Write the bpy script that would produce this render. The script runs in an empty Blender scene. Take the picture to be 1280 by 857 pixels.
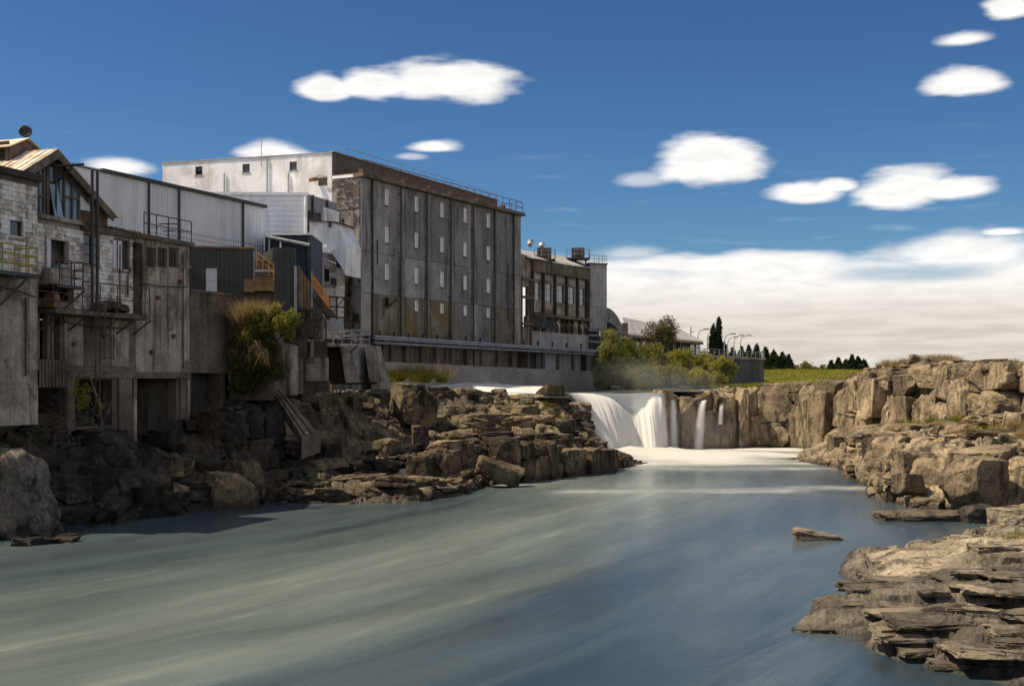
import bpy, bmesh, math, random
import numpy as np
from mathutils import Vector, Matrix

# ------------------------------------------------------------------ camera, sky, sun, exposure
SC = bpy.context.scene
COL = SC.collection
F, CX, HY, EH = 1500.0, 640.0, 478.0, 6.0     # focal length in photo pixels, centre column, horizon row, eye height

cam_d = bpy.data.cameras.new('camera')
cam = bpy.data.objects.new('camera', cam_d); COL.objects.link(cam)
cam.location = (0, 0, EH); cam.rotation_euler = (math.radians(90), 0, 0)
cam_d.sensor_width = 36; cam_d.lens = 36 * F / 1280
cam_d.shift_y = (HY - 428.5) / 1280
cam_d.clip_start = .5; cam_d.clip_end = 20000
SC.camera = cam

SUN_EL, SUN_AZ = math.radians(56), math.radians(-95)   # azimuth clockwise from +Y
sun_d = bpy.data.lights.new('sun', 'SUN'); sun_d.energy = 5.0; sun_d.angle = math.radians(.5)
sun_d.color = (1, .86, .65)
sun = bpy.data.objects.new('sun', sun_d); COL.objects.link(sun)
sdir = Vector((math.sin(SUN_AZ)*math.cos(SUN_EL), math.cos(SUN_AZ)*math.cos(SUN_EL), math.sin(SUN_EL)))
sun.rotation_euler = sdir.to_track_quat('Z', 'Y').to_euler(); sun.location = (-60, 40, 80)

SC.view_settings.view_transform = 'Standard'; SC.view_settings.look = 'None'
SC.view_settings.exposure = .4; SC.view_settings.gamma = 1; SC.view_settings.use_curve_mapping = False
SC.render.engine = 'CYCLES'
SC.cycles.use_denoising = True
SC.cycles.max_bounces = 6; SC.cycles.diffuse_bounces = 3; SC.cycles.glossy_bounces = 3
SC.cycles.transparent_max_bounces = 24; SC.cycles.volume_bounces = 0
SC.cycles.caustics_reflective = False; SC.cycles.caustics_refractive = False


class G:
    """a small node-tree writer"""
    def __init__(s, nt): s.nt = nt
    def n(s, t, **k):
        nd = s.nt.nodes.new(t)
        for a, v in k.items(): setattr(nd, a, v)
        return nd
    def put(s, sock, v):
        if isinstance(v, bpy.types.NodeSocket): s.nt.links.new(v, sock)
        else:
            if isinstance(v, (tuple, list)) and sock.type == 'RGBA' and len(v) == 3: v = (*v, 1)
            sock.default_value = v
    def m(s, op, a, b=None, c=None, clamp=False):
        nd = s.n('ShaderNodeMath', operation=op, use_clamp=clamp)
        for i, v in enumerate((a, b, c)):
            if v is not None: s.put(nd.inputs[i], v)
        return nd.outputs[0]
    def vm(s, op, a, b=None):
        nd = s.n('ShaderNodeVectorMath', operation=op)
        s.put(nd.inputs[0], a)
        if b is not None: s.put(nd.inputs[1], b)
        return nd.outputs[0]
    def mix(s, f, a, b, mode='MIX'):
        nd = s.n('ShaderNodeMix', data_type='RGBA', blend_type=mode)
        s.put(nd.inputs[0], f); s.put(nd.inputs[6], a); s.put(nd.inputs[7], b)
        return nd.outputs[2]
    def noise(s, vec, scale=1., detail=4., rough=.55, dist=0.):
        nd = s.n('ShaderNodeTexNoise')
        s.put(nd.inputs['Vector'], vec)
        nd.inputs['Scale'].default_value = scale; nd.inputs['Detail'].default_value = detail
        nd.inputs['Roughness'].default_value = rough; nd.inputs['Distortion'].default_value = dist
        return nd.outputs['Fac']
    def ss(s, v, lo, hi, a=0., b=1.):
        nd = s.n('ShaderNodeMapRange', interpolation_type='SMOOTHSTEP')
        s.put(nd.inputs[0], v); nd.inputs[1].default_value = lo; nd.inputs[2].default_value = hi
        nd.inputs[3].default_value = a; nd.inputs[4].default_value = b
        return nd.outputs[0]
    def xyz(s, v):
        nd = s.n('ShaderNodeSeparateXYZ'); s.put(nd.inputs[0], v); return nd.outputs
    def cxyz(s, x, y, z):
        nd = s.n('ShaderNodeCombineXYZ')
        for i, v in enumerate((x, y, z)): s.put(nd.inputs[i], v)
        return nd.outputs[0]

# ---- sky: Nishita with clouds laid over it by compass direction
world = bpy.data.worlds.new('World'); SC.world = world; world.use_nodes = True
wt = world.node_tree; wt.nodes.clear(); g = G(wt)
SKY_S = .055
sky = g.n('ShaderNodeTexSky', sky_type='NISHITA', sun_disc=False)
sky.sun_elevation = SUN_EL; sky.sun_rotation = SUN_AZ % (2*math.pi)
sky.air_density = 1.0; sky.dust_density = .4; sky.ozone_density = 4.0; sky.altitude = 200
tc = g.n('ShaderNodeTexCoord'); d = g.vm('NORMALIZE', tc.outputs['Generated'])
dx, dy, dz = g.xyz(d)[:3]
az = g.m('MULTIPLY', g.m('ARCTAN2', dx, dy), 57.29578)
el = g.m('MULTIPLY', g.m('ARCSINE', dz), 57.29578)
sg = g.n('ShaderNodeGamma'); g.put(sg.inputs[0], g.mix(1., sky.outputs[0], (SKY_S*1.40, SKY_S*1.47, SKY_S*1.50), 'MULTIPLY')); sg.inputs[1].default_value = 1.36   # a polarised, deeper blue
sky_c = g.mix(1., sg.outputs[0], (.74/SKY_S, .91/SKY_S, 1.0/SKY_S), 'MULTIPLY')
nv = g.cxyz(g.m('MULTIPLY', az, .17), g.m('MULTIPLY', el, .62), 0.)
n1 = g.noise(nv, 1.1, 4, .5); n2 = g.noise(g.vm('ADD', nv, (7.3, 2.1, 0)), 3.2, 3, .5)
wob = g.m('ADD', g.m('MULTIPLY', g.m('SUBTRACT', n1, .5), 1.9), g.m('MULTIPLY', g.m('SUBTRACT', n2, .5), .8))
wisp = g.noise(g.cxyz(g.m('MULTIPLY', az, .16), g.m('MULTIPLY', el, 1.5), 3.), 1.6, 4, .6)
def cloud(px, py, hw, hh, soft=.55, flat=1.7, peak=1.):
    a0 = math.degrees(math.atan((px-CX)/F)); r = math.cos(math.radians(a0))
    e0 = math.degrees(math.atan((HY-py)/F*r)); w = hw/F*57.3*r*r; h = hh/F*57.3*r
    x = g.m('DIVIDE', g.m('SUBTRACT', az, a0), w)
    yy = g.m('SUBTRACT', el, e0)
    y = g.m('MAXIMUM', g.m('DIVIDE', yy, h*1.25), g.m('DIVIDE', yy, -h*1.25/flat))
    q = g.m('SQRT', g.m('ADD', g.m('MULTIPLY', x, x), g.m('MULTIPLY', y, y)))
    q = g.m('ADD', q, g.m('MULTIPLY', wob, .72))
    return g.ss(q, 1.12, 1.12-soft, 0., peak)
CL = [(470, 108, 62, 21), (560, 108, 112, 25), (405, 112, 40, 20), (893, 208, 74, 30), (800, 224, 36, 8, .9, 1, .5),
      (1006, 242, 52, 17), (1040, 234, 40, 10), (1130, 240, 66, 27), (1190, 240, 62, 17), (1205, 106, 56, 18),
      (1205, 50, 42, 10, .8), (1262, 14, 38, 15), (545, 185, 34, 8, .8), (515, 196, 24, 4, .9, 1, .5), (146, 212, 50, 14, .8),
      (340, 194, 48, 16, .7), (1252, 291, 38, 6, .8), (790, 317, 56, 11, .95, 1.2, .55), (1190, 318, 130, 26, .7), (900, 332, 190, 16, .7),
      (1380, 205, 60, 22), (1500, 150, 110, 26), (-210, 130, 90, 24), (-190, 230, 80, 20), (1460, 300, 120, 24)]
dens = None
for c in CL:
    v = cloud(*c); dens = v if dens is None else g.m('MAXIMUM', dens, v)
# the low bank that rings the horizon
bank_e = g.m('ADD', el, g.m('MULTIPLY', g.m('SUBTRACT', n1, .5), 1.6))
bank = g.ss(bank_e, 6.2, 4.9)
slit = g.m('MULTIPLY', g.ss(g.m('ABSOLUTE', g.m('SUBTRACT', g.m('ADD', el, g.m('MULTIPLY', wob, .35)), 4.95)), .5, .08),
           g.ss(g.m('ABSOLUTE', g.m('SUBTRACT', az, 18.5)), 4.6, 1.5))
bank = g.m('MULTIPLY', bank, g.m('SUBTRACT', 1., g.m('MULTIPLY', slit, .55)))
# unseen scattered clouds round the rest of the sky, thickened to brighten shaded walls
far = g.ss(g.m('ABSOLUTE', az), 34, 50)
nn = g.noise(g.cxyz(g.m('MULTIPLY', dx, 5.), g.m('MULTIPLY', dy, 5.), g.m('MULTIPLY', dz, 13.)), 1., 5, .55)
scat = g.m('MULTIPLY', g.m('MULTIPLY', g.ss(nn, .47, .58), far), g.ss(el, 3., 9.))
dens = g.m('MAXIMUM', g.m('MAXIMUM', dens, bank), scat)
thin = g.m('MULTIPLY', g.ss(wisp, .55, .85), g.m('MULTIPLY', g.ss(el, 14., 5.), .18))
dens = g.m('MAXIMUM', dens, thin)
lowk = g.ss(el, 5.6, 2.2)
bands = g.ss(wisp, .34, .66)
c_hi = g.mix(g.ss(n2, .38, .62), (.72/SKY_S, .71/SKY_S, .70/SKY_S), (.82/SKY_S, .80/SKY_S, .77/SKY_S))
c_low = g.mix(bands, (.51/SKY_S, .46/SKY_S, .405/SKY_S), (.62/SKY_S, .57/SKY_S, .505/SKY_S))
cc = g.mix(lowk, c_hi, c_low)
out_c = g.mix(dens, sky_c, cc)
bg = g.n('ShaderNodeBackground'); g.put(bg.inputs[0], out_c); bg.inputs[1].default_value = SKY_S
wo = g.n('ShaderNodeOutputWorld'); wt.links.new(bg.outputs[0], wo.inputs[0])

# ------------------------------------------------------------------ helpers
def W(px, py, D):
    """the place that photo pixel (px, py) shows at distance D"""
    return Vector(((px-CX)/F*D, D, EH+(HY-py)/F*D))
def rnd(a, b): return random.uniform(a, b)
ORG = {}                      # world origin of every object that parents others (nothing that parents is rotated)
SOLO = False

def tag(o, label=None, cat=None, group=None, kind=None):
    if label: o['label'] = label
    if cat: o['category'] = cat
    if group: o['group'] = group
    if kind: o['kind'] = kind
    return o
def thing(name, label, cat, loc, group=None):
    o = bpy.data.objects.new(name, None); COL.objects.link(o)
    o.location = loc; o.empty_display_size = .3; ORG[o] = Vector(loc)
    return tag(o, label, cat, group)
def link(name, me, parent, loc, rot=(0, 0, 0), sc=(1, 1, 1)):
    """one object showing a (possibly shared) mesh at a world place"""
    o = bpy.data.objects.new(name, me); COL.objects.link(o)
    base = ORG[parent] if parent else Vector((0, 0, 0))
    o.location = Vector(loc)-base; o.rotation_euler = rot; o.scale = sc
    if parent: o.parent = parent
    ORG[o] = Vector(loc)
    return o

class MB:
    """collects shapes, becomes ONE mesh object"""
    def __init__(s): s.v = []; s.f = []
    def add(s, vs, fs):
        k = len(s.v); s.v += [tuple(v) for v in vs]; s.f += [tuple(k+i for i in f) for f in fs]; return s
    def hexa(s, c):   # 8 corners: bottom ring then top ring
        return s.add(c, [(3, 2, 1, 0), (4, 5, 6, 7), (0, 1, 5, 4), (1, 2, 6, 5), (2, 3, 7, 6), (3, 0, 4, 7)])
    def box(s, x0, x1, y0, y1, z0, z1):
        return s.hexa([(x0, y0, z0), (x1, y0, z0), (x1, y1, z0), (x0, y1, z0), (x0, y0, z1), (x1, y0, z1), (x1, y1, z1), (x0, y1, z1)])
    def bar(s, a, b, w, h=None, up=(0, 0, 1)):
        a, b = Vector(a), Vector(b); d = b-a
        if d.length < 1e-6: return s
        d.normalize(); up = Vector(up)
        if abs(d.dot(up)) > .98: up = Vector((1, .2, 0))
        x = d.cross(up).normalized(); y = x.cross(d); h = w if h is None else h
        x *= w/2; y *= h/2
        return s.hexa([a-x-y, a+x-y, a+x+y, a-x+y, b-x-y, b+x-y, b+x+y, b-x+y])
    def tube(s, pts, r, n=8, r1=None, caps=True):
        pts = [Vector(p) for p in pts]; k0 = len(s.v); m = len(pts); X = None
        for i, p in enumerate(pts):
            d = (pts[min(i+1, m-1)]-pts[max(i-1, 0)]).normalized()
            if X is None:
                X = d.orthogonal().normalized()
            X = (X-d*X.dot(d)).normalized(); Y = d.cross(X)
            rr = r if r1 is None else r+(r1-r)*i/max(m-1, 1)
            for j in range(n):
                a = 2*math.pi*j/n; s.v.append(tuple(p+X*(rr*math.cos(a))+Y*(rr*math.sin(a))))
        for i in range(m-1):
            for j in range(n):
                a = k0+i*n+j; b = k0+i*n+(j+1) % n; s.f.append((a, b, b+n, a+n))
        if caps:
            s.f.append(tuple(k0+j for j in range(n))[::-1]); s.f.append(tuple(k0+(m-1)*n+j for j in range(n)))
        return s
    def prism(s, pts, off):
        """polygon pts swept by the vector off"""
        n = len(pts); pts = [Vector(p) for p in pts]; off = Vector(off)
        return s.add(pts+[p+off for p in pts], [tuple(range(n))[::-1], tuple(range(n, 2*n))]+[(i, (i+1) % n, n+(i+1) % n, n+i) for i in range(n)])
    def build(s, name, m, parent=None, smooth=False, loc=None):
        o0 = ORG[parent] if parent else (Vector(loc) if loc is not None else Vector((0, 0, 0)))
        me = bpy.data.meshes.new(name)
        me.from_pydata([(x-o0.x, y-o0.y, z-o0.z) for x, y, z in s.v], [], s.f)
        bm = bmesh.new(); bm.from_mesh(me); bmesh.ops.recalc_face_normals(bm, faces=bm.faces); bm.to_mesh(me); bm.free()
        if smooth: me.polygons.foreach_set('use_smooth', [True]*len(me.polygons))
        if m: me.materials.append(m)
        o = bpy.data.objects.new(name, me); COL.objects.link(o)
        if parent: o.parent = parent
        elif loc is not None: o.location = loc
        ORG[o] = Vector(o0)
        return o

class Fac:
    """a vertical wall plane between two plan points; u runs along it, d sticks out towards the camera"""
    def __init__(s, p0, p1):
        s.p = Vector((p0[0], p0[1], 0)); q = Vector((p1[0], p1[1], 0)); s.len = (q-s.p).length
        s.u = (q-s.p).normalized(); s.n = Vector((s.u.y, -s.u.x, 0))
        if s.n.dot(s.p) > 0: s.n = -s.n
        s.rz = math.atan2(s.u.y, s.u.x)
    @classmethod
    def px(c, pa, Da, pb, Db):
        return c(((pa-CX)/F*Da, Da), ((pb-CX)/F*Db, Db))
    def uz(s, px, py, d=0.):
        r = Vector(((px-CX)/F, 1, 0)); t = (s.p+s.n*d).dot(s.n)/r.dot(s.n); h = r*t
        return (h-s.p).dot(s.u), EH+(HY-py)/F*t
    def pt(s, u, z, d=0.):
        v = s.p+s.u*u+s.n*d; return Vector((v.x, v.y, z))
    def P(s, px, py, d=0.): return s.pt(*s.uz(px, py, d), d)
    def rect(s, x0, y0, x1, y1, d=0.):
        """pixel box -> (u0,u1,z0,z1), level in the world"""
        u0 = s.uz(x0, y0, d)[0]; u1 = s.uz(x1, y0, d)[0]; xm = (x0+x1)/2
        return min(u0, u1), max(u0, u1), s.uz(xm, y1, d)[1], s.uz(xm, y0, d)[1]
    def box(s, mb, u0, u1, z0, z1, d0, d1):
        return mb.hexa([s.pt(u0, z0, d1), s.pt(u1, z0, d1), s.pt(u1, z0, d0), s.pt(u0, z0, d0), s.pt(u0, z1, d1), s.pt(u1, z1, d1), s.pt(u1, z1, d0), s.pt(u0, z1, d0)])
    def wall(s, mb, u0, u1, z0, z1, d0, d1, holes=()):
        """a slab with rectangular holes (u0,u1,z0,z1) through it"""
        hs = [(max(a, u0), min(b, u1), max(c, z0), min(e, z1)) for a, b, c, e in holes]
        us = sorted({u0, u1, *[h[0] for h in hs], *[h[1] for h in hs]}); zs = sorted({z0, z1, *[h[2] for h in hs], *[h[3] for h in hs]})
        ins = lambda i, j: any(h[0]-1e-5 <= us[i] and us[i+1] <= h[1]+1e-5 and h[2]-1e-5 <= zs[j] and zs[j+1] <= h[3]+1e-5 for h in hs)
        nu, nz = len(us)-1, len(zs)-1
        S = [[not ins(i, j) for j in range(nz)] for i in range(nu)]
        sol = lambda i, j: 0 <= i < nu and 0 <= j < nz and S[i][j]
        for i in range(nu):
            for j in range(nz):
                if not S[i][j]: continue
                a, b, c, e = us[i], us[i+1], zs[j], zs[j+1]; p = s.pt
                mb.add([p(a, c, d1), p(b, c, d1), p(b, e, d1), p(a, e, d1)], [(0, 1, 2, 3)])
                mb.add([p(a, c, d0), p(b, c, d0), p(b, e, d0), p(a, e, d0)], [(3, 2, 1, 0)])
                if not sol(i-1, j): mb.add([p(a, c, d0), p(a, c, d1), p(a, e, d1), p(a, e, d0)], [(0, 1, 2, 3)])
                if not sol(i+1, j): mb.add([p(b, c, d0), p(b, c, d1), p(b, e, d1), p(b, e, d0)], [(3, 2, 1, 0)])
                if not sol(i, j-1): mb.add([p(a, c, d0), p(b, c, d0), p(b, c, d1), p(a, c, d1)], [(0, 1, 2, 3)])
                if not sol(i, j+1): mb.add([p(a, e, d0), p(b, e, d0), p(b, e, d1), p(a, e, d1)], [(3, 2, 1, 0)])
        return mb

def solid(name, plan, z0, z1, m, parent):
    """an upright prism over a plan polygon"""
    return MB().prism([(x, y, z0) for x, y in plan], (0, 0, z1-z0)).build(name, m, parent)
def window(fac, par, u0, u1, z0, z1, d, nx, ny, mf, mp, w=.07, skip=(), name='window', sill=None):
    fr = MB()
    fac.box(fr, u0, u0+w, z0, z1, d-.05, d+.04); fac.box(fr, u1-w, u1, z0, z1, d-.05, d+.04)
    fac.box(fr, u0+w, u1-w, z0, z0+w, d-.05, d+.04); fac.box(fr, u0+w, u1-w, z1-w, z1, d-.05, d+.04)
    for i in range(1, nx): u = u0+(u1-u0)*i/nx; fac.box(fr, u-w*.3, u+w*.3, z0+w, z1-w, d-.045, d+.033)
    for j in range(1, ny): z = z0+(z1-z0)*j/ny; fac.box(fr, u0+w, u1-w, z-w*.3, z+w*.3, d-.04, d+.03)
    fo = fr.build(name, mf, par)
    for i in range(nx):
        for j in range(ny):
            if (i, j) in skip: continue
            a, b = u0+(u1-u0)*i/nx, u0+(u1-u0)*(i+1)/nx; c, e = z0+(z1-z0)*j/ny, z0+(z1-z0)*(j+1)/ny
            p = MB(); fac.box(p, a+w*.3, b-w*.3, c+w*.3, e-w*.3, d-.02, d-.005); p.build('pane', mp, fo)
    if sill:
        sb = MB(); fac.box(sb, u0-.08, u1+.08, z0-.1, z0-.004, d-.02, d+.16); sb.build('sill', sill, fo)
    return fo
def railing(par, pts, h, n_rails, step, m, name='railing', w=.05, toe=False):
    """rails are the part, posts its sub-parts"""
    pts = [Vector(p) for p in pts]; r = MB()
    for k in range(n_rails):
        z = h*(k+1)/n_rails
        for a, b in zip(pts, pts[1:]): r.bar(a+Vector((0, 0, z)), b+Vector((0, 0, z)), w)
    if toe:
        for a, b in zip(pts, pts[1:]): r.bar(a+Vector((0, 0, .08)), b+Vector((0, 0, .08)), .02, .15)
    ro = r.build(name, m, par)
    for si, (a, b) in enumerate(zip(pts, pts[1:])):
        n = max(1, round((b-a).length/step))
        for i in range(n+1):
            if i == 0 and si > 0: continue
            p = a+(b-a)*i/n; MB().bar(p, p+Vector((0, 0, h-w*.5-.002)), w*1.05).build('post', m, ro)
    return ro
def ribbed(name, fac, par, m, u0, u1, zb0, zt0, zt1, d, pitch=.25, depth=.04, panel=1.0, zb1=None):
    """profiled cladding: one sheet after another, each a part. Top runs from zt0 to zt1."""
    n = max(1, round((u1-u0)/panel)); zb1 = zb0 if zb1 is None else zb1
    for k in range(n):
        a, b = u0+(u1-u0)*k/n, u0+(u1-u0)*(k+1)/n-.012
        q = max(1, round((b-a)/pitch)); ps = []
        for i in range(q):
            s0 = a+(b-a)*i/q; w = (b-a)/q
            ps += [(s0, 0), (s0+.55*w, 0), (s0+.65*w, depth), (s0+.9*w, depth)]
        ps.append((b, 0)); mb = MB()
        T = lambda u: zt0+(zt1-zt0)*(u-u0)/(u1-u0)
        B = lambda u: zb0+(zb1-zb0)*(u-u0)/(u1-u0)
        dd = d+rnd(-.008, .008)
        vs = [fac.pt(u, B(u), dd+o) for u, o in ps]+[fac.pt(u, T(u), dd+o) for u, o in ps]; L = len(ps)
        vs += [fac.pt(u, B(u), dd-.03) for u, o in ps]+[fac.pt(u, T(u), dd-.03) for u, o in ps]
        fs = [(i, i+1, L+i+1, L+i) for i in range(L-1)]+[(2*L+i, 3*L+i, 3*L+i+1, 2*L+i+1) for i in range(L-1)]
        fs += [(L+i, L+i+1, 3*L+i+1, 3*L+i) for i in range(L-1)]+[(0, L, 3*L, 2*L), (L-1, 3*L-1, 4*L-1, 2*L-1)]
        mb.add(vs, fs); mb.build(name, m, par)
_blk = {}
def block_mesh(w, h, t, m, bev=.012):
    k = (round(w, 3), round(h, 3), t, m.name)
    if k not in _blk:
        me = bpy.data.meshes.new('block'); x, z, b = w/2, h/2, bev
        vs = [(-x, 0, -z), (x, 0, -z), (x, 0, z), (-x, 0, z), (-x, -t+b, -z), (x, -t+b, -z), (x, -t+b, z), (-x, -t+b, z),
              (-x+b, -t, -z+b), (x-b, -t, -z+b), (x-b, -t, z-b), (-x+b, -t, z-b)]
        fs = [(8, 9, 10, 11), (4, 5, 9, 8), (5, 6, 10, 9), (6, 7, 11, 10), (7, 4, 8, 11), (0, 1, 5, 4), (1, 2, 6, 5), (2, 3, 7, 6), (3, 0, 4, 7)]
        me.from_pydata(vs, [], fs); me.materials.append(m); _blk[k] = me
    return _blk[k]
def blockwork(fac, par, u0, u1, z0, z1, d, m, bw=.4, bh=.2, holes=(), gap=.014, name='block', t=.035, keep=1., mats=None):
    """courses of blocks in running bond, each its own part, cut round the holes"""
    rows = round((z1-z0)/bh); bh = (z1-z0)/rows
    for r in range(rows):
        zc = z0+(r+.5)*bh; cuts = sorted((h[0], h[1]) for h in holes if h[2] < zc < h[3])
        spans = []; a = u0
        for c0, c1 in cuts:
            if c0 > a: spans.append((a, min(c0, u1)))
            a = max(a, c1)
        if a < u1: spans.append((a, u1))
        for s0, s1 in spans:
            k = math.floor((s0-u0)/bw-1); edges = [s0]; x = u0+(k+(.5 if r % 2 else 0))*bw
            while x < s1-.06:
                if x > s0+.06: edges.append(x)
                x += bw
            edges.append(s1)
            for e0, e1 in zip(edges, edges[1:]):
                if e1-e0 < .05 or random.random() > keep: continue
                mm = random.choice(mats) if mats else m
                w = round(e1-e0-gap, 2)
                if w <= .02: continue
                link(name, block_mesh(w, bh-gap, t, mm), par, fac.pt((e0+e1)/2, zc, d+rnd(-.006, .006)), (0, 0, fac.rz if fac.n.dot(Vector((fac.u.y, -fac.u.x, 0))) > 0 else fac.rz+math.pi))

# ---- numpy noise
def h3(i, s=0):
    i = i.astype(np.int64); n = (i[..., 0]*73856093) ^ (i[..., 1]*19349663) ^ (i[..., 2]*83492791) ^ (s*2654435761)
    n = (n ^ (n >> 13))*1274126177 & 0x7fffffff; n = (n ^ (n >> 16))*2246822519 & 0x7fffffff; n = n ^ (n >> 15)
    return (n & 0xffffff)/float(0x1000000)
def vnoise(p, s=0):
    i = np.floor(p).astype(np.int64); f = p-i; f = f*f*(3-2*f); r = 0
    for a in (0, 1):
        for b in (0, 1):
            for c in (0, 1):
                w = (f[:, 0] if a else 1-f[:, 0])*(f[:, 1] if b else 1-f[:, 1])*(f[:, 2] if c else 1-f[:, 2])
                r = r+w*h3(i+np.array([a, b, c]), s)
    return r
def fbm(p, o=4, s=0, gain=.5):
    r = 0; a = 1.; t = 0
    for k in range(o): r = r+a*(vnoise(p*2**k+k*17.3, s+k)-.5)*2; t += a; a *= gain
    return r/t
def worley(p, s=0, box=False):
    i = np.floor(p).astype(np.int64); n = len(p); F1 = np.full(n, 9.); F2 = np.full(n, 9.); C = np.zeros((n, 3)); I = np.zeros((n, 3), np.int64)
    for a in (-1, 0, 1):
        for b in (-1, 0, 1):
            for c in (-1, 0, 1):
                q = i+np.array([a, b, c]); fp = q+np.stack([h3(q, s+1), h3(q, s+2), h3(q, s+3)], -1)
                df = np.abs(fp-p); dd = df.max(-1)*.85+df.sum(-1)*.1 if box else np.sqrt((df**2).sum(-1)); m = dd < F1
                F2 = np.where(m, F1, np.minimum(F2, dd)); C = np.where(m[:, None], fp, C); I = np.where(m[:, None], q, I); F1 = np.where(m, dd, F1)
    return F1, F2, C, I
def blocky(P, size, s, amp, tilt=.6, crack=.5, an=(1, 1, 1), yaw=.5, box=True, warp=.10):
    """each cell a rock facet of its own depth and tilt, joints sunk between them; box cells give squared blocks"""
    c, n = math.cos(yaw), math.sin(yaw); R = np.stack([P[:, 0]*c+P[:, 1]*n, -P[:, 0]*n+P[:, 1]*c, P[:, 2]], -1)
    q = R/size*np.array(an); q = q+warp*np.stack([fbm(q*.9+5, 2, s+31), fbm(q*.9+9, 2, s+32), fbm(q*.9+13, 2, s+33)], -1)
    F1, F2, C, I = worley(q, s, box)
    off = (h3(I, s+7)-.5)*2
    T = np.stack([h3(I, s+8), h3(I, s+9), h3(I, s+10)], -1)-.5
    return amp*(off+tilt*2*((q-C)*T).sum(-1)-crack*np.exp(-((F2-F1)/.06)**2))
def np_mesh(name, V, Q, m, smooth=False):
    me = bpy.data.meshes.new(name); k = Q.shape[1]
    me.vertices.add(len(V)); me.vertices.foreach_set('co', np.ascontiguousarray(V, dtype=np.float32).ravel())
    me.loops.add(Q.size); me.loops.foreach_set('vertex_index', np.ascontiguousarray(Q, dtype=np.int32).ravel())
    me.polygons.add(len(Q)); me.polygons.foreach_set('loop_start', np.arange(0, Q.size, k, dtype=np.int32))
    me.polygons.foreach_set('loop_total', np.full(len(Q), k, dtype=np.int32))
    if smooth: me.polygons.foreach_set('use_smooth', np.ones(len(Q), dtype=bool))
    me.update(calc_edges=True)
    if m: me.materials.append(m)
    return me
def grid_faces(nr, nc):
    a = (np.arange(nr-1)[:, None]*nc+np.arange(nc-1)[None]).ravel()
    return np.stack([a, a+1, a+nc+1, a+nc], -1)
def grid_normals(P):
    du = np.gradient(P, axis=1); dv = np.gradient(P, axis=0); n = np.cross(du, dv); n /= np.linalg.norm(n, axis=-1, keepdims=True)+1e-9
    return n
def attr(me, name, vals):
    a = me.attributes.new(name, 'FLOAT', 'POINT'); a.data.foreach_set('value', np.ascontiguousarray(vals, dtype=np.float32))

# ------------------------------------------------------------------ materials
def mat(name, col, col2=None, rough=.85, var=.3, scale=.8, streak=0., scol=(.03, .028, .025), sw=2.5, patch=0., pcol=(.1, .09, .07), pscale=.5,
        bump=.25, bscale=9., metal=0., spec=.3, bstep=.03, plo=.52, phi=.62, grain=.2):
    m = bpy.data.materials.new(name); m.use_nodes = True; nt = m.node_tree; nt.nodes.clear(); g = G(nt)
    P = g.n('ShaderNodeNewGeometry').outputs['Position']
    b = g.n('ShaderNodeBsdfPrincipled'); o = g.n('ShaderNodeOutputMaterial'); nt.links.new(b.outputs[0], o.inputs[0])
    n1 = g.noise(P, scale, 6, .62)
    c2 = col2 or tuple(c*(1-var) for c in col); c1 = tuple(min(c*(1+var*.6), .92) for c in col) if not col2 else col
    c = g.mix(g.ss(n1, .32, .68), c2, c1)
    nf = g.noise(P, scale*11, 4, .6)
    c = g.mix(1., c, g.mix(g.ss(nf, .3, .7), (1-grain, 1-grain, 1-grain), (1+grain*.6, 1+grain*.6, 1+grain*.6)), 'MULTIPLY')
    if patch:
        pn = g.noise(g.vm('ADD', P, (31, 7, 3)), pscale, 5, .65, .4); c = g.mix(g.m('MULTIPLY', g.ss(pn, plo, phi), patch), c, pcol)
    if streak:
        sv = g.vm('MULTIPLY', P, (sw, sw, .16)); sn = g.noise(sv, 1., 5, .7)
        s2 = g.noise(g.vm('MULTIPLY', P, (.35, .35, .22)), 1., 3, .5)
        c = g.mix(g.m('MULTIPLY', g.m('MULTIPLY', g.ss(sn, .44, .66), g.ss(s2, .32, .6)), streak), c, scol)
    g.put(b.inputs['Base Color'], c); b.inputs['Roughness'].default_value = rough; b.inputs['Metallic'].default_value = metal
    b.inputs['Specular IOR Level'].default_value = spec
    if bump:
        bn = g.n('ShaderNodeBump'); bn.inputs['Strength'].default_value = bump; bn.inputs['Distance'].default_value = bstep
        g.put(bn.inputs['Height'], g.noise(P, bscale, 6, .65)); nt.links.new(bn.outputs[0], b.inputs['Normal'])
    return m
M = {}
M['conc'] = mat('weathered_concrete', (.37, .31, .255), var=.4, scale=.6, streak=.9, scol=(.05, .036, .028), sw=3., patch=.75, pcol=(.115, .08, .058), bump=.5)
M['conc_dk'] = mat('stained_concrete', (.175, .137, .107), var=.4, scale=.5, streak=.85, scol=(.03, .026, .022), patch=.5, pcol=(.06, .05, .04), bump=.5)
M['conc_in'] = mat('dark_concrete', (.055, .05, .045), var=.4, bump=.3)  # dark concrete, mostly for inner and back walls
M['conc_lt'] = mat('pale_concrete', (.37, .355, .35), var=.25, scale=.5, streak=.55, scol=(.09, .08, .07), bump=.3)
M['apron'] = mat('apron_concrete', (.27, .242, .215), var=.22, scale=.35, streak=.35, scol=(.12, .10, .085), bump=.25)
M['panel'] = mat('precast_panel', (.19, .184, .183), var=.28, scale=.35, streak=.9, scol=(.045, .042, .04), sw=2.2, bump=.3)
M['panel2'] = mat('precast_panel_pale', (.28, .27, .262), var=.3, scale=.35, streak=.85, scol=(.05, .046, .042), sw=2.2, bump=.3)
M['panel3'] = mat('precast_panel_mossy', (.19, .165, .13), var=.35, scale=.4, streak=.7, scol=(.04, .035, .028), sw=1.3, patch=.75, pcol=(.155, .115, .045), pscale=.35, plo=.45, phi=.6, bump=.3)
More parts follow.
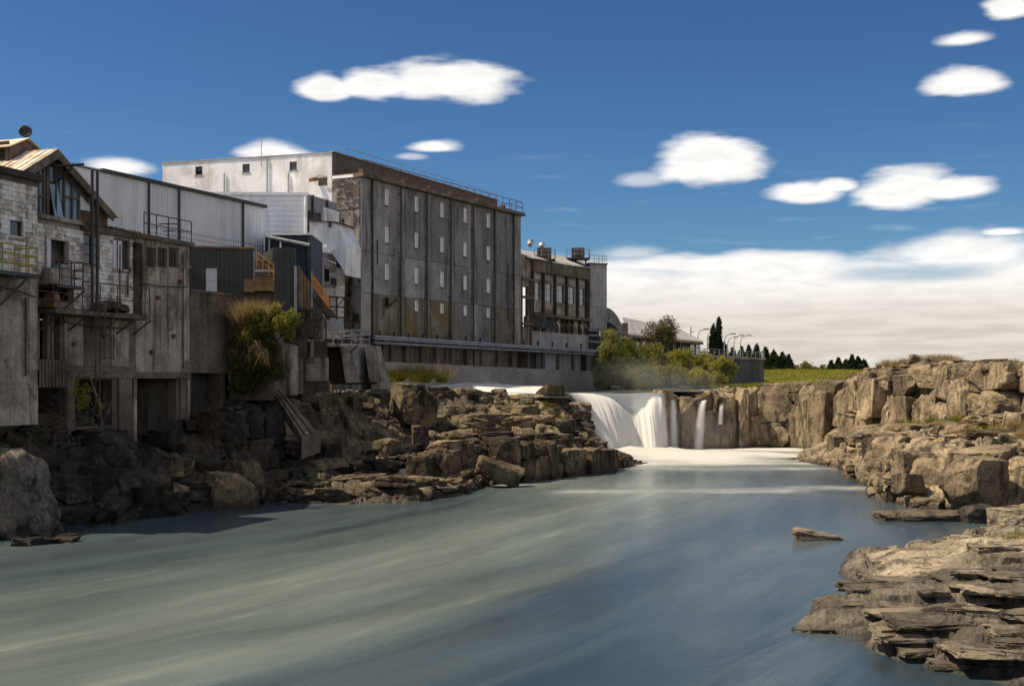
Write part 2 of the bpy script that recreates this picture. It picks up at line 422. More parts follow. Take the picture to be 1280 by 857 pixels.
M['mott'] = mat('peeling_plaster', (.26, .245, .235), var=.3, scale=.9, streak=.8, scol=(.03, .027, .024), patch=.9, pcol=(.05, .045, .04), pscale=.6, bump=.5)
M['white'] = mat('dirty_white_paint', grain=.03, col=(.78, .79, .81), var=.14, scale=.5, streak=.45, scol=(.30, .27, .24), sw=1.5, patch=.35, pcol=(.42, .38, .33), pscale=.35, bump=.12, rough=.6)
M['wblk'] = mat('flaking_white_block', (.80, .76, .72), var=.25, scale=1.3, streak=.6, scol=(.16, .125, .10), patch=.7, pcol=(.20, .155, .125), pscale=1.2, plo=.55, phi=.66, bump=.3)
M['wblk2'] = mat('flaking_white_block_worn', (.60, .54, .48), var=.3, scale=1.6, streak=.7, scol=(.12, .09, .07), patch=.8, pcol=(.19, .145, .11), pscale=1.5, bump=.3)
M['mortar'] = mat('mortar', (.33, .29, .26), var=.3, bump=.3)
M['wood_w'] = mat('white_weatherboard', grain=.03, col=(.86, .85, .87), var=.10, scale=.6, streak=.3, scol=(.34, .32, .30), bump=.1, rough=.55)
M['shed'] = mat('pale_steel_cladding', grain=.03, col=(.70, .71, .75), var=.09, scale=.4, streak=.3, scol=(.32, .31, .31), sw=1.2, bump=.04, rough=.45, spec=.4)
M['green'] = mat('dark_green_cladding', grain=.04, col=(.045, .050, .042), var=.25, scale=.7, streak=.4, scol=(.09, .075, .055), bump=.05, rough=.45, spec=.4)
M['navy'] = mat('navy_cladding', grain=.04, col=(.022, .027, .055), var=.2, bump=.05, rough=.5)
M['roof'] = mat('rusty_roof_iron', (.66, .55, .44), var=.3, scale=.9, streak=.6, scol=(.24, .14, .08), sw=2., patch=.3, pcol=(.40, .25, .14), bump=.1, rough=.6)
M['roofg'] = mat('grey_roof_iron', grain=.04, col=(.40, .385, .36), var=.18, scale=.6, streak=.5, scol=(.2, .16, .13), bump=.08, rough=.5)
M['brown'] = mat('brown_cladding', grain=.04, col=(.145, .115, .095), var=.25, scale=.6, streak=.5, scol=(.05, .04, .035), bump=.08, rough=.6)
M['timber'] = mat('old_timber', (.165, .125, .10), var=.4, scale=1.6, streak=.6, scol=(.05, .035, .025), bump=.3)
M['timber_dk'] = mat('dark_timber', (.05, .038, .03), var=.4, scale=1.6, bump=.3)
M['ochre'] = mat('ochre_boards', (.28, .17, .08), var=.4, scale=1.2, streak=.5, scol=(.07, .045, .025), bump=.2)
M['steel'] = mat('dark_steel', (.035, .033, .035), var=.4, scale=2., bump=.1, rough=.55, spec=.5)
M['rust'] = mat('rusty_steel', (.12, .065, .045), var=.5, scale=2.4, patch=.5, pcol=(.04, .03, .028), bump=.2, rough=.75)
M['galv'] = mat('galvanised_steel', (.36, .36, .38), var=.25, scale=1.8, streak=.4, scol=(.15, .11, .09), bump=.06, rough=.5, metal=.35)
M['pipe'] = mat('lagged_pipe', grain=.04, col=(.28, .28, .31), var=.22, scale=1.4, streak=.4, scol=(.10, .085, .075), bump=.1, rough=.5)
M['yellow'] = mat('yellow_rail_paint', (.36, .26, .05), var=.35, scale=2., patch=.4, pcol=(.12, .08, .04), bump=.1, rough=.6)
M['orange'] = mat('orange_rail_paint', (.74, .29, .045), var=.25, scale=2., bump=.1, rough=.55)
M['blank'] = mat('white_window_board', grain=.04, col=(.80, .77, .78), var=.10, scale=.8, streak=.35, scol=(.34, .31, .29), bump=.06, rough=.6)
M['brick'] = mat('old_brick', (.21, .115, .075), var=.4, scale=2., patch=.4, pcol=(.10, .075, .06), bump=.4)
M['moss'] = mat('roof_moss', (.10, .085, .03), var=.5, scale=3., bump=.6)
M['plast'] = mat('white_sheet_plastic', (.55, .55, .56), var=.2, bump=.2, rough=.5)
def glass(name, col, rough=.12):
    m = bpy.data.materials.new(name); m.use_nodes = True; nt = m.node_tree; b = nt.nodes['Principled BSDF']; g = G(nt)
    P = g.n('ShaderNodeNewGeometry').outputs['Position']; n1 = g.noise(P, .9, 4, .6)
    g.put(b.inputs['Base Color'], g.mix(n1, tuple(c*.6 for c in col), tuple(c*1.3 for c in col)))
    b.inputs['Roughness'].default_value = rough; b.inputs['Specular IOR Level'].default_value = .8
    bn = g.n('ShaderNodeBump'); bn.inputs['Strength'].default_value = .06; g.put(bn.inputs['Height'], g.noise(P, 1.7, 2)); nt.links.new(bn.outputs[0], b.inputs['Normal'])
    return m
M['glass'] = glass('dusty_glass', (.05, .055, .065))
M['glass_b'] = glass('sky_reflect_glass', (.26, .38, .50), .15)  # sky reflection put into the base colour as pale blue
M['glass_w'] = glass('whitened_glass', (.68, .69, .73), .4)
def rock_mat(name, ca, cb, cdark, wet_z=.35, lich=(.24, .2, .11), lk=.3, tan_attr=False):
    m = bpy.data.materials.new(name); m.use_nodes = True; nt = m.node_tree; b = nt.nodes['Principled BSDF']; g = G(nt)
    ge = g.n('ShaderNodeNewGeometry'); P = ge.outputs['Position']; z = g.xyz(P)[2]; nz = g.xyz(ge.outputs['Normal'])[2]
    c = g.mix(g.ss(g.noise(P, .35, 6, .62), .34, .66), cb, ca)
    c = g.mix(g.m('MULTIPLY', g.ss(g.noise(g.vm('MULTIPLY', P, (1.5, 1.5, .5)), .9, 6, .7), .47, .62), .85), c, cdark)
    c = g.mix(1., c, g.mix(g.ss(g.noise(P, 7, 5, .7), .3, .7), (.66, .66, .66), (1.22, 1.2, 1.16)), 'MULTIPLY')
    c = g.mix(g.m('MULTIPLY', g.m('MULTIPLY', g.ss(g.noise(P, .55, 5, .65), .52, .64), g.ss(nz, .1, .7)), lk), c, lich)
    wz = g.m('ADD', z, g.m('MULTIPLY', g.m('SUBTRACT', g.noise(P, .8, 3), .5), .8))
    wet = g.ss(wz, wet_z+.25, wet_z-.1)
    c = g.mix(g.m('MULTIPLY', wet, .7), c, tuple(v*.35 for v in cb))
    def cracks(sc, wv, seed):
        nz_ = g.n('ShaderNodeTexNoise'); g.put(nz_.inputs['Vector'], P); nz_.inputs['Scale'].default_value = sc*1.5; nz_.inputs['Detail'].default_value = 5
        vq = g.vm('ADD', g.vm('MULTIPLY', P, (1, 1, wv)), g.vm('MULTIPLY', g.vm('SUBTRACT', nz_.outputs['Color'], (.5, .5, .5)), (1.3/sc, 1.3/sc, 1.3/sc)))
        vo = g.n('ShaderNodeTexVoronoi', feature='DISTANCE_TO_EDGE', distance='CHEBYCHEV') if False else g.n('ShaderNodeTexVoronoi', feature='DISTANCE_TO_EDGE'); g.put(vo.inputs['Vector'], vq); vo.inputs['Scale'].default_value = sc
        k_ = g.ss(vo.outputs['Distance'], .0, .03)
        return g.m('MAXIMUM', k_, g.ss(g.noise(g.vm('ADD', P, (seed, 3, 8)), sc*.8, 3), .42, .54))
    ck = g.m('MULTIPLY', cracks(.7, .35, 2.), g.m('ADD', .5, g.m('MULTIPLY', cracks(2.4, 1.8, 9.), .5)))
    c = g.mix(1., c, g.n('ShaderNodeObjectInfo').outputs['Color'], 'MULTIPLY')
    if tan_attr:
        tf = g.n('ShaderNodeAttribute', attribute_name='tan').outputs['Fac']; c = g.mix(1., c, g.mix(tf, (.50, .50, .52), (1.15, 1.1, 1.02)), 'MULTIPLY')
    c = g.mix(1., c, g.mix(ck, (.55, .53, .5), (1, 1, 1)), 'MULTIPLY')
    g.put(b.inputs['Base Color'], c)
    g.put(b.inputs['Roughness'], g.m('SUBTRACT', .88, g.m('MULTIPLY', wet, .45))); b.inputs['Specular IOR Level'].default_value = .3
    h = g.m('ADD', g.m('MULTIPLY', ck, .35), g.noise(P, 2.6, 9, .72), g.m('MULTIPLY', g.noise(g.vm('MULTIPLY', P, (1, 1, 2.2)), 1.1, 5, .6), .8))
    bn = g.n('ShaderNodeBump'); bn.inputs['Strength'].default_value = .9; bn.inputs['Distance'].default_value = .16
    g.put(bn.inputs['Height'], h); nt.links.new(bn.outputs[0], b.inputs['Normal'])
    return m
M['rock_d'] = rock_mat('basalt_shore_shaded', (.105, .086, .066), (.04, .034, .029), (.02, .018, .016), .5)  # darker basalt: deep shade under the left works put into the colour
M['conc_black'] = mat('black_shaded_concrete', (.075, .072, .072), var=.4, scale=.4, streak=.6, scol=(.2, .19, .18), bump=.3)  # near-black concrete; the abutment's shaded face put into the colour
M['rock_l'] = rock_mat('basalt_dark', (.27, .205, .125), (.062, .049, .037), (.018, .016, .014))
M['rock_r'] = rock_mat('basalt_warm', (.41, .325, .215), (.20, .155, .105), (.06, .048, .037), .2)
M['rock_f'] = rock_mat('basalt_ledge', (.36, .30, .22), (.17, .14, .108), (.05, .042, .036), .12, tan_attr=False)
M['rock_s'] = rock_mat('basalt_bedding', (.42, .36, .27), (.15, .13, .108), (.05, .042, .036), .08, tan_attr=True)
M['rock_p'] = rock_mat('basalt_pale', (.26, .23, .20), (.13, .112, .096), (.04, .034, .03))
def leaf_mat(name, a, b2, trans=.35, sc=.7):
    m = bpy.data.materials.new(name); m.use_nodes = True; nt = m.node_tree; nt.nodes.clear(); g = G(nt)
    P = g.n('ShaderNodeNewGeometry').outputs['Position']
    c = g.mix(g.ss(g.m('ADD', g.m('MULTIPLY', g.noise(P, sc, 4), .6), g.m('MULTIPLY', g.noise(P, sc*7, 2), .4)), .36, .64), a, b2)
    d_ = g.n('ShaderNodeBsdfDiffuse'); t = g.n('ShaderNodeBsdfTranslucent'); g.put(d_.inputs[0], c); g.put(t.inputs[0], c)
    mx = g.n('ShaderNodeMixShader'); mx.inputs[0].default_value = trans; nt.links.new(d_.outputs[0], mx.inputs[1]); nt.links.new(t.outputs[0], mx.inputs[2])
    o = g.n('ShaderNodeOutputMaterial'); nt.links.new(mx.outputs[0], o.inputs[0]); return m
M['leaf'] = leaf_mat('shrub_leaf', (.10, .125, .025), (.30, .26, .06))
M['leaf_y'] = leaf_mat('yellow_leaf', (.20, .20, .03), (.33, .30, .05))
M['leaf_w'] = leaf_mat('willow_leaf', (.11, .13, .035), (.28, .27, .075), .4, .35)
M['leaf_k'] = leaf_mat('willow_leaf_bright', (.16, .17, .03), (.36, .33, .07), .4, .35)
M['leaf_d'] = leaf_mat('conifer_leaf', (.012, .022, .012), (.035, .05, .022), .1, .5)
M['leaf_s'] = leaf_mat('sparse_leaf', (.10, .095, .04), (.19, .165, .075), .3, .6)
M['ivy'] = leaf_mat('hanging_ivy', (.035, .042, .016), (.12, .115, .04), .2, .8)
M['dry'] = leaf_mat('dry_grass', (.22, .16, .075), (.40, .31, .15), .3, .5)
M['gras'] = leaf_mat('green_grass', (.13, .14, .025), (.29, .26, .05), .3, .5)
M['bark'] = mat('bark', (.09, .07, .052), var=.4, scale=3., bump=.5)
M['twig'] = mat('grey_twig', (.15, .125, .10), var=.3, scale=4., bump=.2)
M['field'] = mat('meadow', (.21, .20, .045), (.13, .13, .035), scale=.08, patch=.6, pcol=(.24, .19, .08), pscale=.06, bump=.4, bscale=2.)
M['ground'] = mat('bank_ground', (.13, .115, .06), (.08, .07, .045), scale=.2, bump=.4, bscale=2.)
M['asph'] = mat('asphalt', (.05, .05, .052), var=.2, bump=.2)

# ------------------------------------------------------------------ ground, rock banks
random.seed(7)
def ground():
    pts = [(-9000, -600), (-40, -600), (-34, -60), (-27, 20), (-23, 56), (-21, 75), (-15, 92), (-12, 104), (-4, 112), (5, 116), (14, 117), (20, 117), (26, 113), (31, 104), (35, 92), (40, 78),
           (44, 60), (48, 40), (60, -60), (80, -600), (9000, -600), (9000, 14000), (-9000, 14000)]
    mb = MB(); mb.prism([(x, y, 3.2) for x, y in pts], (0, 0, 1.3))
    o = mb.build('ground', M['ground']); tag(o, kind='structure')
    me = o.data; bm = bmesh.new(); bm.from_mesh(me); bmesh.ops.triangulate(bm, faces=[f for f in bm.faces if len(f.verts) > 4]); bm.to_mesh(me); bm.free()
    q = MB().box(-9000, 9000, -600, 14000, -2.6, -2.2).build('river_bed', M['ground']); tag(q, kind='structure')
ground()
SHEETS = {}
def rock_sheet(name, cols, m, nc, nr, sizes, seed, an=(1, 1, .8), fine=.05, label=None, yaw=.5, sink=0.):
    """cols: (photo column, [(distance, height) ...]) profiles from the water up and back; joined, then broken into blocks"""
    pxs = np.array([c[0] for c in cols], float); K = len(cols[0][1])
    A = np.array([c[1] for c in cols], float)                      # n,K,2
    px = np.linspace(pxs[0], pxs[-1], nc); prof = np.stack([[np.interp(px, pxs, A[:, k, j]) for j in (0, 1)] for k in range(K)], 0)  # K,2,nc
    P = np.zeros((nr, nc, 3))
    for i in range(nc):
        D = prof[:, 0, i]; z = prof[:, 1, i]; x = (px[i]-CX)/F*D
        seg = np.sqrt(np.diff(D)**2*.75+np.diff(z)**2*1.6+1e-9); seg[-1] *= .35; t = np.concatenate([[0], np.cumsum(seg)]); t /= t[-1]
        s = np.linspace(0, 1, nr); d2 = np.interp(s, t, D); z2 = np.interp(s, t, z); P[:, i] = np.stack([(px[i]-CX)/F*d2, d2, z2], -1)
    # soften the profile corners a little before breaking it
    for _ in range(3): P[1:-1] = (P[:-2]+2*P[1:-1]+P[2:])/4
    N = grid_normals(P)
    for _ in range(12): N[1:-1, 1:-1] = (N[:-2, 1:-1]+N[2:, 1:-1]+N[1:-1, :-2]+N[1:-1, 2:]+N[1:-1, 1:-1])/5
    N /= np.linalg.norm(N, axis=-1, keepdims=True)+1e-9
    f = np.sign((N.reshape(-1, 3)*np.array([0, -.5, 1])).sum(-1).mean()) or 1; N *= f
    V = P.reshape(-1, 3).copy(); NN = N.reshape(-1, 3); d = np.zeros(len(V))
    for k, (sz, amp, tilt) in enumerate(sizes):
        d += blocky(V, sz, seed+50*k, amp, tilt, .45, an, yaw+k*.12)
    d += fine*fbm(V*3.1, 4, seed+5)+.35*fine*fbm(V*11, 2, seed+6)
    V = V+NN*(d-sink)[:, None]
    # weathered steps: pull heights towards bed levels
    o = link(name, np_mesh(name, V, grid_faces(nr, nc), m), None, (0, 0, 0)); tag(o, label, None, None, 'structure')
    SHEETS[name] = (o, V.reshape(nr, nc, 3), px)
    return o
LEFT = [(-70, [(43, -.7), (45, .1), (46.5, .5), (47.5, .9), (48.5, 1.2), (49.5, 2.5), (50, 3.2), (51, 4.2), (70, 4.8)]),
 (0, [(45.5, -.7), (47, .2), (48, .5), (49, .8), (49.8, 1.3), (51, 2.3), (51.6, 3), (52.5, 4.2), (72, 4.8)]),
 (60, [(48, -.7), (49.5, .2), (50.2, .9), (50.7, 1.3), (51.3, 1.7), (52.5, 2.5), (53, 2.9), (54, 3.6), (72, 4.5)]),
 (110, [(49.5, -.7), (50.8, .3), (51.5, 1.2), (52, 1.7), (52.6, 2.2), (53.3, 3.3), (53.9, 3.7), (55, 3.9), (74, 3.4)]),
 (150, [(50.5, -.7), (51.8, .3), (52.5, 1.3), (53, 1.8), (53.8, 2.4), (54.5, 3.3), (55.2, 3.7), (56.5, 3.6), (74, 3.0)]),
 (190, [(51.5, -.7), (52.8, .3), (53.6, 1.2), (54.2, 1.5), (55.2, 1.9), (56.5, 2.2), (57.5, 2.4), (59, 2.6), (76, 2.8)]),
 (240, [(53.5, -.7), (54.8, .3), (56, .9), (56.8, 1.2), (58, 1.6), (60, 2.3), (61.5, 2.8), (63.5, 4.2), (78, 5)]),
 (290, [(56, -.7), (57, .2), (58.5, 1.1), (59.2, 1.3), (60.3, 1.5), (62, 2.3), (63, 3.0), (65, 5.0), (80, 5.6)]),
 (320, [(57.3, -.7), (58.5, .2), (59.5, .6), (60.3, .7), (62, .9), (65, 1.8), (66.5, 2.8), (69, 5.0), (82, 5.6)]),
 (345, [(58, -.7), (59.3, .05), (60, .2), (61, .3), (64, .5), (68, 1.3), (70, 2.0), (72.5, 4.6), (84, 5.6)]),
 (375, [(58, -.7), (59.2, .15), (60.2, .5), (61.5, .75), (65, .6), (70, 1.3), (73, 2.2), (76, 5.0), (86, 5.7)]),
 (420, [(58, -.7), (59.2, .2), (60.3, .65), (62.3, .95), (66.5, .7), (71, 1.5), (75, 2.4), (78, 5.3), (88, 5.8)]),
 (480, [(58.5, -.7), (59.7, .2), (60.8, .65), (62.8, .95), (67, .7), (72, 1.8), (76.5, 2.6), (80.5, 5.4), (92, 5.4)]),
 (540, [(60, -.7), (61.2, .2), (62.3, .55), (64, .9), (67.5, .75), (73, 2.2), (80, 2.9), (84, 5.5), (94, 4.7)]),
 (590, [(65, -.7), (66.5, .15), (67.5, .4), (68.5, .6), (70, .8), (72.5, 2.5), (80, 3.0), (86, 5.5), (96, 4.6)]),
 (630, [(70, -.7), (71.5, .1), (72, .8), (72.3, 1.4), (72.8, 2.0), (73.6, 2.5), (80, 3.1), (87.5, 5.3), (97, 4.6)]),
 (680, [(73, -.7), (74.3, .1), (74.7, .8), (75, 1.4), (75.5, 1.9), (76.3, 2.3), (82, 3.1), (90, 5.3), (99, 4.6)]),
 (705, [(75, -.7), (76.2, .1), (76.6, .8), (77, 1.3), (77.5, 1.8), (78.3, 2.2), (84, 3.1), (93, 5.2), (101, 4.6)]),
 (727, [(77, -.7), (78, .1), (78.5, .7), (79, 1.2), (79.6, 1.6), (80.5, 2.0), (84, 2.4), (87, 1.2), (91, -.7)]),
 (750, [(79, -.7), (80, .1), (80.5, .6), (81, 1.0), (81.8, 1.4), (83, 1.8), (85, 1.8), (88, .8), (91, -.7)]),
 (775, [(83.5, -.7), (84.5, .1), (85, .4), (85.5, .6), (86.2, .8), (87, .9), (88.5, .8), (90, .2), (91.5, -.7)]),
 (802, [(88.5, -.7), (89.3, -.1), (89.5, .0), (89.8, .1), (90, .15), (90.4, .1), (90.7, .0), (91, -.1), (91.6, -.7)])]
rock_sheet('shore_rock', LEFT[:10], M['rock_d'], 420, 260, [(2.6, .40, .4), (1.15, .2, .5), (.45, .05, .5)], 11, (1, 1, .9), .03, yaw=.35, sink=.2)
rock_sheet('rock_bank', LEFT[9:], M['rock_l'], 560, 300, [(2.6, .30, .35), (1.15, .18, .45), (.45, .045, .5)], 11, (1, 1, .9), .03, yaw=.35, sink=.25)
CLIFF = [(824, [(106.5, -.7), (107, .1), (107.3, 2.5), (107.8, 5.0), (112, 5.2), (118, 4.9)]),
 (850, [(107.5, -.7), (108, .1), (108.4, 2.6), (109, 5.2), (113, 5.3), (120, 5.0)]),
 (900, [(110, -.7), (110.5, .1), (110.8, 2.8), (111.3, 5.3), (115, 5.6), (128, 5.4)]),
 (950, [(111, -.7), (111.5, .1), (111.8, 3), (112.2, 5.5), (116, 5.6), (132, 5.4)]),
 (1000, [(109.5, -.7), (110, .1), (110.3, 3.1), (110.8, 5.8), (114, 5.8), (130, 5.6)]),
 (1050, [(104, -.7), (104.5, .1), (105, 3.2), (105.6, 6.1), (109, 6.2), (128, 6.2)]),
 (1080, [(99, 0), (99.5, 1.0), (99.9, 3.8), (100.5, 6.7), (104, 6.9), (125, 6.9)]),
 (1110, [(94, .5), (94.5, 1.8), (95, 4.5), (95.6, 7.3), (100, 7.6), (122, 7.7)]),
 (1160, [(89, 1.5), (89.5, 2.6), (90, 5), (90.6, 7.5), (95, 7.8), (118, 7.8)]),
 (1220, [(83, 2.4), (83.5, 3.2), (84, 5.4), (84.6, 7.5), (89, 7.7), (112, 7.8)]),
 (1280, [(77, 2.9), (77.5, 3.6), (78, 5.4), (78.6, 7.4), (83, 7.6), (106, 7.8)]),
 (1420, [(66, 3.2), (66.5, 3.9), (67, 5.4), (67.6, 7.2), (72, 7.5), (96, 7.8)])]
rock_sheet('rock_cliff', CLIFF, M['rock_r'], 700, 170, [(3.4, .45, .3), (1.5, .2, .4), (.55, .045, .5)], 301, (1.2, 1.2, .45), .035, yaw=-.35, sink=.55)
TIER = [(985, [(91.5, -.7), (92, -.05), (92.2, .05), (92.6, .1), (93, .1), (94, 0), (96, -.7)]),
 (1020, [(87, -.7), (88, .15), (88.6, .5), (89.5, .7), (90.5, .9), (94, 1.0), (103, .3)]),
 (1050, [(83, -.7), (84, .2), (84.7, .8), (85.6, 1.2), (86.8, 1.5), (92, 1.7), (104, 1.5)]),
 (1080, [(71, -.7), (72, .1), (73, .4), (75, .8), (78, 1.3), (88, 1.9), (99.5, 2.2)]),
 (1095, [(66, -.7), (67, .2), (68, .6), (69.5, 1.1), (72, 1.5), (82, 2.1), (96.5, 2.4)]),
 (1120, [(57, -.7), (58.5, .15), (59.5, .5), (61, 1.2), (64, 2.1), (74, 2.6), (93.5, 2.8)]),
 (1150, [(55.5, -.7), (57, .15), (58.3, .4), (60, 1.5), (62.5, 2.7), (72, 2.8), (89.5, 3.1)]),
 (1200, [(54, -.7), (55.5, .15), (57, .35), (58.5, 1.7), (60.5, 2.85), (70, 3.1), (83.5, 3.5)]),
 (1240, [(52.5, -.7), (54, .15), (56, .35), (57.5, 1.7), (59.5, 2.9), (68, 3.2), (80.5, 3.7)]),
 (1290, [(50, -.7), (51.5, .15), (55, .4), (56.5, 1.7), (58.5, 2.95), (66, 3.4), (76.5, 4)]),
 (1420, [(46, -.7), (47.5, .2), (52, .5), (53.5, 1.7), (55.5, 2.9), (62, 3.5), (66.5, 4.2)])]
rock_sheet('rock_terrace', TIER, M['rock_r'], 520, 230, [(2.4, .30, .35), (1.05, .18, .45), (.4, .045, .5)], 601, (1, 1, .8), .03, yaw=-.3, sink=.2)

SHORE = [((p-CX)/F*D, D) for p, D in [(2000, 50), (1500, 48), (1400, 47.5), (1280, 46), (1200, 43.3), (1120, 41.3), (1062, 41), (1056, 39), (1062, 36.5), (1078, 34.8), (1070, 33.4), (1015, 30.4), (1003, 28.9), (1035, 27.7), (1082, 27.3), (1108, 26.4), (1150, 25.4), (1220, 24.4), (1290, 23.6), (1500, 21.5), (2000, 20)]]
def foreground():
    nc, nr = 560, 430
    px = np.concatenate([np.linspace(985, 1400, 380), np.linspace(1403, 1900, 180)]); D = np.exp(np.linspace(math.log(21.5), math.log(49), nr))
    DD, PX = np.meshgrid(D, px, indexing='ij'); X = (PX-CX)/F*DD; V = np.stack([X, DD, 0*X], -1).reshape(-1, 3)
    wq = V+.35*np.stack([fbm(V*.9, 3, 71), fbm(V*.9+4, 3, 72), 0*V[:, 0]], -1); wq = wq+.12*np.stack([fbm(V*3.5, 2, 73), fbm(V*3.5+4, 2, 74), 0*V[:, 0]], -1)
    S = np.array(SHORE); n = len(S); ds = np.full(len(V), 1e9); ins = np.zeros(len(V), bool)
    for i in range(n):
        a, b = S[i], S[(i+1) % n]; ab = b-a; t = np.clip(((wq[:, :2]-a)@ab)/(ab@ab), 0, 1); c = a+t[:, None]*ab
        if i < n-1: ds = np.minimum(ds, np.hypot(*(wq[:, :2]-c).T))
        cr = ((a[1] > wq[:, 1]) != (b[1] > wq[:, 1])) & (wq[:, 0] < (b[0]-a[0])*(wq[:, 1]-a[1])/(b[1]-a[1]+1e-12)+a[0]); ins ^= cr
    s = np.where(ins, ds, -ds); x, y = V[:, 0], V[:, 1]; pxx = PX.ravel()
    sm = lambda v, a, b: (lambda t: t*t*(3-2*t))(np.clip((v-a)/(b-a), 0, 1))
    z = -.55+.62*sm(s, -.7, .05)+.20*sm(s, .1, .5)+.16*sm(s, .6, 1.6)+.18*sm(s, 1.6, 4.5)
    dome = sm(y, 33.6, 35.2)*(1-sm(y, 39.5, 41.5))
    z += dome*.13*sm(s, .2, 1.8)
    z += .30*sm(pxx, 1175, 1215)*sm(y, 34.7, 35.0)*(1-sm(y, 36.8, 38.4))+.22*sm(pxx, 1150, 1230)*sm(y, 39.2, 39.8)
    z += .20*sm(s, .5, 1.2)*sm(pxx, 1140, 1165)*(1-sm(y, 28.3, 28.9))
    V[:, 2] = z
    rough = (1-.88*dome*sm(s, .3, 1.0))*sm(s, -.5, .3)
    Q = V*np.array([1, 1, 0.]); Q[:, 1] += .22*Q[:, 0]
    d = blocky(Q, 1.9, 801, .24, .3, .2, (.5, 1.9, 1.), 0., True, .16)+blocky(Q, .75, 851, .13, .4, .3, (.45, 1.9, 1.), .08, True, .18)+blocky(Q, .3, 871, .05, .6, .4, (.45, 1.9, 1), -.05, True, .2)+blocky(Q, .12, 891, .008, .6, .4, (.6, 1.4, 1), .05, True, .2)
    V[:, 2] += d*rough+.02*fbm(V*2.4, 4, 805)*sm(s, -.4, .2)+.075*dome*sm(s, .2, 1)*fbm(np.stack([x*.55+y*.5, y*1.6-x*.5, 0*x], -1), 3, 809)-.03*dome*np.exp(-(fbm(np.stack([x*.8, y*2., 0*x], -1), 3, 815)/.05)**2)
    o = link('rock_ledge', np_mesh('rock_ledge', V, grid_faces(nr, nc), M['rock_s']), None, (0, 0, 0)); tag(o, kind='structure'); attr(o.data, 'tan', np.clip(dome*sm(s, .15, 1.2)+.35*sm(y, 40, 42)+.25*sm(fbm(V*.7, 3, 821), 0, .5), 0, 1))
    SHEETS['rock_ledge'] = (o, V.reshape(nr, nc, 3), px)
foreground()

# ---- loose rocks: boxes split by random planes, edges worn, faces weathered
def stone_mesh(seed, boxy, m, dice=.06, bev=.028):
    rs = np.random.RandomState(seed); bm = bmesh.new(); bmesh.ops.create_cube(bm, size=1)
    for v in bm.verts: v.co += Vector(rs.uniform(-.07, .07, 3))
    for _ in range(6 if boxy is None else 4 if boxy else 9):
        n = rs.randn(3); n /= np.linalg.norm(n); d_ = np.abs(n).sum()*.5*(rs.uniform(.6, .84) if boxy is None else rs.uniform(.66, .88) if boxy else rs.uniform(.56, .8))
        r = bmesh.ops.bisect_plane(bm, geom=bm.verts[:]+bm.edges[:]+bm.faces[:], plane_co=n*d_, plane_no=n, clear_outer=True)
        ed = [e for e in r['geom_cut'] if isinstance(e, bmesh.types.BMEdge)]
        if ed: bmesh.ops.holes_fill(bm, edges=ed)
    bmesh.ops.remove_doubles(bm, verts=bm.verts, dist=.01)
    bmesh.ops.bevel(bm, geom=bm.edges[:], offset=bev, segments=2 if bev < .05 else 3, affect='EDGES', profile=.6, clamp_overlap=True)
    bmesh.ops.triangulate(bm, faces=bm.faces[:])
    for _ in range(4):
        ed = [e for e in bm.edges if e.calc_length() > dice]
        if not ed or len(bm.verts) > 9000: break
        bmesh.ops.subdivide_edges(bm, edges=ed, cuts=1); bmesh.ops.triangulate(bm, faces=[f for f in bm.faces if len(f.verts) > 3])
    bm.normal_update(); P = np.array([v.co[:] for v in bm.verts]); N = np.array([v.normal[:] for v in bm.verts]); Q = np.array([[v.index for v in f.verts] for f in bm.faces]); bm.free()
    P = P+N*(.022*fbm(P*3., 4, seed)+blocky(P, .5, seed+3, .030, .7, .6, yaw=.4)+blocky(P, .2, seed+9, .010, .8, .7, yaw=.2))[:, None]
    P -= (P.max(0)+P.min(0))/2; P /= np.abs(P).max(0)*2
    return np_mesh('stone', P, Q, m)
STONES = {}
def stones(mk):
    if 'base' not in STONES:
        STONES['base'] = [stone_mesh(100+i, i in (0, 3, 4, 5, 7), None, bev=.02+.012*(i % 4)) for i in range(10)]+[stone_mesh(200+i, None, None, .06, .17) for i in range(4)]
        for me in STONES['base']: me.materials.append(None)
    return STONES['base']
def place_stone(name, mk, c, size, rot, parent=None, idx=None, big=True):
    L = stones(mk); me = L[idx] if idx is not None else (random.choice(L[:8]) if big else random.choice(L[8:]+L[:2]))
    o = link(name, me, parent, c, rot, size); o.material_slots[0].link = 'OBJECT'; o.material_slots[0].material = M[mk]; q_ = random.random()**1.3; o.color = (1.12-.74*q_, 1.10-.73*q_, 1.06-.70*q_, 1)
    return o
def scatter(sheet, mk, n, px0, px1, r0, r1, s0, s1, flat=.7, sink=.2, seed=0, cond=None, elong=1.4):
    random.seed(seed); o, V, px = SHEETS[sheet]; nr, nc = V.shape[:2]; k = 0; tr = 0
    while k < n and tr < n*40:
        tr += 1; i = int(rnd(r0, r1)*(nr-1)); j = int(np.interp(rnd(px0, px1), px, np.arange(nc))); p = V[i, j]
        if cond and not cond(p): continue
        s = s0*(s1/s0)**(random.random()**1.6); e = rnd(1, elong)
        place_stone('rock', mk, (p[0], p[1], p[2]+s*flat*(.5-sink)), (s*e, s*rnd(.8, 1.1), s*flat*rnd(.8, 1.2)), (rnd(-.3, .3), rnd(-.3, .3), rnd(0, 6.3)), o, big=s > .8); k += 1
dry = lambda p: p[2] > .25
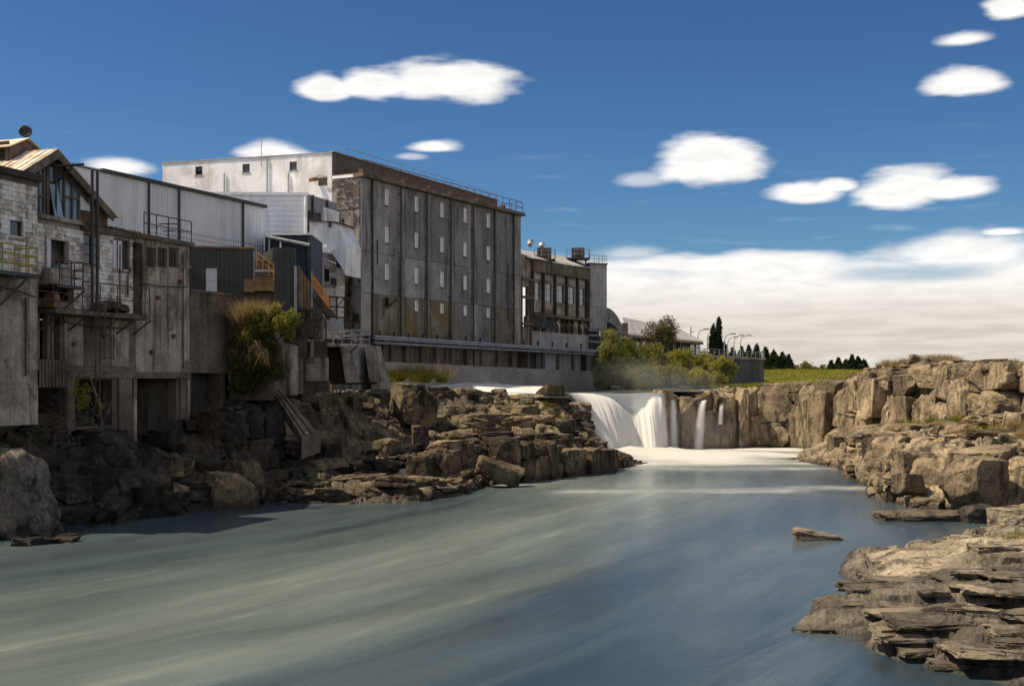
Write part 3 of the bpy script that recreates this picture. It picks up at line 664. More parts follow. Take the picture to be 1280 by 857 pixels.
def courses(sheet, mk, path, w0, w1, h0, h1, dep, seed, jit=.35, push=.0, skew=.08, drop=0.):
    """squared blocks stacked along a line: path = [(photo column, distance, foot height, top height)]"""
    random.seed(seed); o = SHEETS[sheet][0]; pts = [(((p-CX)/F*D), D, a, b) for p, D, a, b in path]; k = 0
    for (xa, ya, za, ta), (xb, yb, zb, tb) in zip(pts, pts[1:]):
        L = math.hypot(xb-xa, yb-ya); yaw = math.atan2(yb-ya, xb-xa); nx, ny = math.sin(yaw), -math.cos(yaw)
        if nx*xa+ny*ya > 0: nx, ny = -nx, -ny
        s_ = 0.
        while s_ < L-.2:
            w = rnd(w0, w1); f = min((s_+w/2)/L, 1); zf, zt = za+(zb-za)*f, ta+(tb-ta)*f; z = zf-.3; zt += rnd(-.25, .12)*(h0+h1)*.35; fwd = rnd(-jit, jit)
            while z < zt-.15:
                h = rnd(h0, h1)
                if zt-z-h < .45*h0: h = zt-z
                dd = dep*rnd(.8, 1.2); oo = push+fwd+rnd(-jit, jit)*.5-dd*.35-.14*(z-zf); x, y = xa+(xb-xa)*f, ya+(yb-ya)*f
                if random.random() > drop:
                    place_stone('rock_block', mk, (x+nx*oo, y+ny*oo, z+h/2), (w*rnd(1.04, 1.16), dd, h*1.06), (rnd(-skew, skew)*.5, rnd(-skew, skew)*.5, yaw+rnd(-skew, skew)*2+(math.pi if random.random() < .5 else 0)), o, random.choice((0, 3, 4, 5, 7, 0, 3, 4, 5, 7, 1, 2, 10, 11, 12)))
                z += h; k += 1
            s_ += w
    return k
# right cliff
courses('rock_cliff', 'rock_r', [(826, 106.4, 0, 5.1), (850, 107.8, 0, 5.3), (900, 110.2, 0, 5.3), (950, 111.2, 0, 5.45)], 1.0, 2.5, 2.2, 5.6, 2.4, 1, .42, .05, .06)
courses('rock_cliff', 'rock_r', [(945, 111.2, 0, 5.5), (1000, 109.7, 0, 5.8), (1050, 104.2, 0, 6.1)], 1.2, 3.0, 2.2, 6.0, 2.6, 2, .6, .05, .07)
courses('rock_cliff', 'rock_r', [(1045, 104.4, .3, 6.2), (1080, 99.2, .8, 6.8), (1110, 94.2, 1.5, 7.2), (1160, 89.2, 2.2, 7.4), (1220, 83.2, 2.9, 7.4), (1290, 76.2, 3.4, 7.3)], 2.2, 4.4, 2.2, 4.2, 3.2, 3, .6, .1, .06)
courses('rock_cliff', 'rock_r', [(1085, 98.2, 5.6, 7.0), (1160, 90.2, 6.1, 7.6), (1290, 77.4, 6.1, 7.5)], 1.6, 3.6, .8, 1.3, 2.6, 23, .5, -.6, .06, drop=.25)
# terrace
courses('rock_terrace', 'rock_r', [(1000, 91.5, -.2, .2), (1050, 83.5, -.2, 1.2), (1075, 74, -.2, 1.0)], .9, 2.2, .6, 1.4, 2., 4, .5, drop=.15)
courses('rock_terrace', 'rock_r', [(1030, 92, .5, 1.6), (1060, 87, .9, 2.2), (1090, 79, .9, 2.6), (1130, 72, 1.2, 2.9)], 1.2, 2.8, 1.0, 2.0, 2.2, 5, .6, .2, drop=.08)
courses('rock_terrace', 'rock_r', [(1075, 72, -.3, 1.3), (1100, 66, -.2, 1.8), (1125, 62, .2, 2.4)], 1.0, 2.4, 1.0, 1.9, 2.0, 24, .5, .2)
courses('rock_terrace', 'rock_r', [(1088, 66.5, -.3, 1.0), (1115, 60.2, -.3, 1.3), (1140, 58.6, -.2, 1.5)], .8, 1.8, .7, 1.5, 1.6, 6, .4, .1)
courses('rock_terrace', 'rock_r', [(1135, 60.4, .0, 2.5), (1185, 58.6, .0, 2.85), (1250, 57.0, .0, 2.9), (1310, 55.6, .0, 2.9)], 1.4, 2.9, 1.9, 3.4, 2.4, 26, .35, .1, .09)
courses('rock_terrace', 'rock_r', [(1140, 57.8, -.3, .5), (1300, 53.6, -.3, .5)], .8, 2.0, .4, .8, 1.4, 27, .3, .1, drop=.15)
courses('rock_terrace', 'rock_r', [(1140, 68, 2.0, 3.1), (1220, 64, 2.4, 3.3), (1300, 61, 2.5, 3.5)], 1.2, 2.8, .6, 1.1, 2.0, 7, .5, drop=.2)
courses('rock_terrace', 'rock_r', [(1120, 82, 2.3, 3.3), (1200, 76, 2.6, 3.8), (1300, 69, 3.0, 4.4)], 1.2, 2.8, .6, 1.2, 2.0, 28, .5, drop=.3)
# island and bank
RB = 'rock_bank'
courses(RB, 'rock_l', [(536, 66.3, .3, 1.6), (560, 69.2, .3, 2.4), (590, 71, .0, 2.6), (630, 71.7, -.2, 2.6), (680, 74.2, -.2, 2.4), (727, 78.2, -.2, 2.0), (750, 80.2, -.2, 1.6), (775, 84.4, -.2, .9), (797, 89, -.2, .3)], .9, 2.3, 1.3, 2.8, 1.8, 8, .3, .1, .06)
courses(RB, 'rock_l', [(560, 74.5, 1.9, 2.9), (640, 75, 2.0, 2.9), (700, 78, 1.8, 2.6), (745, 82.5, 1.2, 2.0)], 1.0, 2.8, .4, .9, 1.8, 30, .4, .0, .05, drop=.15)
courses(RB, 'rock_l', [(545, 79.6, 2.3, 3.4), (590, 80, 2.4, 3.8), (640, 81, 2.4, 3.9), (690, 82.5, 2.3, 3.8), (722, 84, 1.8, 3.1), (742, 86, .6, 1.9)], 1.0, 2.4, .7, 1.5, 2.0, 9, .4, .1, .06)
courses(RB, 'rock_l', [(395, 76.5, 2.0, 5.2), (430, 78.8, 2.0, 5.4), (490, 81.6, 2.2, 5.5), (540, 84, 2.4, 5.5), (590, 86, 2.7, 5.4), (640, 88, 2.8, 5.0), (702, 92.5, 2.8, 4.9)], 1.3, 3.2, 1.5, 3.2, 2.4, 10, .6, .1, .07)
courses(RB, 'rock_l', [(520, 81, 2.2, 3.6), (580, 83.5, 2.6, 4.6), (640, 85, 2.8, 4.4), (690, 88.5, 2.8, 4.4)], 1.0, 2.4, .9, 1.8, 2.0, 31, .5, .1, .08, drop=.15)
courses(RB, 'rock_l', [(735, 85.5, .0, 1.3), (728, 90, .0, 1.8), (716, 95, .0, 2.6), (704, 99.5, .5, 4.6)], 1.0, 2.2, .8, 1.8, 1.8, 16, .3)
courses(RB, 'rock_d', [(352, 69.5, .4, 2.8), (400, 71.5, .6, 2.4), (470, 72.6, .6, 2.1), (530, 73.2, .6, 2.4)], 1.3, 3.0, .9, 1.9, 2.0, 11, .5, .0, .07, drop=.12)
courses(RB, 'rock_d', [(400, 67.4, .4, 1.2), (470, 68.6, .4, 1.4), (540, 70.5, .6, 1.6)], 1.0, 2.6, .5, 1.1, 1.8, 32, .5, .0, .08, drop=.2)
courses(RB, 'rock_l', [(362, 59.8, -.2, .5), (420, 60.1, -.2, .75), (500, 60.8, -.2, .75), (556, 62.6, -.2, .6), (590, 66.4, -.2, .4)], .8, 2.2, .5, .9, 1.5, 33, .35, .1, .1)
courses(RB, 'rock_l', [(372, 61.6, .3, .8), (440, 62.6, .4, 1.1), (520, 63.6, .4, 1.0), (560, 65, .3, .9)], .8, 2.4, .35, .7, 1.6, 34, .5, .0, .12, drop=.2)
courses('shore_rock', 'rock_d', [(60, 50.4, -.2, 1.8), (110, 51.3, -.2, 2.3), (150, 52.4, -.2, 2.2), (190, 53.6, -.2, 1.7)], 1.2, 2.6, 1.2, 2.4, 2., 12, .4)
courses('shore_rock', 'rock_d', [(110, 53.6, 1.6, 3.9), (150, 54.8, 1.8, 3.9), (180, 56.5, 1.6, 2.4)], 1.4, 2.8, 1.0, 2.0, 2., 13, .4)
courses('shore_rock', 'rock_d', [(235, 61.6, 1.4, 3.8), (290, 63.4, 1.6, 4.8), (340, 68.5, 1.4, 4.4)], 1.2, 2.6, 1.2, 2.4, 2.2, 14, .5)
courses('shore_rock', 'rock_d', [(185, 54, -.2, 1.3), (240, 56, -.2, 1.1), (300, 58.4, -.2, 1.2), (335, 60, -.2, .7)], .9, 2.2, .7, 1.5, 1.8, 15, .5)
dry = lambda p: p[2] > .25
scatter('shore_rock', 'rock_l', 26, 205, 340, .05, .5, .4, 1.7, .7, .25, 21, dry)
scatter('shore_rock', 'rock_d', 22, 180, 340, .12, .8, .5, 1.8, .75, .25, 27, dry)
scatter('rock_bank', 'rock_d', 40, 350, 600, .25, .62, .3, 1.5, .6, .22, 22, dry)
scatter('rock_bank', 'rock_l', 18, 350, 640, .6, .9, .4, 1.2, .9, .25, 23, lambda p: p[2] > 2)
scatter('rock_bank', 'rock_l', 34, 590, 750, .4, .9, .3, 1.1, .6, .25, 24, dry)
scatter('rock_bank', 'rock_l', 50, 362, 600, .08, .34, .35, 1.5, .42, .18, 25, lambda p: p[2] > .12, 2.0)
scatter('rock_cliff', 'rock_r', 46, 832, 1040, .60, .70, .3, 1.1, .6, .3, 31, lambda p: 4.6 < p[2])
scatter('rock_cliff', 'rock_r', 40, 1085, 1290, .58, .72, .4, 1.4, .7, .3, 32, lambda p: p[2] > 6.6)
scatter('rock_cliff', 'rock_r', 18, 1080, 1290, .03, .2, .5, 1.4, .8, .25, 33, dry)
scatter('rock_terrace', 'rock_r', 34, 1040, 1290, .25, .95, .3, 1.1, .7, .25, 34, dry)
scatter('rock_ledge', 'rock_f', 10, 1120, 1290, .60, .93, .25, .7, .35, .35, 35, lambda p: p[2] > .3)

# flat bedded slabs of the near ledge
def slabs(n, px0, px1, D0, D1, seed, w0, w1, h0, h1, mk='rock_s'):
    random.seed(seed); o, V, px = SHEETS['rock_ledge']; nr, nc = V.shape[:2]; k = 0
    for _ in range(n*20):
        if k >= n: break
        D = rnd(D0, D1); i = int((math.log(D)-math.log(21.5))/(math.log(49)-math.log(21.5))*(nr-1)); j = int(np.interp(rnd(px0, px1), px, np.arange(nc))); p = V[i, j]
        if p[2] < .02: continue
        w = w0*(w1/w0)**random.random(); h = rnd(h0, h1)
        place_stone('slab', 'rock_f', (p[0], p[1], p[2]+h*rnd(-.15, .2)), (w, w*rnd(.4, .85), h), (rnd(-.05, .05), rnd(-.06, .06), rnd(-.18, .18)+(math.pi if random.random() < .5 else 0)), o, random.choice((0, 3, 4, 5, 7, 1, 2, 6))); k += 1
slabs(64, 1006, 1300, 24.2, 33.2, 41, .7, 2.3, .10, .24)
slabs(10, 1160, 1300, 41, 45, 42, .6, 1.5, .15, .30)
slabs(6, 1200, 1300, 34.8, 36.2, 43, .8, 1.8, .3, .5)
# the boulders one can point to
def boulder(label, px0, px1, py0, py1, D, mk, idx, depth=1., rot=(0, 0, 0), name='boulder', group=None):
    a, b = W(px0, py1, D), W(px1, py0, D); w, h = b.x-a.x, b.z-a.z
    o = place_stone(name, mk, ((a.x+b.x)/2, D, (a.z+b.z)/2), (w*1.08, w*depth, h*1.1), rot, None, idx)
    return tag(o, label, 'rock', group)
BG = 'boulders lying along the banks'
boulder('huge pale grey boulder at the waterline below the tall concrete wall', -75, 66, 566, 672, 47.2, 'rock_p', 10, .8, (0, .06, .5), group=BG)
bo = [o for o in bpy.data.objects if o.get('label', '').startswith('huge pale grey')][0]; bo.data = bo.data.copy(); bo.material_slots[0].link = 'OBJECT'; bo.material_slots[0].material = M['rock_p']; bo.color = (.8, .78, .76, 1)
P_ = np.array([v.co[:] for v in bo.data.vertices]); N_ = np.array([v.normal[:] for v in bo.data.vertices])
P_ = P_+N_*(blocky(P_, .34, 5, .05, .6, .7, (1, 1, .8))+blocky(P_, .14, 8, .018, .7, .6)+.05*fbm(P_*2.5, 4, 6))[:, None]; P_[:, :2] *= (1.04-.34*(P_[:, 2]+.5))[:, None]
bo.data.vertices.foreach_set('co', P_.astype(np.float32).ravel()); bo.data.update()
boulder('tan topped rock lying in the dark below the square doorway', 192, 240, 571, 594, 56.6, 'rock_l', 5, .8, (0, .2, .3), group=BG)
boulder('rounded brown boulder at the water edge, right end of the shaded rocks', 262, 314, 590, 640, 57.4, 'rock_l', 13, .9, (0, 0, .6), group=BG)
boulder('sloping brown boulder behind the rounded one at the left waterline', 292, 334, 578, 626, 59.5, 'rock_l', 6, .9, (0, 0, 1.6), group=BG)
boulder('small rounded tan boulder alone on the dark middle rocks', 470, 498, 547, 563, 71, 'rock_r', 2, .9, (0, 0, .9), group=BG)
boulder('upright yellowish square block on the middle ledge of the left bank', 515, 535, 532, 557, 73.4, 'rock_r', 7, .8, (0, 0, .3), group=BG)
boulder('tilted flat slab resting at the foot of the dark island cliff', 596, 652, 576, 602, 69.2, 'rock_l', 4, .6, (0, .34, .2), group=BG)
boulder('lone wedge shaped rock standing in the open river', 990, 1050, 657, 676, 46.2, 'rock_f', 9, .7, (.1, .16, 2.6), group=BG)
boulder('pale rounded boulder on the low black shelf at the right bank', 1202, 1243, 630, 657, 51.6, 'rock_p', 2, .8, (0, 0, 0), group=BG)
wd = bpy.data.objects[[o.name for o in bpy.data.objects if o.get('label', '').startswith('lone wedge')][0]]; wd.data = wd.data.copy(); wd.rotation_euler = (0, .0, .15); wd.color = (1.35, 1.3, 1.2, 1); wd.scale = wd.scale*1.12
wd.material_slots[0].link = 'OBJECT'; wd.material_slots[0].material = M['rock_f']
for v in wd.data.vertices: v.co.z = -.5+(v.co.z+.5)*(1.05-.75*(v.co.x+.5)); v.co.y *= 1-.3*(v.co.z+.5)
boulder('long low black shelf of rock at the waterline of the right bank', 1096, 1236, 638, 654, 52.6, 'rock_f', 11, .35, (0, .0, -.1), name='rock_shelf', group=BG)
boulder('dark rectangular slab lying on top of the right terrace among dry grass', 1214, 1264, 536, 551, 63.5, 'rock_l', 4, .7, (0, 0, .1), name='rock_slab', group=BG)
boulder('mossy green block at the right frame edge above the near ledge', 1244, 1300, 636, 668, 47.5, 'rock_f', 12, .8, (0, 0, .2), group=BG)
boulder('broad angular block standing out at the water end of the terrace', 1186, 1252, 572, 632, 55.6, 'rock_r', 3, .9, (0, .05, .55), group=BG)
boulder('square pale block standing on the cliff foot by the right frame edge', 1237, 1272, 499, 528, 76, 'rock_r', 4, .9, (0, 0, .2), group=BG)
boulder('dark craggy knob standing beside the left edge of the main waterfall', 672, 706, 482, 518, 91, 'rock_l', 8, .9, (0, 0, .7), group=BG)
boulder('big squarish dark block on the bank crest below the river weeds', 494, 542, 481, 532, 79.5, 'rock_l', 12, .9, (.05, .08, .5), group=BG)
random.seed(77)
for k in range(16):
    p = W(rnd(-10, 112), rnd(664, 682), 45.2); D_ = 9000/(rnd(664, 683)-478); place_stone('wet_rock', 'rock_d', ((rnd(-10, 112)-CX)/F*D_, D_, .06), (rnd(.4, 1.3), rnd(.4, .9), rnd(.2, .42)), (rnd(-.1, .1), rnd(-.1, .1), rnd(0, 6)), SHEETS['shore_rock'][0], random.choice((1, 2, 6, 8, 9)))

# ---- river
FALL_Z = 5.12
CEN = np.array([(16, 112), (15, 104), (12.5, 92), (7.5, 74), (2.5, 60), (-4, 46), (-11, 33), (-22, 18), (-40, 0), (-75, -30)], float)
def stream(X, Y):
    """arc length down the current, and distance across it"""
    t = np.linspace(0, len(CEN)-1, 260); c = np.stack([np.interp(t, range(len(CEN)), CEN[:, k]) for k in (0, 1)], -1)
    for _ in range(40): c[1:-1] = (c[:-2]+c[2:]+2*c[1:-1])/4
    seg = np.hypot(*np.diff(c, axis=0).T); L = np.concatenate([[0], np.cumsum(seg)]); T = np.gradient(c, axis=0); T /= np.linalg.norm(T, axis=1, keepdims=True)
    P = np.stack([X, Y], -1); u = np.zeros(len(P)); v = np.zeros(len(P)); wsum = np.zeros(len(P)); 
    for k in range(0, len(P), 20000):
        q = P[k:k+20000]; d2 = ((q[:, None]-c[None])**2).sum(-1); w = 1/(d2+4.)**3; w /= w.sum(1, keepdims=True)
        du = ((q[:, None]-c[None])*T[None]).sum(-1); dv = (q[:, None]-c[None])[..., 0]*(-T[None, :, 1])+(q[:, None]-c[None])[..., 1]*T[None, :, 0]
        u[k:k+20000] = (w*(L[None]+du)).sum(1); v[k:k+20000] = (w*dv).sum(1)
    return u, v
def water_mat(name, upper=False):
    m = bpy.data.materials.new(name); m.use_nodes = True; nt = m.node_tree; b = nt.nodes['Principled BSDF']; g = G(nt)
    A = lambda n: g.n('ShaderNodeAttribute', attribute_name=n).outputs['Fac']
    u, v, foam, milk = A('along'), A('across'), A('foam'), A('milk')
    st = g.cxyz(g.m('MULTIPLY', u, .045), g.m('MULTIPLY', v, .26), 0.)
    s1 = g.noise(st, 1.2, 5, .6, .5); s2 = g.noise(g.cxyz(g.m('MULTIPLY', u, .11), g.m('MULTIPLY', v, .75), 2.), 1., 5, .62, .4)
    s3 = g.noise(g.cxyz(g.m('MULTIPLY', u, .4), g.m('MULTIPLY', v, 2.0), 5.), 1., 4, .6)
    base = g.mix(g.ss(s1, .3, .7), (.020, .034, .046), (.058, .080, .088))
    mk = g.m('MULTIPLY', milk, g.m('ADD', .5, g.m('MULTIPLY', g.ss(s2, .2, .8), .5)), clamp=True)
    base = g.mix(mk, base, (.29, .325, .27))
    fs = g.m('ADD', g.m('MULTIPLY', s2, .65), g.m('MULTIPLY', s3, .35))
    ff = g.ss(g.m('SUBTRACT', g.m('MULTIPLY', foam, 1.3), g.m('MULTIPLY', fs, .6)), -.15, .95)
    base = g.mix(ff, base, (.50, .49, .455))
    base = g.mix(g.m('MULTIPLY', g.m('MULTIPLY', g.ss(s3, .5, .75), g.ss(s2, .48, .68)), g.m('ADD', .05, g.m('MULTIPLY', milk, .25))), base, (.6, .6, .55))
    g.put(b.inputs['Base Color'], base)
    g.put(b.inputs['Roughness'], g.m('ADD', g.m('ADD', .17, g.m('MULTIPLY', s1, .16)), g.m('MULTIPLY', ff, .5)))
    b.inputs['IOR'].default_value = 1.33; g.put(b.inputs['Specular IOR Level'], g.m('SUBTRACT', .36, g.m('MULTIPLY', ff, .3)))
    bn = g.n('ShaderNodeBump'); bn.inputs['Strength'].default_value = .15; bn.inputs['Distance'].default_value = .5
    g.put(bn.inputs['Height'], g.m('ADD', s1, g.m('MULTIPLY', g.m('ADD', s2, g.m('MULTIPLY', s3, .3)), .45)))
    nt.links.new(bn.outputs[0], b.inputs['Normal'])
    return m
M['water'] = water_mat('silky_river_water')
def river():
    x = np.linspace(-75, 62, 275); y = np.concatenate([np.linspace(-70, 18, 90), np.linspace(18.4, 120, 260)])
    Y, X = np.meshgrid(y, x, indexing='ij'); xf, yf = X.ravel(), Y.ravel(); u, v = stream(xf, yf)
    sm = lambda t, a, b: (lambda q: q*q*(3-2*q))(np.clip((t-a)/(b-a), 0, 1))
    P = np.stack([u*.1, v*.3, 0*u], -1); wv = fbm(P, 3, 5)
    z = .05*wv+.03*fbm(np.stack([u*.3, v*.7, 0*u], -1), 3, 9)
    dpool = np.hypot((xf-14.5)/10.5, (yf-106)/1.0*.11)           # foaming pool under the falls
    pool = np.exp(-np.maximum(yf*0+np.hypot(np.maximum(np.abs(xf-15)-9, 0)/6, np.maximum(101-yf+5*fbm(np.stack([xf*.12, 0*xf+yf*.03, 0*xf+5], -1), 3, 91), 0)/13), 0)**2)
    pool *= sm(xf, -2, 7)*(1-.75*sm(xf, 24, 33))
    mound = .55*np.exp(-(((xf-12)/8)**2+((yf-100)/5)**2)); z += mound*(1+.8*fbm(np.stack([xf*.25, yf*.6, 0*u], -1), 3, 77))
    lx = 65.5+.22*(xf-6)+2.2*fbm(np.stack([xf*.16, 0*xf, 0*xf+3], -1), 3, 12)
    line = np.exp(-np.where(yf < lx, ((yf-lx)/6.5)**2, ((yf-lx)/2.0)**2))*sm(xf, 0, 4)*(1-sm(xf, 20, 24))
    lx2 = 84+.1*(xf-22); line2 = np.exp(-((yf-lx2)/1.6)**2)*sm(xf, 17, 20)*(1-sm(xf, 30, 32))
    ed = np.exp(-(((yf-70.2)/1.1)**2+((xf+.2)/2.2)**2))
    brk = .55+.9*np.clip(fbm(np.stack([xf*.22, yf*.5, 0*xf+8], -1), 3, 66)+.35, 0, 1)
    pool *= .80+1.2*fbm(np.stack([xf*.13, yf*.35, 0*xf+2], -1), 4, 68)
    foam = 1.1*pool+.36*line*brk+.36*line2*brk+.5*ed+.25*np.exp(-(((yf-88)/10)**2+((xf-13)/7)**2))
    vis = .66*np.exp(-((v-3.2-.02*(u-60))/(1.1+.03*u))**2)*sm(u, 34, 58)+.7*np.exp(-(((xf-8)/7)**2+((yf-68)/9)**2))
    vis2 = .40*np.exp(-((v-8.2)/1.1)**2)*sm(u, 58, 80)+.34*np.exp(-((v+2.6)/1.3)**2)*sm(u, 55, 80)+.16*np.exp(-((v+8)/2.2)**2)*sm(u, 50, 75)
    brd = .14*sm(fbm(np.stack([u*.03, v*.16, 0*u+3], -1), 3, 45), -.1, .5)
    milk = vis+vis2+brd+.85*np.exp(-(((yf-93)/11)**2+((xf-13)/9)**2))+.02
    milk *= .75+.5*fbm(np.stack([u*.05, v*.25, 0*u+9], -1), 3, 41)
    me = np_mesh('river', np.stack([xf, yf, z], -1), grid_faces(len(y), len(x)), M['water'], True)
    for n, a in (('along', u), ('across', v), ('foam', np.clip(foam, 0, 1.3)), ('milk', np.clip(milk, 0, 1))): attr(me, n, a)
    tag(link('river', me, None, (0, 0, 0)), kind='structure')
    # the upper river above the falls, shoaling to white on the left
    x = np.linspace(-14, 15.5, 110); y = np.linspace(88, 165, 120); Y, X = np.meshgrid(y, x, indexing='ij'); xf = X.ravel()+np.maximum(Y.ravel()-106, 0)*.5; yf = Y.ravel().copy()
    lip = np.interp(xf, [4, 5.6, 7, 8.4, 9.6, 10.7, 11.6, 12.5, 13.6, 15.5], [99.5, 103.6, 105.6, 106.6, 107.4, 108.1, 108.5, 108.9, 109.4, 109.6]); yf = np.where(xf > 4, np.maximum(yf, lip), yf)
    n = fbm(np.stack([xf*.5, yf*.35, 0*xf], -1), 3, 3); shoal = (1-sm(xf, -1., 3.2))
    rp = sm(yf, 90, 101)*(1-.6*sm(yf, 108, 125)); z = FALL_Z+.012*(yf-105)+shoal*((.60+.5*n)*rp+.1*n)
    me = np_mesh('upper_river', np.stack([xf, yf, z], -1), grid_faces(len(Y), len(x)), M['water'], True)
    foam = shoal*(.72+.9*n)*np.exp(-np.maximum(yf-108, 0)/9)+.10
    for nm, a in (('along', xf*1.), ('across', yf*.8), ('foam', np.clip(foam, 0, 1.2)), ('milk', 0*xf+.3)): attr(me, nm, a)
    tag(link('upper_river', me, None, (0, 0, 0)), kind='structure')
river()

# ---- falls
def fall_mat():
    m = bpy.data.materials.new('falling_water'); m.use_nodes = True; nt = m.node_tree; nt.nodes.clear(); g = G(nt)
    A = lambda n: g.n('ShaderNodeAttribute', attribute_name=n).outputs['Fac']
    s, t, w = A('across'), A('drop'), A('edge')
    n1 = g.noise(g.cxyz(g.m('MULTIPLY', s, 1.1), g.m('MULTIPLY', t, .28), 0.), 1., 5, .6, .25); n2 = g.noise(g.cxyz(g.m('MULTIPLY', s, 4.5), g.m('MULTIPLY', t, .35), 3.), 1., 4, .6)
    n3 = g.noise(g.cxyz(g.m('MULTIPLY', s, 13.), g.m('MULTIPLY', t, .45), 6.), 1., 3, .6)
    k = g.m('ADD', g.m('ADD', g.m('MULTIPLY', n1, .5), g.m('MULTIPLY', n2, .3)), g.m('MULTIPLY', n3, .2))
    wh = g.ss(g.m('ADD', k, g.m('MULTIPLY', w, 1.)), .42, .72)
    b = g.n('ShaderNodeBsdfPrincipled'); g.put(b.inputs['Base Color'], g.mix(wh, (.20, .215, .225), (.88, .86, .82)))
    g.put(b.inputs['Roughness'], g.m('ADD', .3, g.m('MULTIPLY', wh, .6))); b.inputs['Specular IOR Level'].default_value = .3
    tr = g.n('ShaderNodeBsdfTranslucent'); tr.inputs[0].default_value = (.85, .83, .8, 1)
    mx = g.n('ShaderNodeMixShader'); g.put(mx.inputs[0], g.m('MULTIPLY', wh, .35)); nt.links.new(b.outputs[0], mx.inputs[1]); nt.links.new(tr.outputs[0], mx.inputs[2])
    tp = g.n('ShaderNodeBsdfTransparent'); al = A('cover'); al = g.m('MULTIPLY', al, g.ss(g.m('ADD', n2, g.m('MULTIPLY', al, .9)), .45, 1.0), clamp=True)
    m2 = g.n('ShaderNodeMixShader'); g.put(m2.inputs[0], al); nt.links.new(tp.outputs[0], m2.inputs[1]); nt.links.new(mx.outputs[0], m2.inputs[2])
    o = g.n('ShaderNodeOutputMaterial'); nt.links.new(m2.outputs[0], o.inputs[0]); return m
M['fall'] = fall_mat()
def waterfall(label, lip, foot, ns, nt_, out, spread=0., edge0=.0, soft=.06, bulge=0., seed=0, whiten=None, group=None):
    """lip, foot: polylines (x,y,z) along the crest and where it lands"""
    L, B = np.array(lip, float), np.array(foot, float); s = np.linspace(0, 1, ns); t = np.linspace(0, 1, nt_)
    ip = lambda A: np.stack([np.interp(s, np.linspace(0, 1, len(A)), A[:, k]) for k in range(3)], -1)
    l, f = ip(L), ip(B)
    for _ in range(4): l[1:-1] = (l[:-2]+l[2:]+2*l[1:-1])/4; f[1:-1] = (f[:-2]+f[2:]+2*f[1:-1])/4
    T, S = np.meshgrid(t, s, indexing='ij'); h = T[..., None]**.62; P = l[None]*(1-h)+f[None]*h
    P[..., 2] = l[None, :, 2]*(1-T**1.35)+f[None, :, 2]*T**1.35
    w = np.hypot(*(l[-1]-l[0])[:2]); a = S*w
    q = np.stack([a*.9, T*.5, 0*a+seed], -1).reshape(-1, 3); rel = fbm(q, 3, seed).reshape(T.shape)+.4*fbm(q*np.array([3.5, .5, 1]), 2, seed+4).reshape(T.shape)
    P[..., 1] -= bulge*rel*np.minimum(T*3, 1)
    me = np_mesh('waterfall', P.reshape(-1, 3), grid_faces(nt_, ns), M['fall'], True)
    ed = np.minimum(S, 1-S)/soft
    attr(me, 'across', a.ravel()); attr(me, 'drop', (T*5).ravel())
    wh = -.32*np.exp(-T/.12) if whiten is None else whiten(S, T)
    attr(me, 'edge', (wh+.12*np.ones_like(T)).ravel()); attr(me, 'cover', np.clip(ed, 0, 1).ravel())
    o = link('waterfall', me, None, (0, 0, 0)); return tag(o, label, 'waterfall', group)
FG = 'waterfalls'
z0 = FALL_Z
def main_fall():
    ns, nt_ = 240, 90; S = np.linspace(0, 1, ns); ip = lambda a: np.interp(S, np.linspace(0, 1, len(a)), a)
    sm5 = lambda v: np.convolve(np.pad(v, 12, mode='edge'), np.hanning(25)/np.hanning(25).sum(), 'valid')
    lx, ly = sm5(ip([3.7, 5.3, 7.0, 8.4, 9.6, 10.7, 11.6, 12.5, 13.6])), sm5(ip([98.5, 101.5, 103.2, 104.0, 104.7, 105.3, 105.6, 106.0, 106.6]))
    lz = sm5(ip([5.15, 5.12, 5.05, 4.75, 4.1, 3.7, 4.3, 5.0, 5.12])); fx = sm5(ip([6.3, 7.6, 8.8, 9.6, 10.3, 11.0, 11.9, 12.9, 13.8])); fy = sm5(ip([94.5, 97.0, 98.6, 99.8, 101.2, 102.2, 101.6, 102.4, 104.2]))
    P = np.zeros((nt_, ns, 3)); T = np.linspace(0, 1, nt_)[:, None]+0*S[None]; a = .28
    up = np.clip(T/a, 0, 1); dn = np.clip((T-a)/(1-a), 0, 1); e = up*up*(3-2*up)
    P[..., 0] = lx+(fx-lx)*dn**.75; P[..., 1] = ly+3.2*(1-up)+(fy-ly)*dn**.72; P[..., 2] = (z0+.01)*(1-e)+lz*e; P[..., 2] = P[..., 2]*(1-dn**1.5)-.1*dn**1.5
    q = np.stack([S[None]*9+0*T, T*.9, 0*T], -1).reshape(-1, 3); rel = fbm(q, 3, 3).reshape(T.shape)+.35*fbm(q*np.array([3.2, .6, 1]), 3, 7).reshape(T.shape)
    P[..., 1] -= .55*rel*np.clip(dn*2.5, 0, 1)
    me = np_mesh('waterfall', P.reshape(-1, 3), grid_faces(nt_, ns), M['fall'], True)
    wh = -.55*(1-np.clip((T-.2)/.25, 0, 1))+.30*np.clip((dn-.1)*2.2, 0, 1)-.5*np.exp(-((S[None]-.56)/.11)**2)*np.exp(-(np.maximum(dn-.05, 0)/.3)**2)+.42*np.exp(-((S[None]-.22)/.22)**2)*np.clip(T/.3, 0, 1)+.15*np.exp(-((S[None]-.85)/.08)**2)*np.clip(T/.35, 0, 1)
    ed = np.minimum(S/.16, (1-S)/.06)
    attr(me, 'across', (S[None]*9.5+0*T).ravel()); attr(me, 'drop', (T*5).ravel()); attr(me, 'edge', (wh+.1).ravel()); attr(me, 'cover', np.clip(ed[None]+0*T, 0, 1).ravel())
    tag(link('waterfall', me, None, (0, 0, 0)), 'broad white main waterfall with two lobes between the dark crags', 'waterfall', FG)
main_fall()
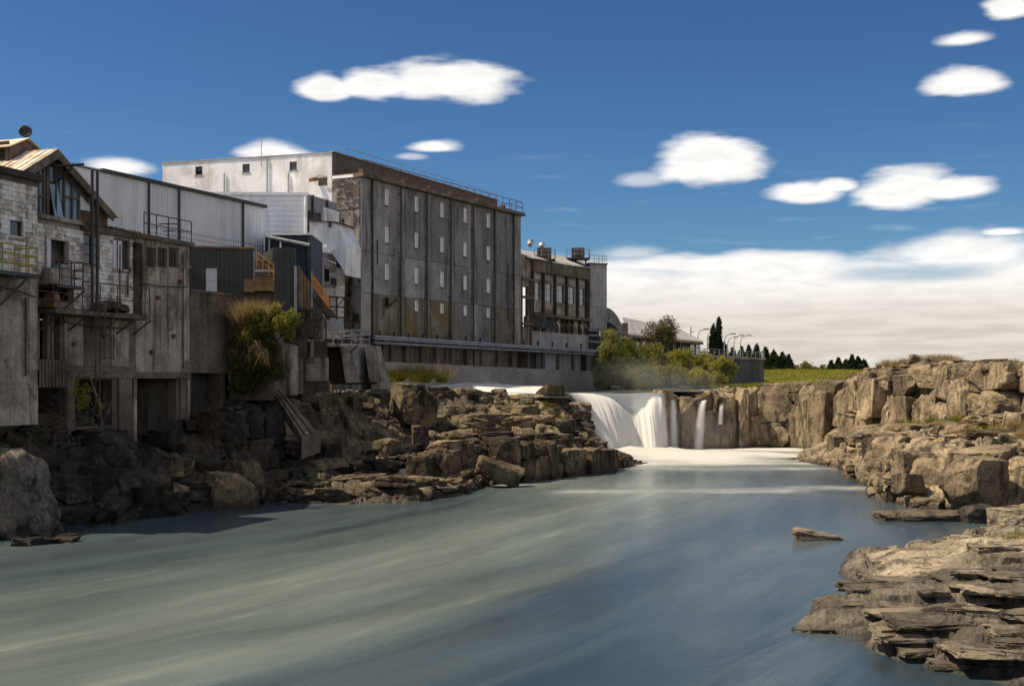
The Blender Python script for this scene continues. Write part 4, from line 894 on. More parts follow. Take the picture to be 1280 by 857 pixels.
waterfall('thin straight white waterfall just right of the main fall', [(14.1, 106.9, 4.45), (14.55, 106.9, 4.5)], [(13.75, 105.8, .0), (14.85, 105.8, .0)], 24, 40, 0, bulge=.08, seed=9, soft=.42, whiten=lambda S, T: .15+.2*T, group=FG)
waterfall('thin slanting white waterfall, third from the left on the cliff', [(17.15, 108.6, 4.35), (17.75, 108.8, 4.45)], [(15.95, 106.7, .0), (17.2, 106.9, .0)], 24, 40, 0, bulge=.08, seed=12, soft=.42, whiten=lambda S, T: .15+.2*T, group=FG)
waterfall('short faint trickle of water, rightmost on the cliff', [(19.05, 109.9, 4.1), (19.5, 110.0, 4.2)], [(18.6, 108.8, 2.2), (19.2, 109.0, 2.2)], 16, 24, 0, bulge=.06, seed=15, soft=.35, whiten=lambda S, T: .05+0*T, group=FG)
waterfall('low white rapid spilling over the bank crest left of the main fall', [W(588, 480, 99), W(640, 481, 100), W(690, 483, 101)], [W(590, 489, 93), W(640, 490, 94), W(700, 494, 96)], 80, 16, 0, bulge=.25, seed=21, soft=.08, whiten=lambda S, T: .2+0*T, group=FG)

# ------------------------------------------------------------------ the mill: main block
random.seed(3)
A0, A1 = ((450-CX)/F*95, 95.), ((650-CX)/F*117.6, 117.6)
FA = Fac(A0, A1); LA = FA.len
ZT, ZB = 22.5, 9.75                       # roof line and foot of the panelled face
def back(f, u, dist): v = f.pt(u, 0, -dist); return (v.x, v.y)
main = thing('mill_block', 'tall grey concrete mill block with rows of white blanked windows above the river', 'building', (A0[0], A0[1], 4.5))
solid('wall', [back(FA, 0, .32), back(FA, LA, .32), back(FA, LA, 20), back(FA, 0, 20)], 4.4, ZT-.2, M['conc_dk'], main)
# bays between the down pipes
bx = [463, 476, 498.6, 531, 561, 589, 616, 640]
bu = [0.]+[FA.uz(x, 400)[0] for x in bx]+[LA]
zj = [ZB, 13.15, 16.45, ZT-.25]
wcols = [(483, 2), (520, 3), (552, 4), (581, 5), (610, 6)]
wz = [(20.45, 21.76), (17.4, 18.69), (14.37, 15.68), (12.05, 12.95)]
wu = {b: FA.uz(x, 380)[0] for x, b in wcols}
WW = .235
pm = {0: ['panel2', 'conc', 'mott'], 1: ['panel2', 'panel2', 'panel3']}
for b in range(len(bu)-1):
    a, e = bu[b]+.03, bu[b+1]-.03
    holes = [(wu[b]-WW, wu[b]+WW, z0, z1) for z0, z1 in wz] if b in wu else []
    cuts = [a, e] if b in (0, 1, 8) else ([a, (a+wu[b]-WW)/2-.25, wu[b]+WW+.45, e] if b in wu else [a, e])
    for j in range(3):
        for k in range(len(cuts)-1):
            c0, c1 = cuts[k]+(.012 if k else 0), cuts[k+1]-(.012 if k < len(cuts)-2 else 0)
            z0, z1 = zj[j]+.015, zj[j+1]-.015; mb = MB(); dd = .0+rnd(-.025, .03)+(.10 if b in (0, 1, 8) else 0)
            hs = [h for h in holes if h[0] < c1 and h[1] > c0 and h[2] < z1 and h[3] > z0]
            FA.wall(mb, c0, c1, z0, z1, -.3, dd, hs)
            if b in (0, 1, 8): mk = ['panel3' if b == 1 else 'panel2', 'panel2', 'panel2'][j]
            elif j == 0: mk = 'panel3' if b in (2, 3, 4) else random.choice(['panel2', 'panel3', 'panel'])
            else: mk = random.choice(['panel', 'panel', 'panel', 'panel2'])
            mb.build('wall_panel', M[mk], main)
for b in wu:
    for r, (z0, z1) in enumerate(wz):
        u0, u1 = wu[b]-WW, wu[b]+WW; fr = MB(); t = .05
        if (b, r) == (2, 3):   # the one with its board hanging out
            FA.box(fr, u0, u0+t, z0, z1, -.2, .05); FA.box(fr, u1-t, u1, z0, z1, -.2, .05); FA.box(fr, u0+t, u1-t, z1-t, z1, -.2, .05); fo = fr.build('window', M['timber_dk'], main)
            q = MB(); q.prism([FA.pt(u0, z0, .02), FA.pt(u1+.3, z0+.75, .55), FA.pt(u1+.32, z0+.8, .53), FA.pt(u0+.02, z0+.06, .0)], FA.n*.03+FA.u*.35); tag(q.build('flap', M['steel'], fo), 'loose dark flap hanging open')
            continue
        FA.box(fr, u0, u0+t, z0, z1, -.2, .05); FA.box(fr, u1-t, u1, z0, z1, -.2, .05); FA.box(fr, u0+t, u1-t, z1-t, z1, -.2, .05); FA.box(fr, u0+t, u1-t, z0, z0+t, -.2, .05)
        fo = fr.build('window', M['blank'], main); q = MB(); FA.box(q, u0+t, u1-t, z0+t, z1-t, -.16, -.06-rnd(0, .05)); q.build('board', M['blank'], fo)
        q = MB(); FA.box(q, u0-.05, u1+.05, z0-.09, z0-.003, -.05, .12); q.build('sill', M['conc_dk'], fo)
for x in (463.5, 499, 531.5, 561.5, 589.5, 616.5, 640.5):
    u = FA.uz(x, 380)[0]; mb = MB(); mb.tube([FA.pt(u, ZT-.3, .2), FA.pt(u, ZB-.1, .2)], .075, 8)
    for z in np.arange(ZB+.6, ZT-.5, 1.6): FA.box(mb, u-.11, u+.11, z, z+.07, .03, .26)
    mb.build('downpipe', M['steel'], main)
for x, y0, y1 in ((470, 300, 330), (634, 330, 400), (478, 372, 395)):
    u, zz = FA.uz(x, y0); mb = MB(); mb.tube([FA.pt(u, zz, .16), FA.pt(u, FA.uz(x, y1)[1], .16)], .05, 6); mb.build('conduit', M['steel'], main)
mb = MB(); FA.box(mb, -.15, LA+.35, ZT-.2, ZT+.1, -20, .42); mb.build('roof_slab', M['conc_dk'], main)
for x in (452, 504, 536, 564, 596, 628):
    u = FA.uz(x, 240)[0]; mb = MB(); FA.box(mb, u-.16, u+.16, ZT+.12, ZT+.42, -.2, .25); mb.build('roof_vent', M['rust'], main)
railing(main, [FA.pt(0.1, ZT+.1, .2), FA.pt(LA+.2, ZT+.1, .2), FA.pt(LA+.2, ZT+.1, -3.5)], 1.05, 2, 1.3, M['rust'], w=.045)
# end wall towards the camera: mottled plaster with a block patch
B0 = W(415, 190, 96.2); ZBT = B0.z
FE = Fac((B0.x, B0.y), A0)                # end wall between the two corners
mb = MB(); FE.box(mb, 0, FE.len-.02, 4.5, ZT-.22, -.4, .02); mb.build('end_wall', M['mott'], main)
uz = FE.rect(421, 219, 449, 262)
blockwork(FE, main, uz[0], FE.len-.06, uz[2], ZT-.25, .02, M['mott'], .39, .19, mats=[M['conc_dk'], M['conc_black'], M['mott']], gap=.02)
ivy_spot = FE

mb = MB(); FE.box(mb, .1, FE.len-.2, ZT-.215, ZT-.0, -.5, .12); mb.build('coping', M['white'], main)

# the white upper block behind it
Bl = W(203, 203, 100.7)
white = thing('upper_mill_block', 'tall dirty white mill block rising behind the grey concrete mill', 'building', (Bl.x, Bl.y, 4.5))
FB = Fac((Bl.x, Bl.y), (B0.x, B0.y)); q = W(621, 250, 121.7); FR = Fac((B0.x, B0.y), (q.x, q.y))
hl = [FB.rect(244, 208, 253, 218.5), FB.rect(303, 205, 312, 215.5), FB.rect(362, 202, 371, 212.5)]
lv = FB.rect(398, 222, 409, 232)
# the face is cast in slabs with joints at the pilaster lines
xs = [203, 281, 334.5, 361, 415]
us = [FB.uz(x, 230)[0] for x in xs]; us[0] = 0; us[-1] = FB.len
for a, b in zip(us, us[1:]):
    mb = MB(); FB.wall(mb, a+.008, b-.008, 9., ZBT-.12, -.35, rnd(-.012, .012), [h for h in hl+[lv] if h[0] >= a and h[1] <= b]); mb.build('wall_panel', M['white'], white)
bk = [(FB.pt(0, 0, -.4).x, FB.pt(0, 0, -.4).y), (FB.pt(FB.len, 0, -.4).x-.5, FB.pt(FB.len, 0, -.4).y), (FR.pt(FR.len, 0, -.4).x, FR.pt(FR.len, 0, -.4).y), (FR.pt(FR.len, 0, -14).x, FR.pt(FR.len, 0, -14).y), (FB.pt(0, 0, -26).x, FB.pt(0, 0, -26).y)]
solid('core', bk, 4.5, ZBT-.3, M['conc_in'], white)
mb = MB(); FB.box(mb, -.05, FB.len+.02, ZBT-.115, ZBT, -.5, .06); mb.build('coping', M['galv'], white)
for i, h in enumerate(hl): window(FB, white, *h, -.12, 1, 2, M['timber_dk'], M['glass'], .06, skip=((0, 0),) if i == 0 else (), sill=M['conc_lt'])
mb = MB(); FB.box(mb, lv[0], lv[1], lv[2], lv[3], -.3, -.2)
for k in range(6): z = lv[2]+(lv[3]-lv[2])*(k+.5)/6; FB.box(mb, lv[0], lv[1], z-.03, z+.03, -.18, .02)
lo = mb.build('louvre', M['brown'], white)
mb = MB(); mb.tube([FB.pt(lv[0]-.02, lv[3]-.1, .15), FB.pt(lv[0]-.35, lv[3]-.2, .5), FB.pt(lv[0]-.55, lv[3]-.25, .55)], .17, 10); mb.build('elbow_duct', M['ochre'], white)
mb = MB(); mb.tube([FB.P(397, 219, .3), FB.P(409, 221, .3)], .06, 6); mb.build('duct_hood', M['galv'], white)
for x, y0, y1 in ((334.5, 198, 243), (281, 217, 243), (361, 217, 243)):
    u, z1 = FB.uz(x, y0); mb = MB(); mb.tube([FB.pt(u, z1, .1), FB.pt(u, FB.uz(x, y1)[1], .1)], .06, 6); mb.build('downpipe', M['galv'], white)
u, z1 = FB.uz(328.5, 173); mb = MB(); mb.tube([FB.pt(u, z1, .25), FB.pt(u, FB.uz(328.5, 209)[1], .25)], .035, 6); mb.bar(FB.pt(u-.3, z1, .25), FB.pt(u+.1, z1, .25), .05); mb.build('mast', M['galv'], white)
for x in (208, 213): mb = MB(); u, z1 = FB.uz(x, 196); mb.tube([FB.pt(u, ZBT, -.2), FB.pt(u, z1, -.2)], .03, 5); mb.build('aerial', M['galv'], white)
# brown clad side of the upper block along the roof terrace
ribbed('cladding_sheet', FR, white, M['brown'], 0, FR.len, ZT-.1, ZBT, ZBT, .02, .3, .05, 1.6)
mb = MB(); FR.box(mb, 0, FR.len+.05, ZBT+.004, ZBT+.1, -.3, .16); mb.build('coping', M['galv'], white)
railing(white, [FR.pt(2, ZBT+.1, .05), FR.pt(FR.len, ZBT+.1, .05)], .55, 1, 2., M['galv'], w=.035)

# foot of the mill: dark undercroft, pipes, apron wall
q0, q1 = W(468, 440, 96.3), W(742, 452, 131.5)
FU = Fac((q0.x, q0.y), (q1.x, q1.y))
under = thing('undercroft_wall', 'low dark concrete undercroft with piers under the long mill pipes', 'wall', (q0.x, q0.y, 7))
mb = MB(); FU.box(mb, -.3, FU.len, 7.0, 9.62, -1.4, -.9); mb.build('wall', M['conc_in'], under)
for x in np.linspace(474, 738, 15):
    u = FU.uz(x, 440)[0]; mb = MB(); FU.box(mb, u-.22, u+.22, 7.2, 9.5, -.9, -.15); mb.build('pier', M['conc_dk'], under)
mb = MB(); FU.box(mb, -.3, FU.len, 9.5, 9.66, -1.4, .1); mb.build('ledge', M['conc_dk'], under)
for x0, x1 in ((484, 497), (517, 532), (563, 572), (598, 628), (680, 735)):
    u0, u1 = FU.uz(x0, 440)[0], FU.uz(x1, 440)[0]; mb = MB(); FU.box(mb, u0, u1, 7.1, 9.45, -.9, -.4+rnd(-.05, .05)); mb.build('infill_panel', M['conc_lt' if x0 > 600 else 'conc_dk'], under)
mb = MB(); u = FU.uz(731.5, 455)[0]; FU.box(mb, u-.3, u+.3, 7.2, 9.0, -.35, .3); mb.build('penstock_frame', M['steel'], under)
pr = thing('pipe_run', 'pair of long grey pipes running along the foot of the mill', 'pipes', (q0.x, q0.y, 9.6))
for y0, y1, r, d in ((420.5, 438.5, .13, .42), (428, 443, .11, .5), (423.5, 440.2, .07, .75)):
    a, b = FU.P(468, y0, d), FU.P(745, y1, d); z = (a.z+b.z)/2
    mb = MB(); mb.tube([(a.x, a.y, a.z), (b.x, b.y, b.z)], r, 10)
    mb.build('pipe', M['pipe'], pr)
for x in np.linspace(472, 742, 16):
    u, z = FU.uz(x, 424); mb = MB(); FU.box(mb, u-.06, u+.06, 9.35, 10.15, .15, .3); FU.box(mb, u-.05, u+.05, 9.3, 9.38, -.2, .85); mb.build('bracket', M['steel'], pr)
q0, q1 = W(472, 452, 95), W(742, 466, 130.5)
FP = Fac((q0.x, q0.y), (q1.x, q1.y))
ap = thing('apron_wall', 'long low pale concrete river wall under the mill', 'wall', (q0.x, q0.y, 4.5))
n = 11
for k in range(n):
    a, b = FP.len*k/n, FP.len*(k+1)/n-.015; zt = 7.65-.45*k/n; mb = MB()
    mb.hexa([FP.pt(a, 4.4, .5), FP.pt(b, 4.4, .5), FP.pt(b, 4.4, -.6), FP.pt(a, 4.4, -.6), FP.pt(a, zt, 0), FP.pt(b, zt, 0), FP.pt(b, zt, -.6), FP.pt(a, zt, -.6)]); mb.build('wall_slab', M['apron'], ap)

# ---- annex with the five tall windows
C0, C1 = ((664-CX)/F*124, 124.), ((737-CX)/F*135.3, 135.3)
FC = Fac(C0, C1); LC = FC.len; ZC = FC.uz(664, 324)[1]
ann = thing('turbine_annex', 'stained concrete annex with five tall whitened windows beside the mill', 'building', (C0[0], C0[1], 7))
wr = [(665.9, 675.2), (680.2, 689.8), (695, 704.6), (709.2, 718.4), (722.4, 730.4)]
zw0, zw1 = FC.uz(670, 375)[1], FC.uz(670, 351.5)[1]
hs = [(FC.uz(a, 360)[0], FC.uz(b, 360)[0], zw0, zw1) for a, b in wr]
zl = FC.uz(670, 392)[1]; zf = FC.uz(670, 340)[1]
mb = MB(); FC.wall(mb, 0, LC, zl, zf, -.45, 0, hs); mb.build('wall', M['conc'], ann)
for h in hs:
    window(FC, ann, *h, -.2, 2, 3, M['steel'], M['glass_w'], .05, sill=M['conc_dk'])
    mb = MB(); FC.box(mb, h[0]+.02, h[1]-.02, zw1+.25, zf-.25, 0, .05); mb.build('spandrel_panel', M['conc_lt'], ann)
    mb = MB(); FC.box(mb, h[0]+.02, h[1]-.02, zl+.15, zw0-.22, 0, .05); mb.build('spandrel_panel', M['conc'], ann)
us = [hs[0][0]-.3]+[(hs[k][1]+hs[k+1][0])/2 for k in range(4)]+[hs[4][1]+.3]
for u in us: mb = MB(); FC.box(mb, u-.16, u+.16, zl, zf+.02, .0, .28); mb.build('pilaster', M['conc_in'], ann)
mb = MB(); FC.box(mb, -.1, LC, zf+.02, ZC, -.45, .34); mb.build('fascia', M['conc_dk'], ann)
mb = MB(); FC.box(mb, -.1, LC+.1, zl-.28, zl, -.45, .5); mb.build('ledge', M['conc_dk'], ann)
zs = FC.uz(670, 414)[1]
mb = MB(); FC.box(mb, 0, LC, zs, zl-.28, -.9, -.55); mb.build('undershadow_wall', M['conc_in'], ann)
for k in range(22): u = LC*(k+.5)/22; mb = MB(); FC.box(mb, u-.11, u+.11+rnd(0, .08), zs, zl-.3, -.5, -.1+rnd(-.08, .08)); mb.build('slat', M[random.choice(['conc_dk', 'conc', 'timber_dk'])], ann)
mb = MB(); FC.box(mb, 0, LC, 9.7, zs, -.9, .12); mb.build('base_wall', M['conc_lt'], ann)
for x, y in ((670, 402), (685, 404), (672, 395)):     # crushed ducts and hoods hanging off the wall
    p = FC.P(x, y, .5); mb = MB(); mb.hexa([p+Vector(v) for v in ((-.7, -.3, -.4), (.8, .1, -.7), (.9, .5, -.5), (-.6, .3, -.3), (-.8, -.2, .35), (.6, 0, .1), (.7, .4, .3), (-.6, .4, .5))]); mb.build('hood', M['steel'], ann)
# end bay, sunlit
q = W(649, 318, 121); FCe = Fac((q.x, q.y), C0); ze = FC.uz(664, 324)[1]
hole = FCe.rect(650, 358, 661, 408); mb = MB(); FCe.wall(mb, 0, FCe.len, 7, ze+.3, -.4, -.02, [hole]); mb.build('end_wall', M['conc'], ann)
mb = MB(); FCe.box(mb, 0, FCe.len, 7, ze, -3, -2.6); mb.build('back_wall', M['conc_in'], ann)
for x in (650.5, 662.5): u = FCe.uz(x, 380)[0]; mb = MB(); FCe.box(mb, u-.15, u+.15, 7, ze-2.2, -.02, .2); mb.build('post', M['timber'], ann)
for y in (349, 372, 405): z = FCe.uz(656, y)[1]; mb = MB(); FCe.box(mb, 0, FCe.len, z-.12, z+.12, .2, .38); mb.build('beam', M['timber'], ann)
# lean roof
r0, r1 = W(649, 304, 128), W(734, 334, 139); zr = (r0.z+r1.z)/2
e0, e1 = FC.pt(-1.6, ZC+.02, .45), FC.pt(LC+.1, ZC+.02, .45); n = 10
for k in range(n):
    f0, f1 = k/n, (k+1)/n-.002; a, b = e0.lerp(e1, f0), e0.lerp(e1, f1); c, d_ = r0.lerp(r1, f1), r0.lerp(r1, f0); mb = MB(); mb.prism([a, b, Vector((c.x, c.y, zr)), Vector((d_.x, d_.y, zr))], (0, 0, .08)); mb.build('roof_sheet', M['roofg'], ann)
mb = MB(); mb.prism([(e0.x, e0.y, ZC-.05), (e1.x, e1.y, ZC-.05), (r1.x, r1.y, ZC-.05), (r0.x, r0.y, ZC-.05)], (0, 0, .04)); mb.build('soffit', M['conc_in'], ann)
def roof_pt(x, y, D): return W(x, y, D)
# roof plant
def cooler(label, x0, x1, y0, y1, D, deck=None, group='roof plant on the annex'):
    a, b = W(x0, y1, D), W(x1, y0, D); w = b.x-a.x; t = thing('cooling_unit', label, 'roof plant', ((a.x+b.x)/2, D, a.z), group)
    MB().box(a.x, b.x, D, D+w*.8, a.z, b.z).build('casing', M['brown'], t)
    for k in range(5):
        z0 = a.z+(b.z-a.z)*(k+.2)/5; MB().box(a.x-.05, b.x+.05, D-.12, D-.02, z0, z0+(b.z-a.z)*.11).build('louvre_slat', M['timber'], t)
    for k in range(3): x = a.x+w*k/2; MB().box(x-.06, x+.06, D-.16, D-.125, a.z, b.z).build('casing_post', M['brown'], t)
    if deck:
        dx0, dx1, dy = deck; c, e = W(dx0, dy, D-.6), W(dx1, dy, D-.6); zd = c.z
        MB().box(c.x, e.x, D-.8, D+w, zd-.14, zd).build('deck', M['steel'], t)
        railing(t, [(c.x, D+w*.7, zd), (c.x, D-.7, zd), (e.x, D-.7, zd), (e.x, D+w*.7, zd)], .9, 2, .8, M['galv'], w=.05)
        for x in (c.x+.4, e.x-.4): MB().bar((x, D, zd-1.6), (x, D, zd-.14), .14).build('leg', M['steel'], t)
    return t
cooler('brown louvred cooling unit on the annex roof behind a rail', 672, 688.5, 309.5, 323.5, 127, (668, 694, 323.5))
cooler('dark louvred cooling unit on a railed deck at the end of the annex roof', 715, 730, 309.5, 321.5, 134, (708.5, 737, 322))
for lab, x, y0, y1, D in (('mushroom roof vent nearest the mill on the annex roof', 663, 299.5, 309, 126.5), ('mushroom roof vent above the louvred unit on the annex roof', 677.5, 303, 310, 128.5)):
    p, q = W(x, y1, D), W(x, y0, D); t = thing('roof_vent', lab, 'roof vent', p, 'roof vents on the annex'); h = q.z-p.z
    MB().tube([p, p+Vector((0, 0, h*.6))], .2, 10).build('stack', M['galv'], t); MB().tube([p+Vector((0, 0, h*.45)), p+Vector((0, 0, h*.7)), p+Vector((0, 0, h))], .42, 12, .26).build('cowl', M['galv'], t)
# blank grey tower at the end
T0, T1 = W(737.5, 411, 134.6), W(758.5, 411, 135.4); FT = Fac((T0.x, T0.y), (T1.x, T1.y)); ztw = FT.uz(748, 330.5)[1]; zbw = FT.uz(748, 411)[1]
tw = thing('stair_tower', 'plain pale grey end tower standing beside the annex windows', 'building', (T0.x, T0.y, zbw))
for k in range(3):
    z0, z1 = zbw+(ztw-zbw)*k/3, zbw+(ztw-zbw)*(k+1)/3-.012; mb = MB(); FT.box(mb, 0, FT.len, z0, z1, -7+.01*k, .012*(k % 2)); mb.build('wall_panel', M['conc_lt'], tw)
mb = MB(); FT.box(mb, -.08, FT.len+.08, ztw, ztw+.15, -7.1, .1); mb.build('coping', M['conc_dk'], tw)
railing(tw, [FT.pt(0, ztw+.15, 0), FT.pt(FT.len, ztw+.15, 0), FT.pt(FT.len, ztw+.15, -5)], .9, 2, .6, M['galv'], w=.04)
for x in (740, 748, 756): u = FT.uz(x, 430)[0]; mb = MB(); FT.box(mb, u-.15, u+.15, 6, zbw-.01, -.4, -.1); mb.build('leg', M['steel'], tw)
for y in (413, 419, 427): z = FT.uz(748, y)[1]; mb = MB(); mb.tube([FT.pt(-.3, z, .25), FT.pt(FT.len+2.5, z-.25, .3)], .1, 8); mb.build('pipe', M['pipe'], tw)
mb = MB(); FT.box(mb, -.1, FT.len, 5, zbw-.02, -5, -2); mb.build('back_wall', M['conc_in'], tw)

# ---- far sheds, bridge, lamps
q = W(758, 418, 141); bar_ = thing('barrel_shed', 'curved grey barrel roofed shed end right of the blank tower', 'building', (q.x, q.y, 5))
pts = [W(757, 420, 141)]+[W(x, y, 141) for x, y in ((757, 384), (763, 386), (768, 390), (773, 397), (777, 406), (778, 420))]
MB().prism(pts, (-6, 12, 0)).build('end_wall', M['conc_lt'], bar_)
a = [W(x, y, 140.8) for x, y in ((758, 402), (764, 404), (770, 409), (775, 417), (775, 424), (758, 424))]; MB().prism(a, (0, .15, 0)).build('door_panel', M['conc_in'], bar_)
q = W(781, 430, 146); lg = thing('river_shed', 'long low shed with a pale sloping roof behind the willows', 'building', (q.x, q.y, 5))
E0, E1 = W(785, 417.5, 146), W(879.5, 430, 175); zE = E0.z; E1.z = zE; R0, R1 = W(778, 396, 156), W(850, 413, 190); R1.z = R0.z = (R0.z+R1.z)/2
n = 12
for k in range(n):
    f0, f1 = k/n, (k+1)/n-.003; a, b = E0.lerp(E1, f0), E0.lerp(E1, f1); c, d_ = R0.lerp(R1, f1), R0.lerp(R1, f0); MB().prism([a, b, c, d_], (0, 0, .12)).build('roof_sheet', M['roofg'], lg)
FL = Fac((E0.x, E0.y), (E1.x, E1.y)); mb = MB(); FL.box(mb, 0, FL.len-.4, 4.5, zE-.15, -8, -.8); mb.build('wall', M['conc_in'], lg)
for x in range(790, 862, 8): u = FL.uz(x, 430)[0]; mb = MB(); FL.box(mb, u-.15, u+.15, 4.5, zE-.12, -.8, -.4); mb.build('post', M['steel'], lg)
mb = MB(); FL.box(mb, 0, FL.len, zE-.35, zE-.02, -.8, -.02); mb.build('eaves_beam', M['conc_dk'], lg)
for x0, x1 in ((793, 799), (803, 808), (812, 818)): r = FL.rect(x0, 427, x1, 436, -.75); mb = MB(); FL.box(mb, *r, -.79, -.7); mb.build('window', M['glass_w'], lg)
for x0, x1 in ((862, 868), (869, 874.5)): r = FL.rect(x0, 430, x1, 443.5, -.75); window(FL, lg, *r, -.7, 1, 3, M['steel'], M['glass_w'], .08)
q = W(781, 420, 143); ch = MB(); a, b = W(777.5, 420, 143), W(785, 403.5, 143); ch.box(a.x, b.x, 143, 144, a.z, b.z); tag(ch.build('duct_box', M['conc_dk'], None, loc=q), 'dark square duct standing between barrel shed and long shed', 'duct')
# road bridge abutment
b0, b1 = W(878, 440, 150), W(955, 449.5, 168); FBR = Fac((b0.x, b0.y), (b1.x, b1.y)); zb = (b0.z+b1.z)/2
br = thing('bridge_abutment', 'long dark concrete road abutment with a rail behind the willows', 'bridge', (b0.x, b0.y, 4.5))
n = 5
for k in range(n): mb = MB(); FBR.box(mb, FBR.len*k/n, FBR.len*(k+1)/n-.02, 4.4, zb-.35, -2, rnd(-.02, .02)); mb.build('wall_slab', M['conc_black'], br)
mb = MB(); FBR.box(mb, -8, FBR.len+.1, zb-.345, zb, -9, .25); mb.build('deck', M['conc'], br)
mb = MB(); FBR.box(mb, FBR.len-.3, FBR.len+.2, 4.4, zb-.35, -7, -2.01); mb.build('end_wall', M['conc_lt'], br)
railing(br, [FBR.pt(-6, zb, .1), FBR.pt(FBR.len-.2, zb, .1)], .75, 2, 1.6, M['pipe'], w=.055)
def lamp(label, x, ytop, ybase, D, arm, px_arm):
    p, q = W(x, ybase, D), W(x, ytop, D); t = thing('street_lamp', label, 'street lamp', p, 'street lamps along the bridge road')
    e = W(px_arm, ytop-1, D); MB().tube([p, q-Vector((0, 0, .8))], .11, 6, .08).build('pole', M['galv'], t)
    MB().tube([q-Vector((0, 0, .8)), q+Vector(((e.x-q.x)*.25, 0, .1)), e+Vector((0, 0, .25))], .07, 6).build('arm', M['galv'], t)
    MB().box(e.x-.1, e.x+.75, D-.16, D+.16, e.z+.17, e.z+.36).build('lamp_head', M['galv'], t)
lamp('street lamp with its arm to the right, left of the poplar over the long shed', 872.5, 414.5, 446, 185, 1, 880)
lamp('short street lamp partly hidden by the left side of the poplar', 884, 418, 446, 195, 1, 889)
lamp('street lamp rising from behind the right side of the poplar', 905.5, 420, 448, 200, 1, 914)
lamp('low arm street lamp between the poplar and the twin tall lamps', 909.5, 424, 449, 215, 1, 917)
lamp('tall street lamp, left one of the pair right of the poplar', 917.5, 422, 450, 205, 1, 925)
lamp('street lamp furthest right on the bridge road', 925.5, 422, 450, 208, 1, 934)
p = W(863.5, 440, 180); t = thing('mast', 'thin bare mast with one short cross arm above the long shed', 'mast', p)
MB().tube([p, W(863.5, 408.5, 180)], .09, 6).build('pole', M['galv'], t); MB().bar(W(863.5, 414.5, 180), W(868, 414.5, 180), .12).build('cross_arm', M['galv'], t)
p = W(953.5, 448, 166); t = thing('bollard_post', 'short pale post at the right end of the bridge rail', 'post', p); MB().tube([p, W(953.5, 439, 166)], .16, 8).build('shaft', M['conc_lt'], t); MB().box(p.x-.2, p.x+.2, p.y-.2, p.y+.2, W(0, 439, 166).z, W(0, 438, 166).z).build('cap', M['conc_lt'], t)

# ------------------------------------------------------------------ the old works on the left bank
random.seed(5)
# ---- white block building at the frame edge, with its tall concrete base
L0 = ((-70-CX)/F*47.1, 47.1); L1 = ((46.5-CX)/F*52, 52.)
FLa = Fac(L0, L1); z_t = FLa.uz(24, 229)[1]; z_m = FLa.uz(24, 343.5)[1]; z_b = FLa.uz(24, 531)[1]
bb = thing('blockwork_building', 'white painted blockwork building on a tall concrete base, at the left frame edge', 'building', (L1[0], L1[1], z_b))
win = FLa.rect(12.5, 275, 27.5, 297)
mb = MB(); FLa.wall(mb, 0, FLa.len-.03, z_m, z_t, -.35, -.006, [win]); mb.build('wall', M['mortar'], bb)
uL = FLa.uz(-30, 300)[0]
blockwork(FLa, bb, uL, FLa.len, z_m, z_t, -.006, M['wblk'], .4, .2, [(win[0]-.02, win[1]+.02, win[2]-.02, win[3]+.02)], mats=[M['wblk'], M['wblk'], M['wblk2']])
window(FLa, bb, *win, -.12, 1, 1, M['timber_dk'], M['glass'], .06, sill=M['conc'])
mb = MB(); FLa.box(mb, -.1, FLa.len+.12, z_t+.22, z_t+.5, -4, .28); mb.build('roof_slab', M['timber_dk'], bb)
mb = MB(); FLa.box(mb, 0, FLa.len, z_t, z_t+.22, -4, .05); mb.build('lintel_band', M['timber'], bb)
n = 3
for k in range(n):
    mb = MB(); a = FLa.len*k/n; b = FLa.len*(k+1)/n-.012
    for z0, z1 in ((z_b, z_b+1.75), (z_b+1.762, z_m-.01)): FLa.box(mb, a, b, z0, z1, -.6, .03+(.03 if z0 == z_b else 0)+rnd(-.01, .01))
    mb.build('wall_panel', M['conc'], bb)
mb = MB(); FLa.box(mb, 0, FLa.len-.2, z_b, z_t, -6, -.62); mb.build('core', M['conc_in'], bb)
# its yellow railed platform
zp = FLa.uz(25, 344)[1]; pd = 1.1; uP = FLa.uz(49, 344, pd)[0]
mb = MB(); FLa.box(mb, 0, uP, zp-.16, zp, .05, pd); pl = mb.build('platform', M['steel'], bb)
railing(bb, [FLa.pt(0, zp, pd-.05), FLa.pt(uP-.05, zp, pd-.05), FLa.pt(uP-.05, zp, .1)], 1.1, 3, .62, M['yellow'], w=.05)
for x in (22, 38): u = FLa.uz(x, 347, pd)[0]; mb = MB(); mb.bar(FLa.pt(u, zp-.17, pd-.1), FLa.pt(u-1.15, zp-1.75, .08), .1); mb.build('strut', M['steel'], bb)

# ---- central works: plane of the river face
K0 = ((44-CX)/F*54, 54.); K1 = ((236-CX)/F*64.7, 64.7)
FK = Fac(K0, K1); LK = FK.len
cw = thing('old_works', 'decaying white block and concrete works with gantries above the rocks', 'building', (K0[0], K0[1], 2.5))
U = lambda x, y=350: FK.uz(x, y)[0]
Z = lambda x, y: FK.uz(x, y)[1]
u165, u178 = U(166), U(178)
zfl = Z(120, 389); zr = Z(110, 283)
door = (U(56), U(86.5), Z(70, 347), Z(70, 297.5)); w1 = FK.rect(105, 293, 124, 331); w2 = FK.rect(142, 299, 161.5, 338)
low = (U(48), U(104), zfl, Z(70, 356))                 # open bay under the upper balcony
mb = MB(); FK.wall(mb, 0, u165, zfl, zr, -.35, -.006, [door, w1, w2, (low[0], U(92), zfl+.3, low[3]-.1)]); mb.build('wall', M['mortar'], cw)
ho = [(h[0]-.03, h[1]+.03, h[2]-.03, h[3]+.03) for h in (door, w1, w2)]+[(low[0]-.1, U(92), zfl, low[3]-.1)]
